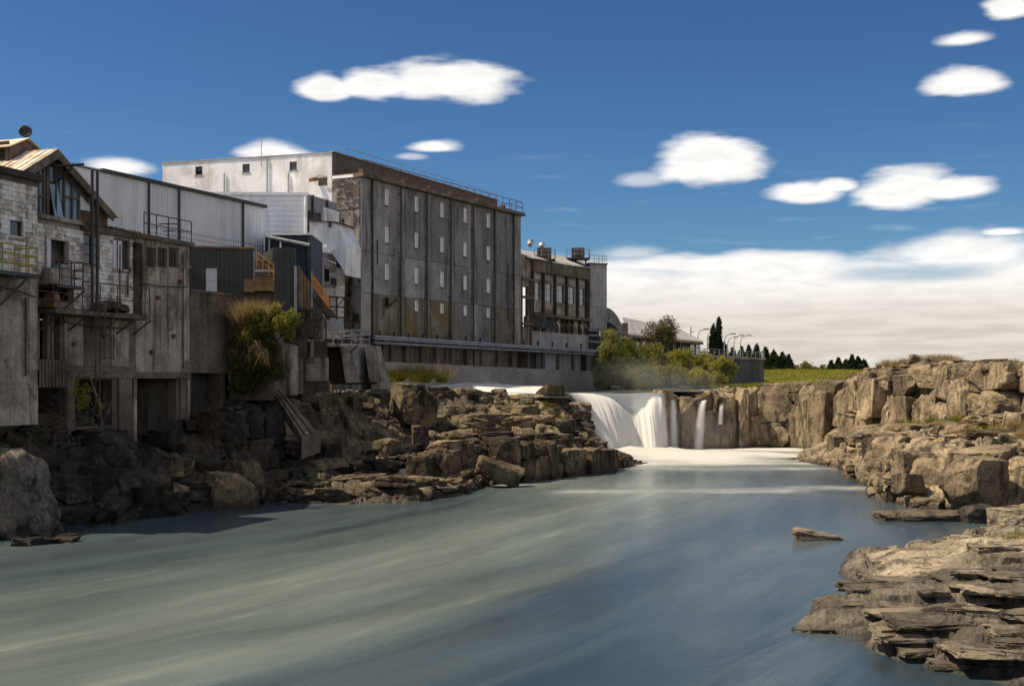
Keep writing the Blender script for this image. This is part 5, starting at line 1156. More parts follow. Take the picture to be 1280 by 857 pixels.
blockwork(FK, cw, .06, u165, zfl+.02, zr-.25, -.006, M['wblk'], .4, .2, ho, mats=[M['wblk'], M['wblk'], M['wblk2']])
window(FK, cw, *w1, -.1, 2, 3, M['timber_dk'], M['glass'], .06, sill=M['conc']); window(FK, cw, *w2, -.1, 3, 1, M['timber'], M['glass_w'], .06, skip=((2, 0),), sill=M['conc'])
fr = MB(); t = .09
FK.box(fr, door[0], door[0]+t, door[2], door[3], -.2, .06); FK.box(fr, door[1]-t, door[1], door[2], door[3], -.2, .06); FK.box(fr, door[0]+t, door[1]-t, door[3]-t, door[3], -.2, .06)
fo = fr.build('door_frame', M['wblk2'], cw); q = MB(); FK.box(q, door[0]+t, U(63), door[2], door[3]-t, -.02, .03); lf = q.build('door_leaf', M['white'], fo)
mb = MB(); FK.box(mb, .2, LK-.3, zfl, zr-.2, -4.2, -3.8); mb.build('back_wall', M['conc_in'], cw)
# mossy flat roof, stepping down over the tower
zt = Z(200, 302)
mb = MB(); FK.box(mb, U(44), U(100), zr-.02, zr+.17, -5, .22); mb.build('roof_edge', M['conc'], cw)
mb = MB(); FK.box(mb, U(100)+.01, u165+.1, zr-.22, zr+.1, -6, .2); mb.build('roof_edge', M['conc_dk'], cw)
ms = MB(); random.seed(9)
for k in range(170):
    u = rnd(U(98), U(170)); p = FK.pt(u, zr+.1, rnd(-.25, .24)); r = rnd(.03, .1); ms.hexa([p+Vector((a*r*1.4, b*r, c*r)) for a, b, c in ((-1, -1, -.3), (1, -1, -.3), (1, 1, -.3), (-1, 1, -.3), (-.6, -.6, .8), (.6, -.6, .9), (.5, .6, .7), (-.6, .5, 1))])
o = ms.build('moss', M['moss'], cw); o['kind'] = 'stuff'
# concrete tower part
tw3 = [FK.rect(a, 309.5, b, 334.5) for a, b in ((182.5, 194.5), (196.5, 208.5), (210.5, 223))]
z65 = Z(200, 465)
rec = (u165, u178, zfl, zt-.25)
mb = MB(); FK.wall(mb, u165, LK, zfl, zt, -.5, .02, [rec]+tw3); mb.build('wall_panel', M['conc'], cw)
# lower half is poured in lifts
cs = [u178-.6, (u178+LK)/2, LK]
for a, b in zip(cs, cs[1:]):
    for z0, z1 in ((z65, z65+1.4), (z65+1.41, zfl-.012)): mb = MB(); FK.box(mb, a+.006, b-.006, z0, z1, -.5, .045+rnd(-.012, .012)); mb.build('wall_panel', M['conc'], cw)
for h in tw3: window(FK, cw, *h, -.15, 3, 1, M['timber'], M['timber_dk'], .06, sill=M['conc_dk'])
mb = MB(); FK.box(mb, u165, LK+.2, zt, zt+.22, -7, .25); mb.build('roof_edge', M['conc_dk'], cw)
mb = MB(); FK.box(mb, rec[0], rec[1], zfl, zt-.3, -1.2, -1.0); mb.build('recess_panel', M['timber_dk'], cw)
# rail on the flat roof
rz = zr+.15
railing(cw, [FK.pt(U(132, 305), zt+.24, -4), FK.pt(U(178, 300), zt+.24, -4.0)], 1.1, 2, 1.2, M['rust'], w=.05)
railing(cw, [FK.pt(U(178), zt+.24, .1), FK.pt(LK+.1, zt+.24, .1)], 1.1, 2, .95, M['steel'], w=.05)
mb = MB(); p = FK.pt(U(222), zt+.24, -.6); mb.bar(p, p+Vector((0, 0, .95)), .06); mb.bar(p+Vector((-.5, 0, .9)), p+Vector((.5, 0, .9)), .06); mb.bar(p+Vector((-.3, 0, .5)), p+Vector((.3, 0, .5)), .05); mb.build('pipe_stand', M['rust'], cw)
# ---- lower concrete storey
zL = z65; z0 = 2.0
bay = (U(47.5), U(78.5), Z(62, 450), zfl-.3)
mb = MB(); FK.wall(mb, 0, u178-.6, zL, zfl-.28, -.5, .03, [bay]); mb.build('wall', M['conc_dk'], cw)
for x0, x1 in ((79, 103), (104, 137), (138, 160)):
    mb = MB(); FK.box(mb, U(x0)+.01, U(x1)-.01, zL+.25, zfl-.35, .03, .07+rnd(-.012, .015)); mb.build('wall_panel', M['conc_dk' if x0 == 104 else 'conc'], cw)
for x in (48, 61, 66, 77): u = U(x); mb = MB(); FK.box(mb, u-.09, u+.09, bay[2], bay[3], -.3, .0); mb.build('bay_post', M['timber'], cw)
ribbed('skirt_sheet', FK, cw, M['conc_dk'], U(48), U(82), Z(65, 484), Z(65, 449), Z(65, 449), .05, .22, .06, .8)
# undercroft columns and dark openings
op = [(U(92), U(141), Z(115, 533), Z(115, 474)), (U(170), U(221), 2.4, Z(195, 470))]
mb = MB(); FK.wall(mb, U(82), LK-.02, z0, zL-.012, -.6, -.03, op+[(U(147), U(163), Z(155, 480)-2.5, Z(155, 480)-2.499)]); mb.build('undercroft_wall', M['conc_dk'], cw)
for x, w in ((87, .5), (155, .95), (167.5, .22), (227, .4), (234, .16)): u = U(x, 500); mb = MB(); FK.box(mb, u-w/2, u+w/2, z0, zL-.015, -.3, .1); mb.build('column', M['conc' if x in (167.5, 234) else 'conc_dk'], cw)
mb = MB(); FK.box(mb, U(82), LK, zL-.32, zL-.012, -.5, .14); mb.build('beam', M['conc_dk'], cw)
mb = MB(); FK.box(mb, -.5, LK, .5, zfl-.3, -4.4, -4.); mb.build('cellar_wall', M['conc_in'], cw)
mb = MB(); FK.box(mb, -.5, LK, zL-.05, zL+.1, -4, -.55); mb.build('floor_slab', M['conc_in'], cw)
mb = MB(); FK.box(mb, .1, LK-.1, zfl-.28, zfl-.02, -4, -.52); mb.build('floor_slab', M['conc_in'], cw)
u = U(234.5); mb = MB(); FK.box(mb, LK-.25, LK, z0, zt, -7, -.52); mb.build('end_wall', M['conc'], cw)
# ---- gantries
zu = Z(75, 358.5); ud = 1.15
mb = MB(); FK.box(mb, U(46, 358), FK.uz(106, 359, ud)[0], zu-.14, zu, .05, ud); mb.build('balcony', M['steel'], cw)
railing(cw, [FK.pt(U(50), zu, ud-.05), FK.pt(FK.uz(105, 350, ud)[0], zu, ud-.05), FK.pt(FK.uz(105, 350, ud)[0], zu, .1)], 1.1, 3, .65, M['rust'], w=.045)
for x in (52, 68, 84): u = U(x); mb = MB(); mb.bar(FK.pt(u, zu-.14, ud-.1), FK.pt(u-.7, zu-1.3, .05), .07); mb.build('strut', M['rust'], cw)
zw = Z(118, 391.5)
mb = MB(); FK.box(mb, U(47), FK.uz(188, 398, 1.)[0], zw-.2, zw, .05, 1.0); mb.build('walkway', M['conc_dk'], cw)
railing(cw, [FK.pt(FK.uz(103, 360, .95)[0], zw, .95), FK.pt(FK.uz(187, 370, .95)[0], zw, .95)], 1.35, 2, 1.3, M['rust'], w=.045)
railing(cw, [FK.pt(FK.uz(48, 380, .95)[0], zw, .95), FK.pt(FK.uz(103, 360, .95)[0], zw, .95)], 1.1, 3, .9, M['rust'], w=.04)
for x in (56, 72, 90, 130, 150, 170): u = U(x); mb = MB(); mb.bar(FK.pt(u, zw-.2, .9), FK.pt(u-.35, zw-.95, .05), .07); mb.build('strut', M['rust'], cw)
# ladder with its cage
la = MB(); ux0, ux1 = FK.uz(119, 400, 1.1)[0], FK.uz(124.5, 400, 1.1)[0]; zb_ = Z(122, 512)
for u in (ux0, ux1): la.bar(FK.pt(u, zb_, 1.12), FK.pt(u, zw+.9, 1.12), .05)
lo = la.build('ladder', M['rust'], cw)
for z in np.arange(zb_+.2, zw+.8, .3): MB().bar(FK.pt(ux0+.026, z, 1.12), FK.pt(ux1-.026, z, 1.12), .035).build('rung', M['rust'], lo)
cg = MB()
for x in (131, 142): u = FK.uz(x, 420, 1.4)[0]; cg.bar(FK.pt(u, Z(131, 450), 1.4), FK.pt(u, zw, 1.4), .05)
for y in (397, 421, 448): z = Z(130, y); cg.bar(FK.pt(ux1, z, 1.14), FK.pt(FK.uz(142, y, 1.4)[0], z, 1.4), .045)
cg.build('ladder_cage', M['rust'], cw)
for x in (115.3, 121.6): mb = MB(); u, z1 = FK.uz(x, 213, .5); mb.tube([FK.pt(u, zw+.004, .5), FK.pt(u, z1, .5)], .075, 10); mb.build('vent_pipe', M['steel'], cw)
mb = MB(); u = U(158); mb.tube([FK.pt(U(161), Z(160, 334), .12), FK.pt(U(161), Z(160, 341), .14), FK.pt(U(157), Z(157, 345), .14), FK.pt(U(157), Z(157, 368), .14)], .06, 8); mb.build('downpipe', M['conc'], cw)
for x0, y0, x1, y1, m in ((70, 331, 83, 356, 'galv'), (57, 336, 69, 356, 'conc'), (60, 366, 68, 384, 'ochre')):   # junk left on the gantries
    r = FK.rect(x0, y0, x1, y1, .5); mb = MB(); FK.box(mb, r[0], r[1], max(r[2], (zu if y0 < 350 else zw)+.003), r[3], .3, .8); o = mb.build({'galv': 'metal_cabinet', 'conc': 'motor_box', 'ochre': 'crate'}[m], M[m], None, loc=FK.pt(r[0], r[2], .5))
    for v in o.data.vertices: v.co += Vector((rnd(-.04, .04), rnd(-.04, .04), rnd(-.03, .03)))
    q = MB(); FK.box(q, r[0]+.05, r[1]-.05, r[2]+.15, r[3]-.1, .805, .85); q.build('panel', M[m], o)
    tag(o, {'galv': 'grey metal cabinet standing on the upper gantry by the dark doorway', 'conc': 'dull stone coloured motor box on the upper gantry below the white door leaf', 'ochre': 'ochre crate on the lower gantry under the balcony'}[m], {'galv': 'cabinet', 'conc': 'box', 'ochre': 'crate'}[m])
sk = thing('sack_pile', 'pale heap of sacking lying on the lower gantry behind the ladder', 'sacks', FK.P(135, 388, .4))
for k in range(5):
    p = FK.P(124+k*7, 385-(k % 2)*4, .45); o = place_stone('sack', 'rock_p', p, (.75, .5, .38), (rnd(-.3, .3), rnd(-.3, .3), rnd(0, 3)), sk, 10+k % 4)

# ---- gabled hall with the tall glazed end
FG_ = Fac((K0[0]-FK.n.x*.8, K0[1]-FK.n.y*.8), (K1[0]-FK.n.x*.8, K1[1]-FK.n.y*.8))
ua, za = FG_.uz(63, 189.5); ur, zer = FG_.uz(133, 268); ul = 2*ua-ur; hw = ur-ua; rise = za-zer
gb = thing('glazed_gable_hall', 'old iron roofed hall with a tall glazed gable facing the river', 'building', FG_.pt(ua, zr, 0))
DEP = 16
T = lambda u: za-rise*abs(u-ua)/hw
zs = Z(70, 275.5)+.1
# roof sheets on both slopes
for sgn, uu in ((-1, ul), (1, ur)):
    n = 14
    for k in range(n):
        d0, d1 = .45-(DEP+.45)*k/n, .45-(DEP+.45)*(k+1)/n+.012; ue = ua+sgn*(hw+.35); ze = za-rise*(hw+.35)/hw
        mb = MB(); a, b, c, e = FG_.pt(ua, za+.06, d0), FG_.pt(ue, ze+.06, d0), FG_.pt(ue, ze+.06, d1), FG_.pt(ua, za+.06, d1); mb.prism([a, b, c, e], (0, 0, .05))
        for r in (.12, .5, .88): mb.bar(a.lerp(e, r)+Vector((0, 0, .06)), b.lerp(c, r)+Vector((0, 0, .06)), .07, .05)
        mb.build('roof_sheet', M['roof'], gb)
    mb = MB(); mb.prism([FG_.pt(ua, za-.36, .38), FG_.pt(ua+sgn*hw, zer-.36, .38), FG_.pt(ua+sgn*hw, zer+.03, .38), FG_.pt(ua, za+.03, .38)], FG_.n*.08); mb.build('barge_board', M['timber'], gb)
    # boarded strip under the rake
    n = 9
    for k in range(n):
        f0, f1 = k/n, (k+1)/n-.012; o = .95; P_ = lambda f, dz: FG_.pt(ua+sgn*hw*f, T(ua+hw*f)+dz, 0)
        mb = MB(); mb.prism([P_(f0, -.55), P_(f1, -.55), P_(f1, -.05), P_(f0, -.05)], FG_.n*(.05+rnd(0, .03))); mb.build('plank', M['timber'], gb)
# mullions, transoms, panes
posts = [-2.75, -2.05, -1.3, -.62, -.12, .42, .95, 1.5, 2.05, 2.45]
px_p = [38, 47, 53.5, 58.5, 68.5, 72, 79, 89, 97.5]
up = [FG_.uz(x, 250)[0] for x in px_p]
for i, u in enumerate(up):
    w = .19 if i in (3, 4) else .1; mb = MB(); FG_.box(mb, u-w/2, u+w/2, zs, T(u)-.5, -.1, .1); mb.build('mullion', M['timber'], gb)
trs = [(zs+.05), zs+1.0, zs+1.95, zs+2.9, zs+3.8]
for i in range(len(up)-1):
    a, b = up[i]+.06, up[i+1]-.06; top = min(T(up[i]), T(up[i+1]))-.55
    if i == 3: zz = [zs+1.75, T(up[i])-1.3]
    else: zz = [zs]+[z+rnd(-.25, .2) for z in (zs+1.1, zs+2.15, zs+3.2) if z < top-.4]
    for j, z in enumerate(zz):
        z1 = zz[j+1] if j+1 < len(zz) else top
        mb = MB(); FG_.box(mb, a-.01, b+.01, z-.05, z+.05, -.08, .08); mb.build('transom', M['timber'], gb)
        if j+1 < len(zz): mb = MB(); FG_.box(mb, a, b, z+.05, z1-.05, -.03, -.01); mb.build('pane', M['glass_b'], gb)
        else: mb = MB(); tt0, tt1 = T(up[i])-.53, T(up[i+1])-.53; mb.prism([FG_.pt(a, z+.05, -.02), FG_.pt(b, z+.05, -.02), FG_.pt(b, max(tt1, z+.1), -.02), FG_.pt(a, max(tt0, z+.1), -.02)], FG_.n*.02); mb.build('pane', M['glass_b'], gb)
# leaning open casement
a = FG_.uz(61, 270)[0]; mb = MB(); mb.prism([FG_.pt(a, zs+.1, .35), FG_.pt(a+.55, zs+.1, .35), FG_.pt(a+.45, zs+1.7, .05), FG_.pt(a-.05, zs+1.7, .05)], FG_.n*.04); tag(mb.build('casement', M['glass_b'], gb), 'tilted open casement')
# board patch and brick corner at the right end
r = FG_.rect(99, 245.5, 111, 263); mb = MB(); FG_.box(mb, *r, -.05, .06); mb.build('patch_board', M['blank'], gb)
mb = MB(); mb.prism([FG_.pt(up[-1], zs-.4, -.12), FG_.pt(ur, zs-.4, -.12), FG_.pt(ur, zer-.2, -.12), FG_.pt(up[-1], T(up[-1])-.5, -.12)], FG_.n*.1); mb.build('gable_wall', M['timber'], gb)
uu0, uu1 = FG_.uz(99, 268)[0], FG_.uz(134, 268)[0]
blockwork(FG_, gb, uu0, uu1, zs-.6, FG_.uz(110, 264)[1], 0., M['brick'], .24, .085, mats=[M['brick'], M['timber'], M['brick']], t=.04)
mb = MB(); FG_.box(mb, ul, up[0], zr-.2, zer+1.2, -.3, -.1); FG_.box(mb, ul, ur, zr-2, zs-.02, -.4, -.15); mb.build('lower_wall', M['wblk2'], gb)
mb = MB(); mb.prism([FG_.pt(ul, zer-2, -DEP), FG_.pt(ur, zer-2, -DEP), FG_.pt(ur, zer-.1, -DEP), FG_.pt(ua, za-.1, -DEP), FG_.pt(ul, zer-.1, -DEP)], FG_.n*.2); mb.build('rear_wall', M['timber_dk'], gb)
for uu, s in ((ur, -1), (ul, 1)): mb = MB(); FG_.box(mb, min(uu, uu+.2*s), max(uu, uu+.2*s), zr-2, zer-.12, -DEP, -.45); mb.build('side_wall', M['brick'], gb)
mb = MB(); mb.prism([FG_.pt(ul+.3, zer-.2, -2.2), FG_.pt(ur-.3, zer-.2, -2.2), FG_.pt(ua, za-.3, -2.2)], FG_.n*.1); FG_.box(mb, ul+.3, ur-.3, zr-1.5, zer-.21, -2.2, -2.1); mb.build('inner_wall', M['timber_dk'], gb)
# awning arm
mb = MB(); p0 = FG_.P(70, 208, .3); p1 = FG_.P(105, 205.5, 1.3); mb.bar(p0, p1, .35, .07); mb.bar(FG_.P(90, 208, .9)-Vector((0, 0, .05)), FG_.P(72, 227, .12), .07); mb.bar(p0, p0-Vector((0, 0, 3.2)), .08); mb.build('hoist_bracket', M['steel'], gb)
# ridge monitor
d0, d1 = -1.45, -12.; um, mw = ua, .98; zm0, zm1, zm2 = za-.5, za+.22, za+.66
mb = MB(); mb.prism([FG_.pt(um-mw, zm0, d0), FG_.pt(um+mw, zm0, d0), FG_.pt(um+mw, zm1, d0), FG_.pt(um, zm2, d0), FG_.pt(um-mw, zm1, d0)], FG_.n*(-.08)); mo = mb.build('ridge_monitor', M['timber'], gb)
for sgn in (-1, 1):
    mb = MB(); ue = um+sgn*(mw+.22); ze = zm1-.12; mb.prism([FG_.pt(um, zm2+.03, d0+.2), FG_.pt(ue, ze, d0+.2), FG_.pt(ue, ze, d1), FG_.pt(um, zm2+.03, d1)], (0, 0, .05)); mb.build('monitor_roof', M['roof'], mo)
    for k in range(4): z = zm0+.05+k*.24; mb = MB(); a, b = um+sgn*mw, um+sgn*(mw-.06); FG_.box(mb, min(a, b), max(a, b), z, z+.16, d1, d0-.1); mb.build('louvre_slat', M['timber_dk'], mo)
    for k in range(6): dd = d0-.1-k*2.; mb = MB(); a, b = um+sgn*(mw+.05), um+sgn*(mw-.1); FG_.box(mb, min(a, b), max(a, b), zm0, zm1-.1, dd-.14, dd); mb.build('monitor_post', M['timber'], mo)
# satellite dish on the monitor
pd_ = W(31.5, 164, FG_.pt(um, 0, d0-.3).y); base = Vector((pd_.x, pd_.y, zm2))
ds = thing('satellite_dish', 'round grey dish on the ridge of the gabled hall roof', 'satellite dish', base)
MB().tube([base, pd_+Vector((0, .1, -.05))], .035, 6).build('mount', M['steel'], ds)
mb = MB(); nrm = Vector((.35, -.9, .3)).normalized(); X = nrm.orthogonal().normalized(); Y = nrm.cross(X); R_ = .31; vs = [pd_-nrm*.07]; fs = []
for i in range(1, 4):
    for j in range(20): a = j/20*6.2832; rr = R_*i/3; vs.append(pd_+X*rr*math.cos(a)+Y*rr*math.sin(a)-nrm*.07*(1-(i/3)**2))
for j in range(20):
    fs.append((0, 1+j, 1+(j+1) % 20))
    for i in range(2): fs.append((1+i*20+j, 1+(i+1)*20+j, 1+(i+1)*20+(j+1) % 20, 1+i*20+(j+1) % 20))
k = len(vs); vs += [v-nrm*.025 for v in vs]; fs += [tuple(k+i for i in f[::-1]) for f in fs]; fs += [(41+j, 41+(j+1) % 20, k+41+(j+1) % 20, k+41+j) for j in range(20)]
mb.add(vs, fs); mb.build('reflector', M['steel'], ds, True)
MB().bar(pd_-Y*.2-nrm*.04, pd_+nrm*.28-Y*.05, .025).build('feed_arm', M['steel'], ds)

# ---- pale steel shed
S0, S1 = ((126-CX)/F*68, 68.), ((330-CX)/F*82, 82.)
FS = Fac(S0, S1); zg = FS.uz(126, 215)[1]
sh = thing('steel_shed', 'large pale grey corrugated steel shed behind the old works', 'building', (S0[0], S0[1], 8))
zb2 = FS.uz(330, 312)[1]-2.5
ribbed('cladding_sheet', FS, sh, M['shed'], -2.4, FS.len, zb2, zg, zg, 0, .26, .04, 1.05)
mb = MB(); FS.box(mb, 0, FS.len+.1, zg+.004, zg+.2, -.25, .2); mb.build('gutter', M['steel'], sh)
for x in (184.2, 222, 302): u = FS.uz(x, 260)[0]; mb = MB(); mb.tube([FS.pt(u, zg-.02, .13), FS.pt(u, zb2, .13)], .075, 8); mb.build('downpipe', M['steel'], sh)
mb = MB(); bkx = [FS.pt(-2.3, zb2, -.3), FS.pt(FS.len-.05, zb2, -.3), FS.pt(FS.len-.05, zb2, -24), FS.pt(-2.3, zb2, -24)]; mb.prism(bkx, (0, 0, zg-zb2-.02)); mb.build('body', M['shed'], sh)
mb = MB(); mb.prism([FS.pt(-2.5, zg+.05, .1), FS.pt(FS.len, zg+.05, .1), FS.pt(FS.len, zg+1., -12), FS.pt(-2.5, zg+1., -12)], (0, 0, .08)); mb.build('roof', M['roofg'], sh)
for row, yy in ((0, 293), (1, 299)):
    u0, z = FS.uz(240, yy); mb = MB()
    for k in range(46): FS.box(mb, u0-4+k*.26, u0-4+k*.26+.06, z-row*.03, z+.06-row*.03, .03, .075)
    mb.build('fixing_row', M['steel'], sh)

# ---- dark green cladding shed and the concrete tank wall below it
G0, G1 = W(232, 312, 71.5), W(317, 308.5, 72.6); FGn = Fac((G0.x, G0.y), (G1.x, G1.y)); zG = FGn.uz(270, 310.5)[1]; zG0 = FGn.uz(270, 392)[1]
gs = thing('green_shed', 'dark green ribbed shed with one small pale window beside the concrete works', 'building', (G0.x, G0.y, zG0))
gw = FGn.rect(257.5, 335.5, 271, 364)
for a, b, z0_, z1_ in ((0, gw[0], zG0, zG), (gw[0], gw[1], zG0, gw[2]), (gw[0], gw[1], gw[3], zG), (gw[1], FGn.len, zG0, zG)): ribbed('cladding_sheet', FGn, gs, M['green'], a, b, z0_, z1_, z1_, 0, .24, .045, 1.)
window(FGn, gs, *gw, -.02, 2, 2, M['white'], M['glass_w'], .05)
solid('body', [(FGn.pt(0, 0, -.1).x, FGn.pt(0, 0, -.1).y), (FGn.pt(FGn.len-.05, 0, -.1).x, FGn.pt(FGn.len-.05, 0, -.1).y), (FGn.pt(FGn.len-.05, 0, -6).x, FGn.pt(FGn.len-.05, 0, -6).y), (FGn.pt(0, 0, -6).x, FGn.pt(0, 0, -6).y)], zG0-1.5, zG-.03, M['green'], gs)
mb = MB(); FGn.box(mb, -.1, FGn.len+.05, zG+.003, zG+.12, -6, .12); mb.build('roof_flashing', M['ochre'], gs)
mb = MB(); p = FGn.P(231, 334.5, .1); mb.bar(p, FGn.P(239, 334, .25), .06); mb.build('bracket_lamp', M['orange'], gs)
k0, k1 = W(233, 362, 66), W(288, 372, 69.7); FTk = Fac((k0.x, k0.y), (k1.x, k1.y)); zk = (k0.z+k1.z)/2
tk = thing('tank_wall', 'dark stained plain concrete tank wall between the works and the hanging shrub', 'wall', (k0.x, k0.y, 6))
zk0 = FTk.uz(260, 466)[1]
for k in range(2): a, b = FTk.len*k/2, FTk.len*(k+1)/2-.012; mb = MB(); FTk.box(mb, a, b, zk0, zk, -5, 0); mb.build('wall_panel', M['conc_dk'], tk)
mb = MB(); FTk.box(mb, -.1, FTk.len+.08, zk+.003, zk+.14, -5, .1); mb.build('coping', M['conc_dk'], tk)
for u in (.15, FTk.len-.75): mb = MB(); FTk.box(mb, u, u+.45, zk0-2.2, zk0-.012, -1, -.15); mb.build('leg', M['conc_dk'], tk)
mb = MB(); FTk.box(mb, 0, FTk.len+.5, zk0-2.5, zk0-.01, -5, -.95); mb.build('back_wall', M['conc_in'], tk)

MB().prism([W(277, 505, 71.6), W(290, 505, 71.6), W(290, 455, 71.6), W(277, 455, 71.6)], (0, .4, 0)).build('filler_wall', M['conc_dk'], tk)

# ---- ochre shack, second green shed, navy shed
q = W(303, 366, 70.2); oc = thing('ochre_shack', 'small ochre boarded landing hut with an orange rail beside the green shed', 'hut', q)
f = Fac((W(303, 366, 70.2).x, 70.2), (W(341, 366, 70.4).x, 70.4))
for k, (y0, y1, m) in enumerate(((326, 337, 'timber'), (337, 340, 'white'), (340, 346, 'timber'), (346, 354, 'ochre'), (354, 364, 'ochre'))):
    r = f.rect(318.5 if k < 4 else 305, y0, 341, y1-.4); mb = MB(); f.box(mb, *r, -1.2, .02+.02*(k % 2)); mb.build('board', M[m], oc)
r = f.rect(305.5, 349, 318, 365); mb = MB(); f.box(mb, *r, -.02, .06); mb.build('hatch', M['ochre'], oc)
for y in (320, 326): pass
rl = MB(); A_, B_ = f.P(321, 315, .3), f.P(342, 331, .3)
rl.bar(A_, B_, .07); rl.bar(A_-Vector((0, 0, .35)), B_-Vector((0, 0, .35)), .05)
for t_ in (0, .35, .7, 1): p = A_.lerp(B_, t_); rl.bar(p-Vector((0, 0, .9)), p, .06)
rl.build('railing', M['orange'], oc)
mb = MB(); r = f.rect(304, 365, 343, 400); f.box(mb, r[0], r[1], r[2], r[3]-.01, -1.5, -.1); mb.build('base_wall', M['timber_dk'], oc)
g0, g1 = W(341, 310, 73), W(370, 309.5, 73.5); f2 = Fac((g0.x, g0.y), (g1.x, g1.y)); zz1 = f2.uz(356, 309.8)[1]; zz0 = f2.uz(356, 402)[1]
g2 = thing('green_annex', 'narrow dark green ribbed shed in front of the navy shed', 'building', (g0.x, g0.y, zz0))
ribbed('cladding_sheet', f2, g2, M['green'], 0, f2.len, zz0, zz1, zz1, 0, .24, .045, .8)
mb = MB(); f2.box(mb, 0, f2.len-.02, zz0-1, zz1-.03, -4, -.06); mb.build('body', M['green'], g2)
mb = MB(); f2.box(mb, f2.len-.16, f2.len+.02, zz0, f2.uz(369, 333)[1], .05, .2); mb.build('corner_flashing', M['galv'], g2)
n0, n1 = W(331, 294, 80), W(389, 292, 80); f3 = Fac((n0.x, n0.y), (n1.x, n1.y)); zn = n0.z
nv_ = thing('navy_shed', 'dark navy shed with a white sloping gutter below the white weatherboard block', 'building', (n0.x, n0.y, 9))
ribbed('cladding_sheet', f3, nv_, M['navy'], 0, f3.len, 9.5, zn, zn, 0, .3, .03, 1.5)
mb = MB(); f3.box(mb, 0, f3.len-.03, 9, zn-.03, -5, -.06); mb.build('body', M['navy'], nv_)
mb = MB(); f3.box(mb, -.05, f3.len+.05, zn+.003, zn+.12, -5, .15); mb.build('gutter', M['white'], nv_)
mb = MB(); mb.tube([f3.P(331.5, 295.5, .4), f3.P(387, 306.5, .4)], .13, 10); mb.build('sloping_pipe', M['galv'], nv_)
mb = MB(); mb.tube([f3.P(337, 297.5, .3), f3.P(336.5, 302, .35), f3.P(336.5, 330, .3)], .08, 8); mb.build('downpipe', M['galv'], nv_)
mb = MB(); u = f3.uz(387.5, 330)[0]; f3.box(mb, u-.12, u+.12, 9, zn-.01, .03, .3); mb.build('corner_post', M['steel'], nv_)
mb = MB(); f3.box(mb, f3.uz(350, 300)[0], f3.uz(352, 300)[0], f3.uz(350, 310)[1], f3.uz(350, 299)[1], .04, .12); mb.build('light_strip', M['white'], nv_)

# ---- white weatherboard block, louvre box and sloping white chute
w0, w1_ = W(262, 244, 89), W(383.5, 244.6, 89.3); fw = Fac((w0.x, w0.y), (w1_.x, w1_.y)); zwt = fw.uz(330, 244.3)[1]; zwb = 10.
wb = thing('weatherboard_block', 'white weatherboarded block between the steel shed and the chute', 'building', (w0.x, w0.y, zwb))
n = 26
for k in range(n):
    z0_ = zwb+(zwt-zwb)*k/n; z1_ = zwb+(zwt-zwb)*(k+1)/n-.004; mb = MB()
    mb.hexa([fw.pt(0, z0_, .05), fw.pt(fw.len, z0_, .05), fw.pt(fw.len, z0_, -.1), fw.pt(0, z0_, -.1), fw.pt(0, z1_, .015), fw.pt(fw.len, z1_, .015), fw.pt(fw.len, z1_, -.1), fw.pt(0, z1_, -.1)]); mb.build('weatherboard', M['wood_w'], wb)
mb = MB(); fw.box(mb, 0, fw.len-.02, zwb, zwt-.02, -6.5, -.12); mb.build('body', M['wood_w'], wb)
mb = MB(); fw.box(mb, -.05, fw.len+.1, zwt+.003, zwt+.22, -6.4, .15); mb.build('parapet', M['wood_w'], wb)
mb = MB(); u = fw.uz(382.5, 270)[0]; mb.tube([fw.pt(u, zwt-.1, .2), fw.pt(u, fw.uz(383, 295)[1], .2)], .12, 8); mb.build('downpipe', M['white'], wb)
l0, l1 = W(384, 246, 89.5), W(421, 252, 94.3); fl_ = Fac((l0.x, l0.y), (l1.x, l1.y)); zl1, zl0 = fl_.uz(402, 248)[1], fl_.uz(402, 276)[1]
lb = thing('louvre_lantern', 'dark ribbed box with a white sill between weatherboards and the mill', 'building', (l0.x, l0.y, zl0))
ribbed('cladding_sheet', fl_, lb, M['pipe'], 0, fl_.len, zl0+.5, zl1, zl1, 0, .4, .06, 1.5)
mb = MB(); fl_.box(mb, 0, fl_.len, zl0-1, zl1-.05, -2, -.06); mb.build('body', M['steel'], lb)
mb = MB(); fl_.box(mb, fl_.uz(402, 260)[0], fl_.len, zl0, zl0+1.05, -.05, .2); mb.build('sill_panel', M['white'], lb)
for x in (389, 407): u = fl_.uz(x, 260)[0]; mb = MB(); fl_.box(mb, u-.07, u+.07, zl0, zl1, .07, .2); mb.build('post', M['steel'], lb)
c_ = W(388, 306, 88); cht = thing('white_chute', 'white enclosed chute stepping down the end of the mill', 'chute', (c_.x, c_.y, 9))
def slab(pts, D, th, m, par, nm): MB().prism([W(x, y, D) for x, y in pts], (th*.3, th, 0)).build(nm, m, par)
slab([(387, 276), (409, 277), (409, 309), (387, 309)], 88, 3, M['white'], cht, 'head_box')
slab([(409.3, 277), (419, 278), (432, 305), (432, 344), (427, 334), (409.3, 308)], 88.2, 2.6, M['white'], cht, 'sloping_casing')
slab([(388, 309.3), (413, 308), (417, 312), (413, 316), (388, 314)], 87.9, 2., M['white'], cht, 'floor_slab')
slab([(411, 276), (413, 276), (413, 284), (411, 284)], 87.9, .1, M['steel'], cht, 'vent')
slab([(387, 275.7), (420, 276.8), (420, 277.6), (387, 276.6)], 87.8, 3.4, M['rust'], cht, 'roof_edge')
b0_, b1_ = W(389, 390, 90.5), W(431, 390, 90.8); fb = Fac((b0_.x, b0_.y), (b1_.x, b1_.y)); zb1, zb0 = fb.uz(410, 315)[1], fb.uz(410, 396)[1]
wbk = thing('white_brick_wall', 'white painted block wall under the sloping chute', 'wall', (b0_.x, b0_.y, zb0))
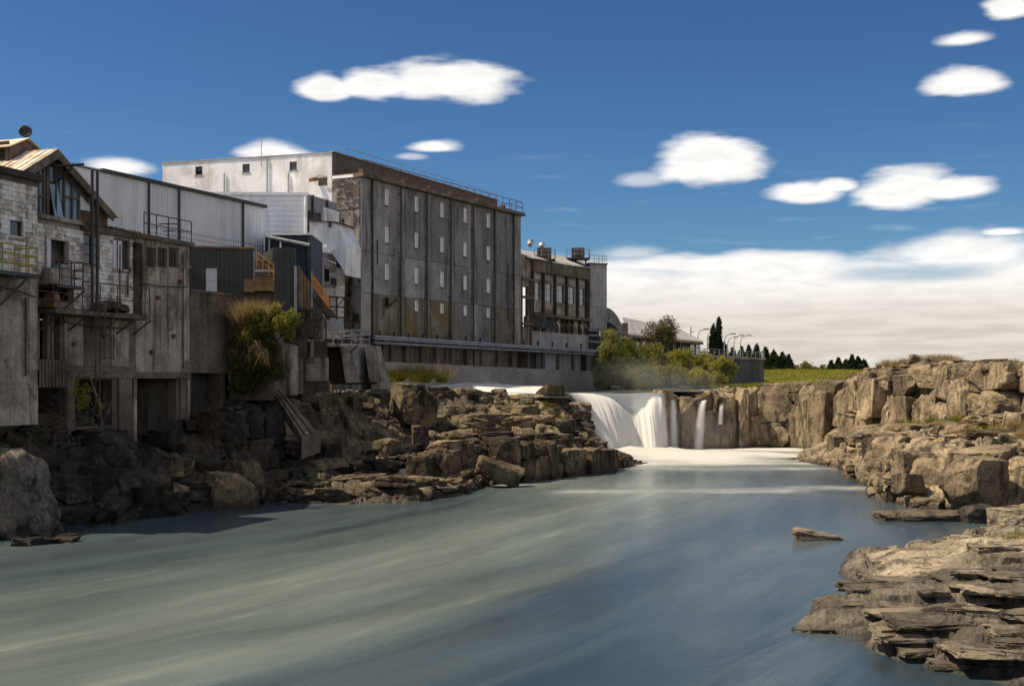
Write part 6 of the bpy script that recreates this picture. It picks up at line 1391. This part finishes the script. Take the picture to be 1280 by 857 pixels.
dr = fb.rect(405.5, 336, 411.5, 352)
mb = MB(); fb.wall(mb, 0, fb.len, zb0-2.5, zb1, -.4, -.01, [dr]); mb.build('wall', M['wblk2'], wbk)
blockwork(fb, wbk, .05, fb.len-.05, zb0, zb1-.1, -.01, M['wblk'], .5, .24, [dr], mats=[M['wood_w'], M['white'], M['wblk']])
mb = MB(); fb.box(mb, dr[0], dr[1], dr[2], dr[3], -.35, -.2); mb.build('door', M['timber_dk'], wbk)
mb = MB(); u = fb.uz(422, 340)[0]; fb.box(mb, u-.15, u+.15, zb0, zb1, .03, .2); mb.build('pilaster', M['white'], wbk)

# ---- brown stair with the orange mesh rail
D = 78.; sp = W(372, 385, D); stt = thing('outside_stair', 'brown outside stair with an orange mesh rail running down to the platform', 'stair', sp)
for k in range(8):
    x0, x1 = 372+k*2.15, 372+(k+1)*2.15-.2; y0 = 329+k*3.4; MB().prism([W(x0, 384, D), W(x1, 384.3, D), W(x1, y0+3.2, D), W(x0, y0, D)], (0, .08, 0)).build('side_board', M['ochre' if k in (2, 4, 6) else 'timber'], stt)  # ochre boards put the yellow-lit slits into the colour
for k in range(10):
    a = W(391+k*2.1, 370+k*2.6, D+.2); MB().box(a.x, a.x+.5, D-.2, D+1.0, a.z-.08, a.z).build('tread', M['timber'], stt)
MB().bar(W(390, 371, D+.1), W(412, 398, D+.1), .12, .3).build('stringer', M['brown'], stt)
r0_, r1_ = W(390.5, 344, D-.1), W(411.5, 372, D-.1); lo0, lo1 = W(391, 356, D-.1), W(411.5, 385, D-.1)
mb = MB(); mb.bar(r0_, r1_, .08); mb.bar(lo0, lo1, .08); mb.bar(r0_, lo0, .08); mb.bar(r1_, lo1, .08); fr_ = mb.build('rail_frame', M['orange'], stt)
for k in range(1, 15):
    t_ = k/15; MB().bar(r0_.lerp(r1_, t_), lo0.lerp(lo1, t_), .035).build('mesh_bar', M['orange'], fr_)
for k in range(1, 5): MB().bar(r0_.lerp(lo0, k/5), r1_.lerp(lo1, k/5), .03).build('mesh_bar', M['orange'], fr_)
MB().bar(W(390, 338, D-.1), W(390, 384, D-.1), .09).build('newel_post', M['galv'], stt)
# crossed truss hanging below
tr = [(372, 386), (392, 386), (404, 396), (406, 408), (396, 423), (384, 417), (373, 409)]
mb = MB()
for (x0, y0), (x1, y1) in zip(tr, tr[1:]+tr[:1]): mb.bar(W(x0, y0, D), W(x1, y1, D), .1)
trs_ = mb.build('truss', M['timber'], stt)
for k in range(9):
    MB().bar(W(372+k*3.6, 387+max(0, k-5)*3, D+.1), W(384+k*2.4, 414+min(k, 4)*2-(max(0, k-4)*2), D+.1), .06).build('brace', M['timber'], trs_)
    MB().bar(W(402-k*3.3, 392-max(0, k-3), D+.2), W(396-k*2.7, 421-k*1.4, D+.2), .06).build('brace', M['timber'], trs_)
# red brown steel frame with two white sheets
p = W(412, 412, 84); sf = thing('open_scaffold', 'rusty open steel frame standing on the platform by the mill corner', 'frame', p)
for x in (412, 421, 431, 439): MB().bar(W(x, 413, 84), W(x, 369+(x-412)*.1, 84), .12).build('post', M['rust'], sf)
for y in (371, 383, 396): MB().bar(W(411, y, 83.85), W(440, y+1.5, 83.85), .1).build('beam', M['rust'], sf)
MB().bar(W(412, 396, 84.2), W(431, 371, 84.2), .06).build('brace', M['rust'], sf)
for lab, x0, x1 in (('white plastic sheet hung under the rusty frame, left one', 410, 418), ('white plastic sheet hung under the rusty frame, right one', 418.5, 427)):
    a = [W(x0, 412, 83.4), W(x1, 412, 83.4), W(x1, 402, 83.4), W((x0+x1)/2, 397, 83.4), W(x0, 403, 83.4)]; o = MB().prism(a, (0, .08, 0)).build('plastic_sheet', M['plast'], None, loc=a[0]); tag(o, lab, 'sheet', 'white sheets under the frame')
# ---- platform on raking piers
P0, P1 = W(404, 428, 81), W(463, 430, 84); fp = Fac((P0.x, P0.y), (P1.x, P1.y)); zpl = (P0.z+P1.z)/2
pf = thing('platform', 'railed platform on raking concrete piers at the mill corner', 'platform', (P0.x, P0.y, 5.5))
mb = MB(); fp.box(mb, 0, fp.len, zpl-.25, zpl, -3.2, .0); mb.build('deck', M['conc'], pf)
railing(pf, [fp.pt(.05, zpl, -3), fp.pt(.05, zpl, -.05), fp.pt(fp.len-.05, zpl, -.05), fp.pt(fp.len-.05, zpl, -3)], .95, 3, .75, M['galv'], w=.05)
mb = MB(); mb.bar(fp.P(439, 413, -.6), fp.P(444, 427, -.5), .12, .3); mb.build('loose_plank', M['galv'], pf)
for pts in ([(425, 431), (437, 431), (449, 478), (432, 478)], [(455, 432), (466, 432), (478, 477), (462, 477)]):
    MB().prism([W(x, y, 82.5) for x, y in pts], (.3, 2.2, 0)).build('raking_pier', M['conc'], pf)
MB().prism([W(x, y, 82.6) for x, y in ((438.5, 431), (447, 431), (449, 470), (446, 476))], (.3, 1.2, 0)).build('pier', M['conc_lt'], pf)
MB().prism([W(x, y, 84.2) for x, y in ((406, 433), (470, 434), (470, 480), (406, 480))], (0, .5, 0)).build('back_wall', M['conc_in'], pf)
MB().bar(W(437, 441, 81.8), W(447, 432, 81.8), .1).build('strut', M['steel'], pf)
random.seed(31)
jk = thing('scrap_heap', 'heap of pale scrap and stones on the railed platform', 'scrap', fp.pt(2, zpl, -1))
for k in range(12): p = fp.pt(rnd(.5, fp.len-.9), zpl+.12, rnd(-1.6, -.3)); place_stone('scrap_piece', 'rock_p', p, (rnd(.3, .6), rnd(.2, .4), rnd(.25, .4)), (rnd(0, 3), rnd(0, 3), rnd(0, 3)), jk, k % 10)
# ---- river walls under the stair
rw = thing('stair_base_wall', 'patched concrete retaining walls below the outside stair', 'wall', W(362, 490, 77))
def pan(x0, x1, y0, y1, D, m, th=1., nm='wall_panel', par=rw): MB().prism([W(x0, y1, D), W(x1, y1, D), W(x1, y0, D), W(x0, y0, D)], (0, th, 0)).build(nm, M[m], par)
pan(361, 380, 424, 446, 78, 'conc_dk'); pan(361, 377.5, 446.5, 492, 77.8, 'conc'); pan(381, 406, 426, 446, 79, 'conc_dk'); pan(382, 408, 446.5, 476, 78.8, 'conc'); pan(378, 410, 476.3, 500, 79, 'conc_dk'); pan(388, 391.5, 424, 446, 78.7, 'conc_lt', .2, 'post')
MB().bar(W(379.5, 492, 77.4), W(379.5, 386, 77.4), .13).build('post', M['rust'], rw); MB().bar(W(407.5, 478, 79), W(407.5, 386, 79), .1).build('post', M['rust'], rw)
for x in (365, 369, 373): MB().bar(W(x, 424, 77.9), W(x, 437, 77.9), .2).build('slat', M['timber'], rw)
pan(338, 384.5, 401, 500, 79.4, 'conc_dk', .4)
cp = thing('ribbed_pier', 'ribbed grey concrete pier right of the hanging shrub', 'pier', W(347, 492, 72.5))
for k in range(6): x = 345.5+k*2.95; MB().prism([W(x, 494, 72.5), W(x+2.7, 494, 72.5), W(x+2.7, 427+k*.8, 72.5), W(x, 426+k*.8, 72.5)], (0, 2.5+.1*(k % 2), 0)).build('rib', M['conc'], cp)
MB().prism([W(346, 494, 72.7), W(363, 494, 72.7), W(363, 431, 72.7), W(346, 428, 72.7)], (0, 2.2, 0)).build('core', M['conc_dk'], cp)
# leaning ribbed slab
sl = thing('leaning_slab', 'long ribbed concrete slab leaning down to the rocks below the pier', 'slab', W(360, 540, 70))
a0, a1, b0, b1 = W(340, 486, 70.5), W(352, 488, 70.9), W(377, 545, 68.0), W(396, 538, 68.8)
n = 5
for k in range(n):
    f0, f1 = k/n, (k+1)/n-.03; dn = Vector((.05*(k % 2), -.06*(k % 2), .05*(k % 2))); MB().prism([a0.lerp(a1, f0)+dn, a0.lerp(a1, f1)+dn, b0.lerp(b1, f1)+dn, b0.lerp(b1, f0)+dn], (-.2, .5, -.45)).build('rib', M['conc_dk'], sl)
MB().prism([b0, b1, b1-Vector((0, 0, 1.3)), b0-Vector((0, 0, 1.3))], (.1, .7, 0)).build('toe_block', M['conc_dk'], sl)

# ---- small services that clutter the walls
for x0, y0, x1, y1 in ((150, 306, 150, 386), (172, 312, 172, 392), (229, 318, 229, 460)):
    mb = MB(); mb.tube([FK.P(x0, y0, .12), FK.P(x1, y1, .12)], .04, 6); mb.build('service_pipe', M['rust'], cw)
for x0, x1, y in ((79, 160, 402), (168, 233, 352)):
    mb = MB(); mb.tube([FK.P(x0, y, .16), FK.P((x0+x1)/2, y+(x1-x0)*.07+1.5, .16), FK.P(x1, y+(x1-x0)*.1, .16)], .035, 6); mb.build('service_pipe', M['steel'], cw)
for x, y in ((90, 430), (128, 420), (196, 372), (215, 420), (188, 440), (224, 352)):
    mb = MB(); p = FK.uz(x, y); FK.box(mb, p[0]-.12, p[0]+.12, p[1]-.1, p[1]+.1, .03, .16); mb.build('wall_box', M['rust'], cw)
for x0, y0, x1, y1 in ((425, 268, 425, 400), (431, 285, 431, 420)):
    mb = MB(); mb.tube([FE.P(x0, y0, .15), FE.P(x1, y1, .15)], .06, 6); mb.build('service_pipe', M['rust'], main)
mb = MB(); mb.tube([FLa.P(-10, 356, .14), FLa.P(20, 362, .14), FLa.P(44, 371, .14)], .04, 6); mb.build('service_pipe', M['rust'], bb)
mb = MB(); mb.tube([FLa.P(32, 372, .14), FLa.P(32, 470, .14)], .045, 6); mb.build('service_pipe', M['steel'], bb)
for x0, y0, x1, y1, D in ((396, 309, 396, 390, 87.4), (403, 316, 403, 372, 87.6)):
    MB().tube([W(x0, y0, D), W(x1, y1, D)], .06, 6).build('service_pipe', M['galv'], wbk)
MB().tube([W(390, 322, 87.6), W(404, 324, 87.6), W(420, 330, 87.8)], .07, 6).build('service_pipe', M['galv'], wbk)
for k, (x, y) in enumerate(((398, 344), (417, 352), (424, 330))): a = W(x, y, 90.2); MB().box(a.x-.2, a.x+.2, 90.0, 90.4, a.z-.25, a.z+.25).build('wall_box', M['steel' if k else 'yellow'], wbk)

# ------------------------------------------------------------------ trees, shrubs, grass
def leaf_obj(name, C_, m, n, size, parent=None, seed=0, stretch=1.6, droop=0., loc=None):
    """C_: list of (centre, radii, weight); many small leaves, thickest near each clump's skin"""
    rs = np.random.RandomState(seed); w = np.array([c[2] for c in C_], float); w /= w.sum(); idx = rs.choice(len(C_), n, p=w)
    cen = np.array([tuple(c[0]) for c in C_])[idx]; rad = np.array([tuple(c[1]) for c in C_])[idx]
    d = rs.randn(n, 3); d /= np.linalg.norm(d, axis=1, keepdims=True); r = rs.rand(n)**.42
    P = cen+d*r[:, None]*rad*(1+.35*rs.randn(n, 1)*.5)
    keep = fbm(P*1.3/np.maximum(rad.mean()*.5, .2), 3, seed) > -.22; P = P[keep]; n = len(P)
    a = rs.randn(n, 3); a[:, 2] -= droop; a /= np.linalg.norm(a, axis=1, keepdims=True); b = np.cross(a, rs.randn(n, 3)); b /= np.linalg.norm(b, axis=1, keepdims=True)
    s = size*(.6+.8*rs.rand(n))[:, None]; a = a*s*stretch; b = b*s*.5
    V = np.stack([P-a*.5, P+b*.5, P+a*.5, P-b*.5], 1).reshape(-1, 3); o0 = np.array(ORG[parent] if parent else (loc or (0, 0, 0)), float); V = V-o0
    me = np_mesh(name, V, np.arange(4*n).reshape(-1, 4), m); o = bpy.data.objects.new(name, me); COL.objects.link(o)
    if parent: o.parent = parent
    elif loc is not None: o.location = loc
    ORG[o] = Vector(o0); return o
def clumps(c, R, k, r, seed, flat=1.):
    rs = random.Random(seed); out = []
    for _ in range(k):
        v = Vector((rs.gauss(0, 1), rs.gauss(0, 1), rs.gauss(0, 1))).normalized()*(rs.random()**.45); q = rs.uniform(.6, 1.25)*r
        out.append((Vector(c)+Vector((v.x*R[0], v.y*R[1], v.z*R[2])), (q, q, q*flat), q*q))
    return out
def trunk_obj(base, tops, r, par, m='bark', name='trunk'):
    mb = MB(); b = Vector(base)
    for t_ in tops:
        t_ = Vector(t_); mid = b.lerp(t_, .5)+Vector((rnd(-.1, .1), rnd(-.1, .1), 0))*(t_-b).length; mb.tube([b, b.lerp(mid, .5), mid, t_], r, 6, r*.25)
    return mb.build(name, M[m], par, True)
random.seed(12)
# the shrub hanging on the pier, left
D = 69.; base = W(318, 425, D); hb = thing('hanging_shrub', 'bushy yellow green shrub spilling over the dark wall beside the green shed', 'shrub', base)
cl = clumps(W(345, 405, D), (1.1, 1., 1.05), 14, .5, 1)+clumps(W(310, 410, D), (1., .9, .6), 10, .42, 2)+clumps(W(330, 392, D), (.9, .8, .5), 7, .4, 3)
leaf_obj('crown', cl, M['leaf'], 9000, .13, hb, 1, stretch=2.4)
cl = [(W(300+rnd(-8, 22), 425+k*2.1, D-.2+rnd(-.3, .3)), (.45, .4, .5), 1) for k in range(30)]
leaf_obj('trailing_ivy', cl, M['ivy'], 9000, .13, hb, 2, droop=1.2)
cl = [(W(345+rnd(-16, 12), 430+k*2.6, D+rnd(-.3, .3)), (.5, .4, .5), 1) for k in range(16)]
leaf_obj('shaded_foliage', cl, M['ivy'], 5000, .14, hb, 3, droop=.6)
trunk_obj(W(322, 440, D+.4), [W(345, 400, D), W(308, 408, D), W(330, 385, D), W(356, 415, D)], .09, hb)
iw = thing('dark_buttress', 'dark narrow buttress wall behind the hanging shrub', 'wall', W(290, 480, 69.9))
MB().prism([W(287, 500, 69.9), W(344, 500, 70.2), W(344, 405, 70.2), W(287, 395, 69.9)], (0, 2.5, 0)).build('wall', M['conc_dk'], iw)
MB().bar(W(287.5, 478, 69.5), W(287.5, 385, 69.5), .14).build('pipe', M['conc'], iw)
MB().bar(W(286.5, 476, 69.4), W(290, 476, 69.4), .22).build('pipe_foot', M['conc_dk'], iw)
def blades(name, spots, m, n, h, w, seed, parent=None, lean=.35, loc=None):
    rs = np.random.RandomState(seed); k = rs.randint(0, len(spots), n); P = np.array([tuple(s[0]) for s in spots])[k]; R = np.array([s[1] for s in spots])[k]
    a = rs.rand(n)*6.283; rr = R*np.sqrt(rs.rand(n)); P = P+np.stack([np.cos(a)*rr, np.sin(a)*rr, 0*a-.05], -1)
    H = h*(.5+.8*rs.rand(n)); t = rs.randn(n, 3)*lean; tip = P+np.stack([t[:, 0]*H+np.cos(a)*rr*.5, t[:, 1]*H+np.sin(a)*rr*.5, H], -1); b = rs.rand(n)*6.283; q = np.stack([np.cos(b), np.sin(b), 0*b], -1)*w
    V = np.stack([P-q, P+q, tip], 1).reshape(-1, 3); o0 = np.array(ORG[parent] if parent else (loc or (0, 0, 0)), float)
    o = bpy.data.objects.new(name, np_mesh(name, V-o0, np.arange(3*n).reshape(-1, 3), m)); COL.objects.link(o)
    if parent: o.parent = parent
    elif loc is not None: o.location = loc
    ORG[o] = Vector(o0); return o
blades('dry_grass', [(W(300+rnd(-8, 30), 402+rnd(-4, 8), D), .35) for _ in range(16)], M['dry'], 2200, 1.2, .02, 4, hb, lean=.5)
blades('hanging_straw', [(W(296+rnd(-6, 34), 415+rnd(-6, 30), D-.6), .3) for _ in range(14)], M['dry'], 420, -.8, .016, 5, hb, lean=.4)
# bare scrub with a few yellow leaves, below the gantries
sc = thing('bare_scrub', 'tangled leafless scrub with a few yellow leaves under the ladder', 'shrub', W(112, 535, 54.8))
mb = MB(); random.seed(44)
for k in range(70):
    p = W(rnd(60, 130), rnd(525, 555), 54.6+rnd(-.6, .6)); dv = Vector((rnd(-1, .8), rnd(-.6, .1), rnd(-.5, 1.3))); pts = [p]; L = rnd(.25, .55)
    for s in range(5): dv += Vector((rnd(-.5, .5), rnd(-.4, .3), rnd(-.5, .25))); pts.append(pts[-1]+dv.normalized()*L)
    mb.tube(pts, rnd(.012, .024), 4, .006)
for x0, y0, x1, y1 in ((95, 475, 135, 470), (112, 470, 128, 560), (124, 520, 108, 480), (118, 545, 140, 500)):
    mb.tube([W(x0, y0, 54.2), W((x0+x1)/2+6, (y0+y1)/2-6, 53.8), W(x1, y1, 54.2)], .04, 5, .02)
mb.build('twigs', M['twig'], sc)
leaf_obj('leaves', [(W(102+rnd(-8, 8), 495+rnd(-12, 14), 54), (.22, .22, .28), 1) for _ in range(9)]+[(W(126+rnd(-3, 5), 503+rnd(-6, 8), 54), (.12, .12, .14), .4) for _ in range(3)], M['leaf_y'], 900, .085, sc, 7)
sc2 = thing('dry_scrub', 'reddish dry scrub on the pale rock under the tank wall', 'shrub', W(265, 535, 62))
leaf_obj('foliage', [(W(262+rnd(-14, 14), 530+rnd(-16, 12), 61.5), (.4, .4, .4), 1) for _ in range(10)], leaf_mat('dry_leaf', (.06, .045, .025), (.15, .10, .055)), 2600, .09, sc2, 8); trunk_obj(W(262, 545, 61.8), [W(255, 520, 61.5), W(270, 524, 61.5)], .04, sc2, name='stems')
# willows by the falls
def bush(label, x, yb, yt, D, rx, m, seed, n=5200, leaf=.14, k=48, name='willow_bush', group='willow bushes beside the upper river'):
    b, t_ = W(x, yb, D), W(x, yt, D); h = t_.z-b.z; c = Vector((b.x, D, b.z+h*.52)); RX = rx/F*D; random.seed(seed)
    o = thing(name, label, 'bush', b, group); cl = clumps(c, (RX*.9, RX*.9, h*.46), k, RX*.36, seed)
    leaf_obj('crown', cl, M[m], int(n*1.7), leaf, o, seed, droop=-.6, stretch=2.2); trunk_obj(b, [c+Vector((rnd(-RX, RX)*.6, rnd(-1, 1), h*rnd(-.1, .3))) for _ in range(5)], .12, o); return o
bush('tall rounded willow against the foot of the blank tower', 762, 487, 416, 124, 22, 'leaf_w', 1, 8000)
bush('rounded willow second from the tower, as tall as the first', 786, 488, 418, 126, 19, 'leaf_w', 2, 7000)
bush('low willow at the water beside the left end of the falls crest', 757, 492, 446, 118, 16, 'leaf_w', 3, 4500)
bush('dark green willow in the middle of the row under the sparse tree', 812, 487, 428, 128, 24, 'leaf_w', 4, 8000)
bush('wide low willow behind the right lobe of the main fall', 800, 491, 455, 118, 24, 'leaf_w', 5, 6000)
bush('bright willow with yellow green top below the long shed roof', 850, 480, 436, 128, 21, 'leaf_k', 6, 7500)
bush('low willow at the crest of the thin falls', 838, 484, 456, 119, 20, 'leaf_w', 7, 5500)
bush('mid height willow in front of the long shed window wall', 878, 477, 441, 130, 17, 'leaf_k', 8, 6000)
bush('lowest willow directly above the trickle', 873, 483, 461, 121, 16, 'leaf_k', 9, 4500)
bush('brightest willow, rightmost in front of the dark abutment', 905, 480, 445, 127, 16, 'leaf_k', 10, 6000)
D = 140; b = W(824, 455, D); t = thing('sparse_tree', 'thin leaved olive tree rising above the long shed roof', 'tree', b, None)
c = W(826, 415, D); cl = clumps(c, (1.9, 1.7, 2.0), 34, .6, 5); leaf_obj('crown', cl, M['leaf_s'], 6200, .17, t, 50)
random.seed(2); trunk_obj(b, [W(x, y, D) for x, y in ((815, 408), (826, 398), (838, 412), (843, 424), (811, 424), (832, 405), (820, 415))], .13, t)
# poplar and conifers
def conifer(label, x, yb, yt, D, rw, seed, name='conifer', group='dark conifers along the far ridge', m='leaf_d'):
    b, tt = W(x, yb, D), W(x, yt, D); h = tt.z-b.z; r = rw/F*D; o = thing(name, label, 'tree', b, group); rs = random.Random(seed); cl = []
    for k in range(22):
        f = k/21; rr = 2.1*r*(1-f)**.8+.08*r; a = rs.uniform(0, 6.28); q = rr*.6+.08
        for a2 in (a, a+2.1, a+4.2): cl.append((Vector((b.x+math.cos(a2)*rr*.55, D+math.sin(a2)*rr*.55, b.z+h*(.08+.9*f))), (q, q, h*.045+.1), q))
    leaf_obj('crown', cl, M[m], 3000, .16+.0013*D, o, seed, droop=.5); MB().tube([b, b+Vector((0, 0, h*.7))], max(.12, r*.08), 6, .05).build('trunk', M['bark'], o); return o
D = 190
for lab, x, rw, yt, sd in (('tall dark poplar, left and shorter stem of the pair behind the shed', 891, 5, 410, 1), ('tallest dark poplar, right stem of the pair behind the shed', 898, 6.2, 400.5, 2)):
    b, tt = W(x, 448, D), W(x, yt, D); o = thing('poplar', lab, 'tree', b, 'poplars behind the shed'); h = tt.z-b.z; r = rw/F*D; rs = random.Random(sd)
    cl = [(Vector((b.x+rs.uniform(-.5, .5)*r*(1-.5*abs(2*f-.9)), D+rs.uniform(-.4, .4)*r, b.z+h*f)), (r*(.75-.55*max(0, f-.55)/.45), r*.7, .8), 1) for f in np.linspace(.08, .98, 24)]
    leaf_obj('crown', cl, M['leaf_d'], 4200, .3, o, 60+sd, droop=-.8); MB().tube([b, b+Vector((0, 0, h*.8))], .25, 6, .06).build('trunk', M['bark'], o)
CN = [(906, 432, 4), (916, 437, 4.5), (927, 436, 5), (936, 434, 5), (946, 433, 5.2), (957, 436, 5.5), (967, 440, 5.5), (978, 443, 5), (986, 446, 4),
      (1039, 453, 3.4), (1048, 450, 4), (1057, 452, 4), (1065, 446, 4.6), (1073, 449, 4.4), (1080, 452, 4)]
CL_ = ['small conifer touching the right side of the poplars', 'conifer under the low arm street lamp', 'conifer behind the rightmost street lamp', 'conifer just right of the rightmost street lamp', 'broad conifer above the middle of the bridge rail', 'conifer standing over the right end of the bridge abutment', 'first conifer clear of the bridge above the meadow', 'shorter conifer second above the meadow', 'smallest conifer at the end of the left row', 'short conifer starting the far right clump', 'second conifer of the far right clump', 'third conifer of the far right clump', 'tallest conifer of the far right clump', 'broad conifer next to the tallest of the right clump', 'last conifer of the right clump beside the cliff']
for i, ((x, yt, rw), lab) in enumerate(zip(CN, CL_)): conifer(lab, x, 469, yt-2.5, 260+(i % 3)*12 if i < 9 else 300+(i % 3)*10, rw, 70+i)
for lab, x, rw, y0, sd in (('dense dark thicket below the first row of ridge conifers', 962, 20, 447, 201), ('dark thicket below the far right clump of conifers', 1060, 17, 455, 202)):
    hb2 = thing('thicket', lab, 'thicket', W(x, 470, 305), 'thickets on the ridge'); leaf_obj('crown', clumps(W(x, y0+7, 305), (rw/F*305, 2.5, 1.3), 30, .9, sd), M['leaf_d'], 6500, .4, hb2, sd); MB().tube([W(x, 470, 305), W(x, y0+6, 305)], .3, 6, .1).build('trunk', M['bark'], hb2)
hd = thing('hedge_trees', 'rounded green thicket on the ridge between the two conifer rows', 'thicket', W(1012, 467, 300))
leaf_obj('crown', clumps(W(1012, 461, 300), (4.6, 2.5, 1.3), 26, 1.0, 3), M['leaf_w'], 5500, .4, hd, 91)
MB().tube([W(1012, 468, 300), W(1012, 461, 300)], .3, 6, .1).build('trunk', M['bark'], hd)
# meadow rising behind the cliff
def meadow():
    nx, ny = 90, 60; x = np.linspace(18, 330, nx); y = np.linspace(128, 520, ny); Y, X = np.meshgrid(y, x, indexing='ij'); P = np.stack([X.ravel(), Y.ravel(), 0*X.ravel()], -1)
    e = np.clip((P[:, 1]-135)/130, 0, 1); z = 5.4+3.1*e*e*(3-2*e)-.006*np.maximum(P[:, 1]-265, 0)-.018*np.maximum(P[:, 0]-60, 0)*e+.25*fbm(P*.06, 3, 4)
    P[:, 2] = z; tag(link('meadow', np_mesh('meadow', P, grid_faces(ny, nx), M['field'], True), None, (0, 0, 0)), kind='structure')
    rs = np.random.RandomState(5); n = 26000; k = rs.randint(0, len(P), n); q = P[k]; q = q[(q[:, 0]/q[:, 1] < .34) & (q[:, 0]/q[:, 1] > .18) & (q[:, 1] < 290)]
    sp = [(p, 3.) for p in q[:4000]]; tag(blades('meadow_grass', sp, M['gras'], 26000, .5, .07, 6), kind='stuff')
meadow()
# grass on the rocks
def tuft_spots(sheet, n, px0, px1, r0, r1, cond, seed, rad):
    random.seed(seed); o, V, px = SHEETS[sheet]; nr, nc = V.shape[:2]; out = []
    for _ in range(n*30):
        if len(out) >= n: break
        p = V[int(rnd(r0, r1)*(nr-1)), int(np.interp(rnd(px0, px1), px, np.arange(nc)))]
        if cond(p): out.append((Vector(p), rnd(.5, 1.)*rad))
    return out
tag(blades('dry_grass', tuft_spots('rock_cliff', 46, 1085, 1290, .60, .70, lambda p: p[2] > 7.1, 1, .35), M['dry'], 7000, .62, .02, 11), kind='stuff')
tag(blades('cliff_top_grass', tuft_spots('rock_cliff', 20, 950, 1085, .64, .8, lambda p: p[2] > 5.8, 2, .3), M['dry'], 2200, .45, .025, 12), kind='stuff')
tag(blades('ledge_grass', tuft_spots('rock_terrace', 34, 1110, 1290, .78, 1., lambda p: p[2] > 2, 3, .35)+tuft_spots('rock_cliff', 16, 1090, 1280, .02, .12, lambda p: p[2] > 1.5, 8, .4), M['gras'], 6500, .55, .022, 13), kind='stuff')
tag(blades('dry_ledge_grass', tuft_spots('rock_terrace', 30, 1170, 1290, .55, .9, lambda p: p[2] > 2.6, 4, .4), M['dry'], 6500, .6, .018, 14), kind='stuff')
tag(blades('near_grass', [(Vector(SHEETS['rock_ledge'][1][int(r*429), int(np.interp(x, SHEETS['rock_ledge'][2], np.arange(560)))]), .22) for x, r in ((1247, .84), (1252, .86), (1258, .75), (1270, .75), (1280, .755), (1262, .72), (1275, .715), (1290, .75))], M['gras'], 1600, .14, .008, 15), kind='stuff')
tag(blades('island_grass', tuft_spots('rock_bank', 14, 620, 705, .5, .75, lambda p: p[2] > 2.6, 5, .25), M['gras'], 1500, .3, .02, 16), kind='stuff')
rv = [(W(rnd(484, 530), rnd(470, 477), 91+rnd(-1, 1)), .4) for _ in range(12)]+[(W(rnd(530, 562), rnd(473, 478), 91), .25) for _ in range(5)]
tag(blades('river_weeds', rv, M['leaf_y'], 2600, .7, .025, 17, lean=.6), kind='stuff'); 
tag(blades('reddish_weeds', [(W(rnd(500, 565), rnd(466, 472), 92), .4) for _ in range(14)], M['dry'], 900, .95, .018, 18), kind='stuff')
iv = thing('wall_creeper', 'black creeper growing up the stained end wall of the mill', 'creeper', W(440, 440, 94))
leaf_obj('foliage', [(ivy_spot.P(436+rnd(-4, 6)*(.4 if y < 395 else 1.6), y, .12), (.22, .12, .4), 1) for y in range(300, 440, 5)], M['ivy'], 3800, .1, iv, 33)
trunk_obj(W(440, 440, 94.4), [ivy_spot.P(436, y, .06) for y in (310, 360, 400)], .04, iv, name='stem')

# ------------------------------------------------------------------ mist hanging over the falls
def mist():
    m = bpy.data.materials.new('river_mist'); m.use_nodes = True; nt = m.node_tree; nt.nodes.clear(); g = G(nt)
    tc = g.n('ShaderNodeTexCoord'); p = tc.outputs['Object']
    ln = g.n('ShaderNodeVectorMath', operation='LENGTH'); g.put(ln.inputs[0], p)
    f = g.ss(ln.outputs['Value'], 1., .15); nz = g.ss(g.noise(g.n('ShaderNodeNewGeometry').outputs['Position'], .22, 3), .35, .7)
    v = g.n('ShaderNodeVolumePrincipled'); v.inputs['Color'].default_value = (.95, .95, .95, 1); v.inputs['Anisotropy'].default_value = .2
    g.put(v.inputs['Density'], g.m('MULTIPLY', g.m('MULTIPLY', f, nz), .065))
    o = g.n('ShaderNodeOutputMaterial'); nt.links.new(v.outputs[0], o.inputs['Volume'])
    for c, s in (((11, 103, 1.4), (10, 9, 3.4)), ((13, 115, 6.4), (10, 6, 2.4))):
        bm = bmesh.new(); bmesh.ops.create_icosphere(bm, subdivisions=3, radius=1); me = bpy.data.meshes.new('mist'); bm.to_mesh(me); bm.free(); me.materials.append(m)
        ob = link('mist', me, None, c, (0, 0, 0), s); tag(ob, kind='stuff')
    SC.cycles.volume_step_rate = 2.; SC.cycles.volume_max_steps = 64
mist()
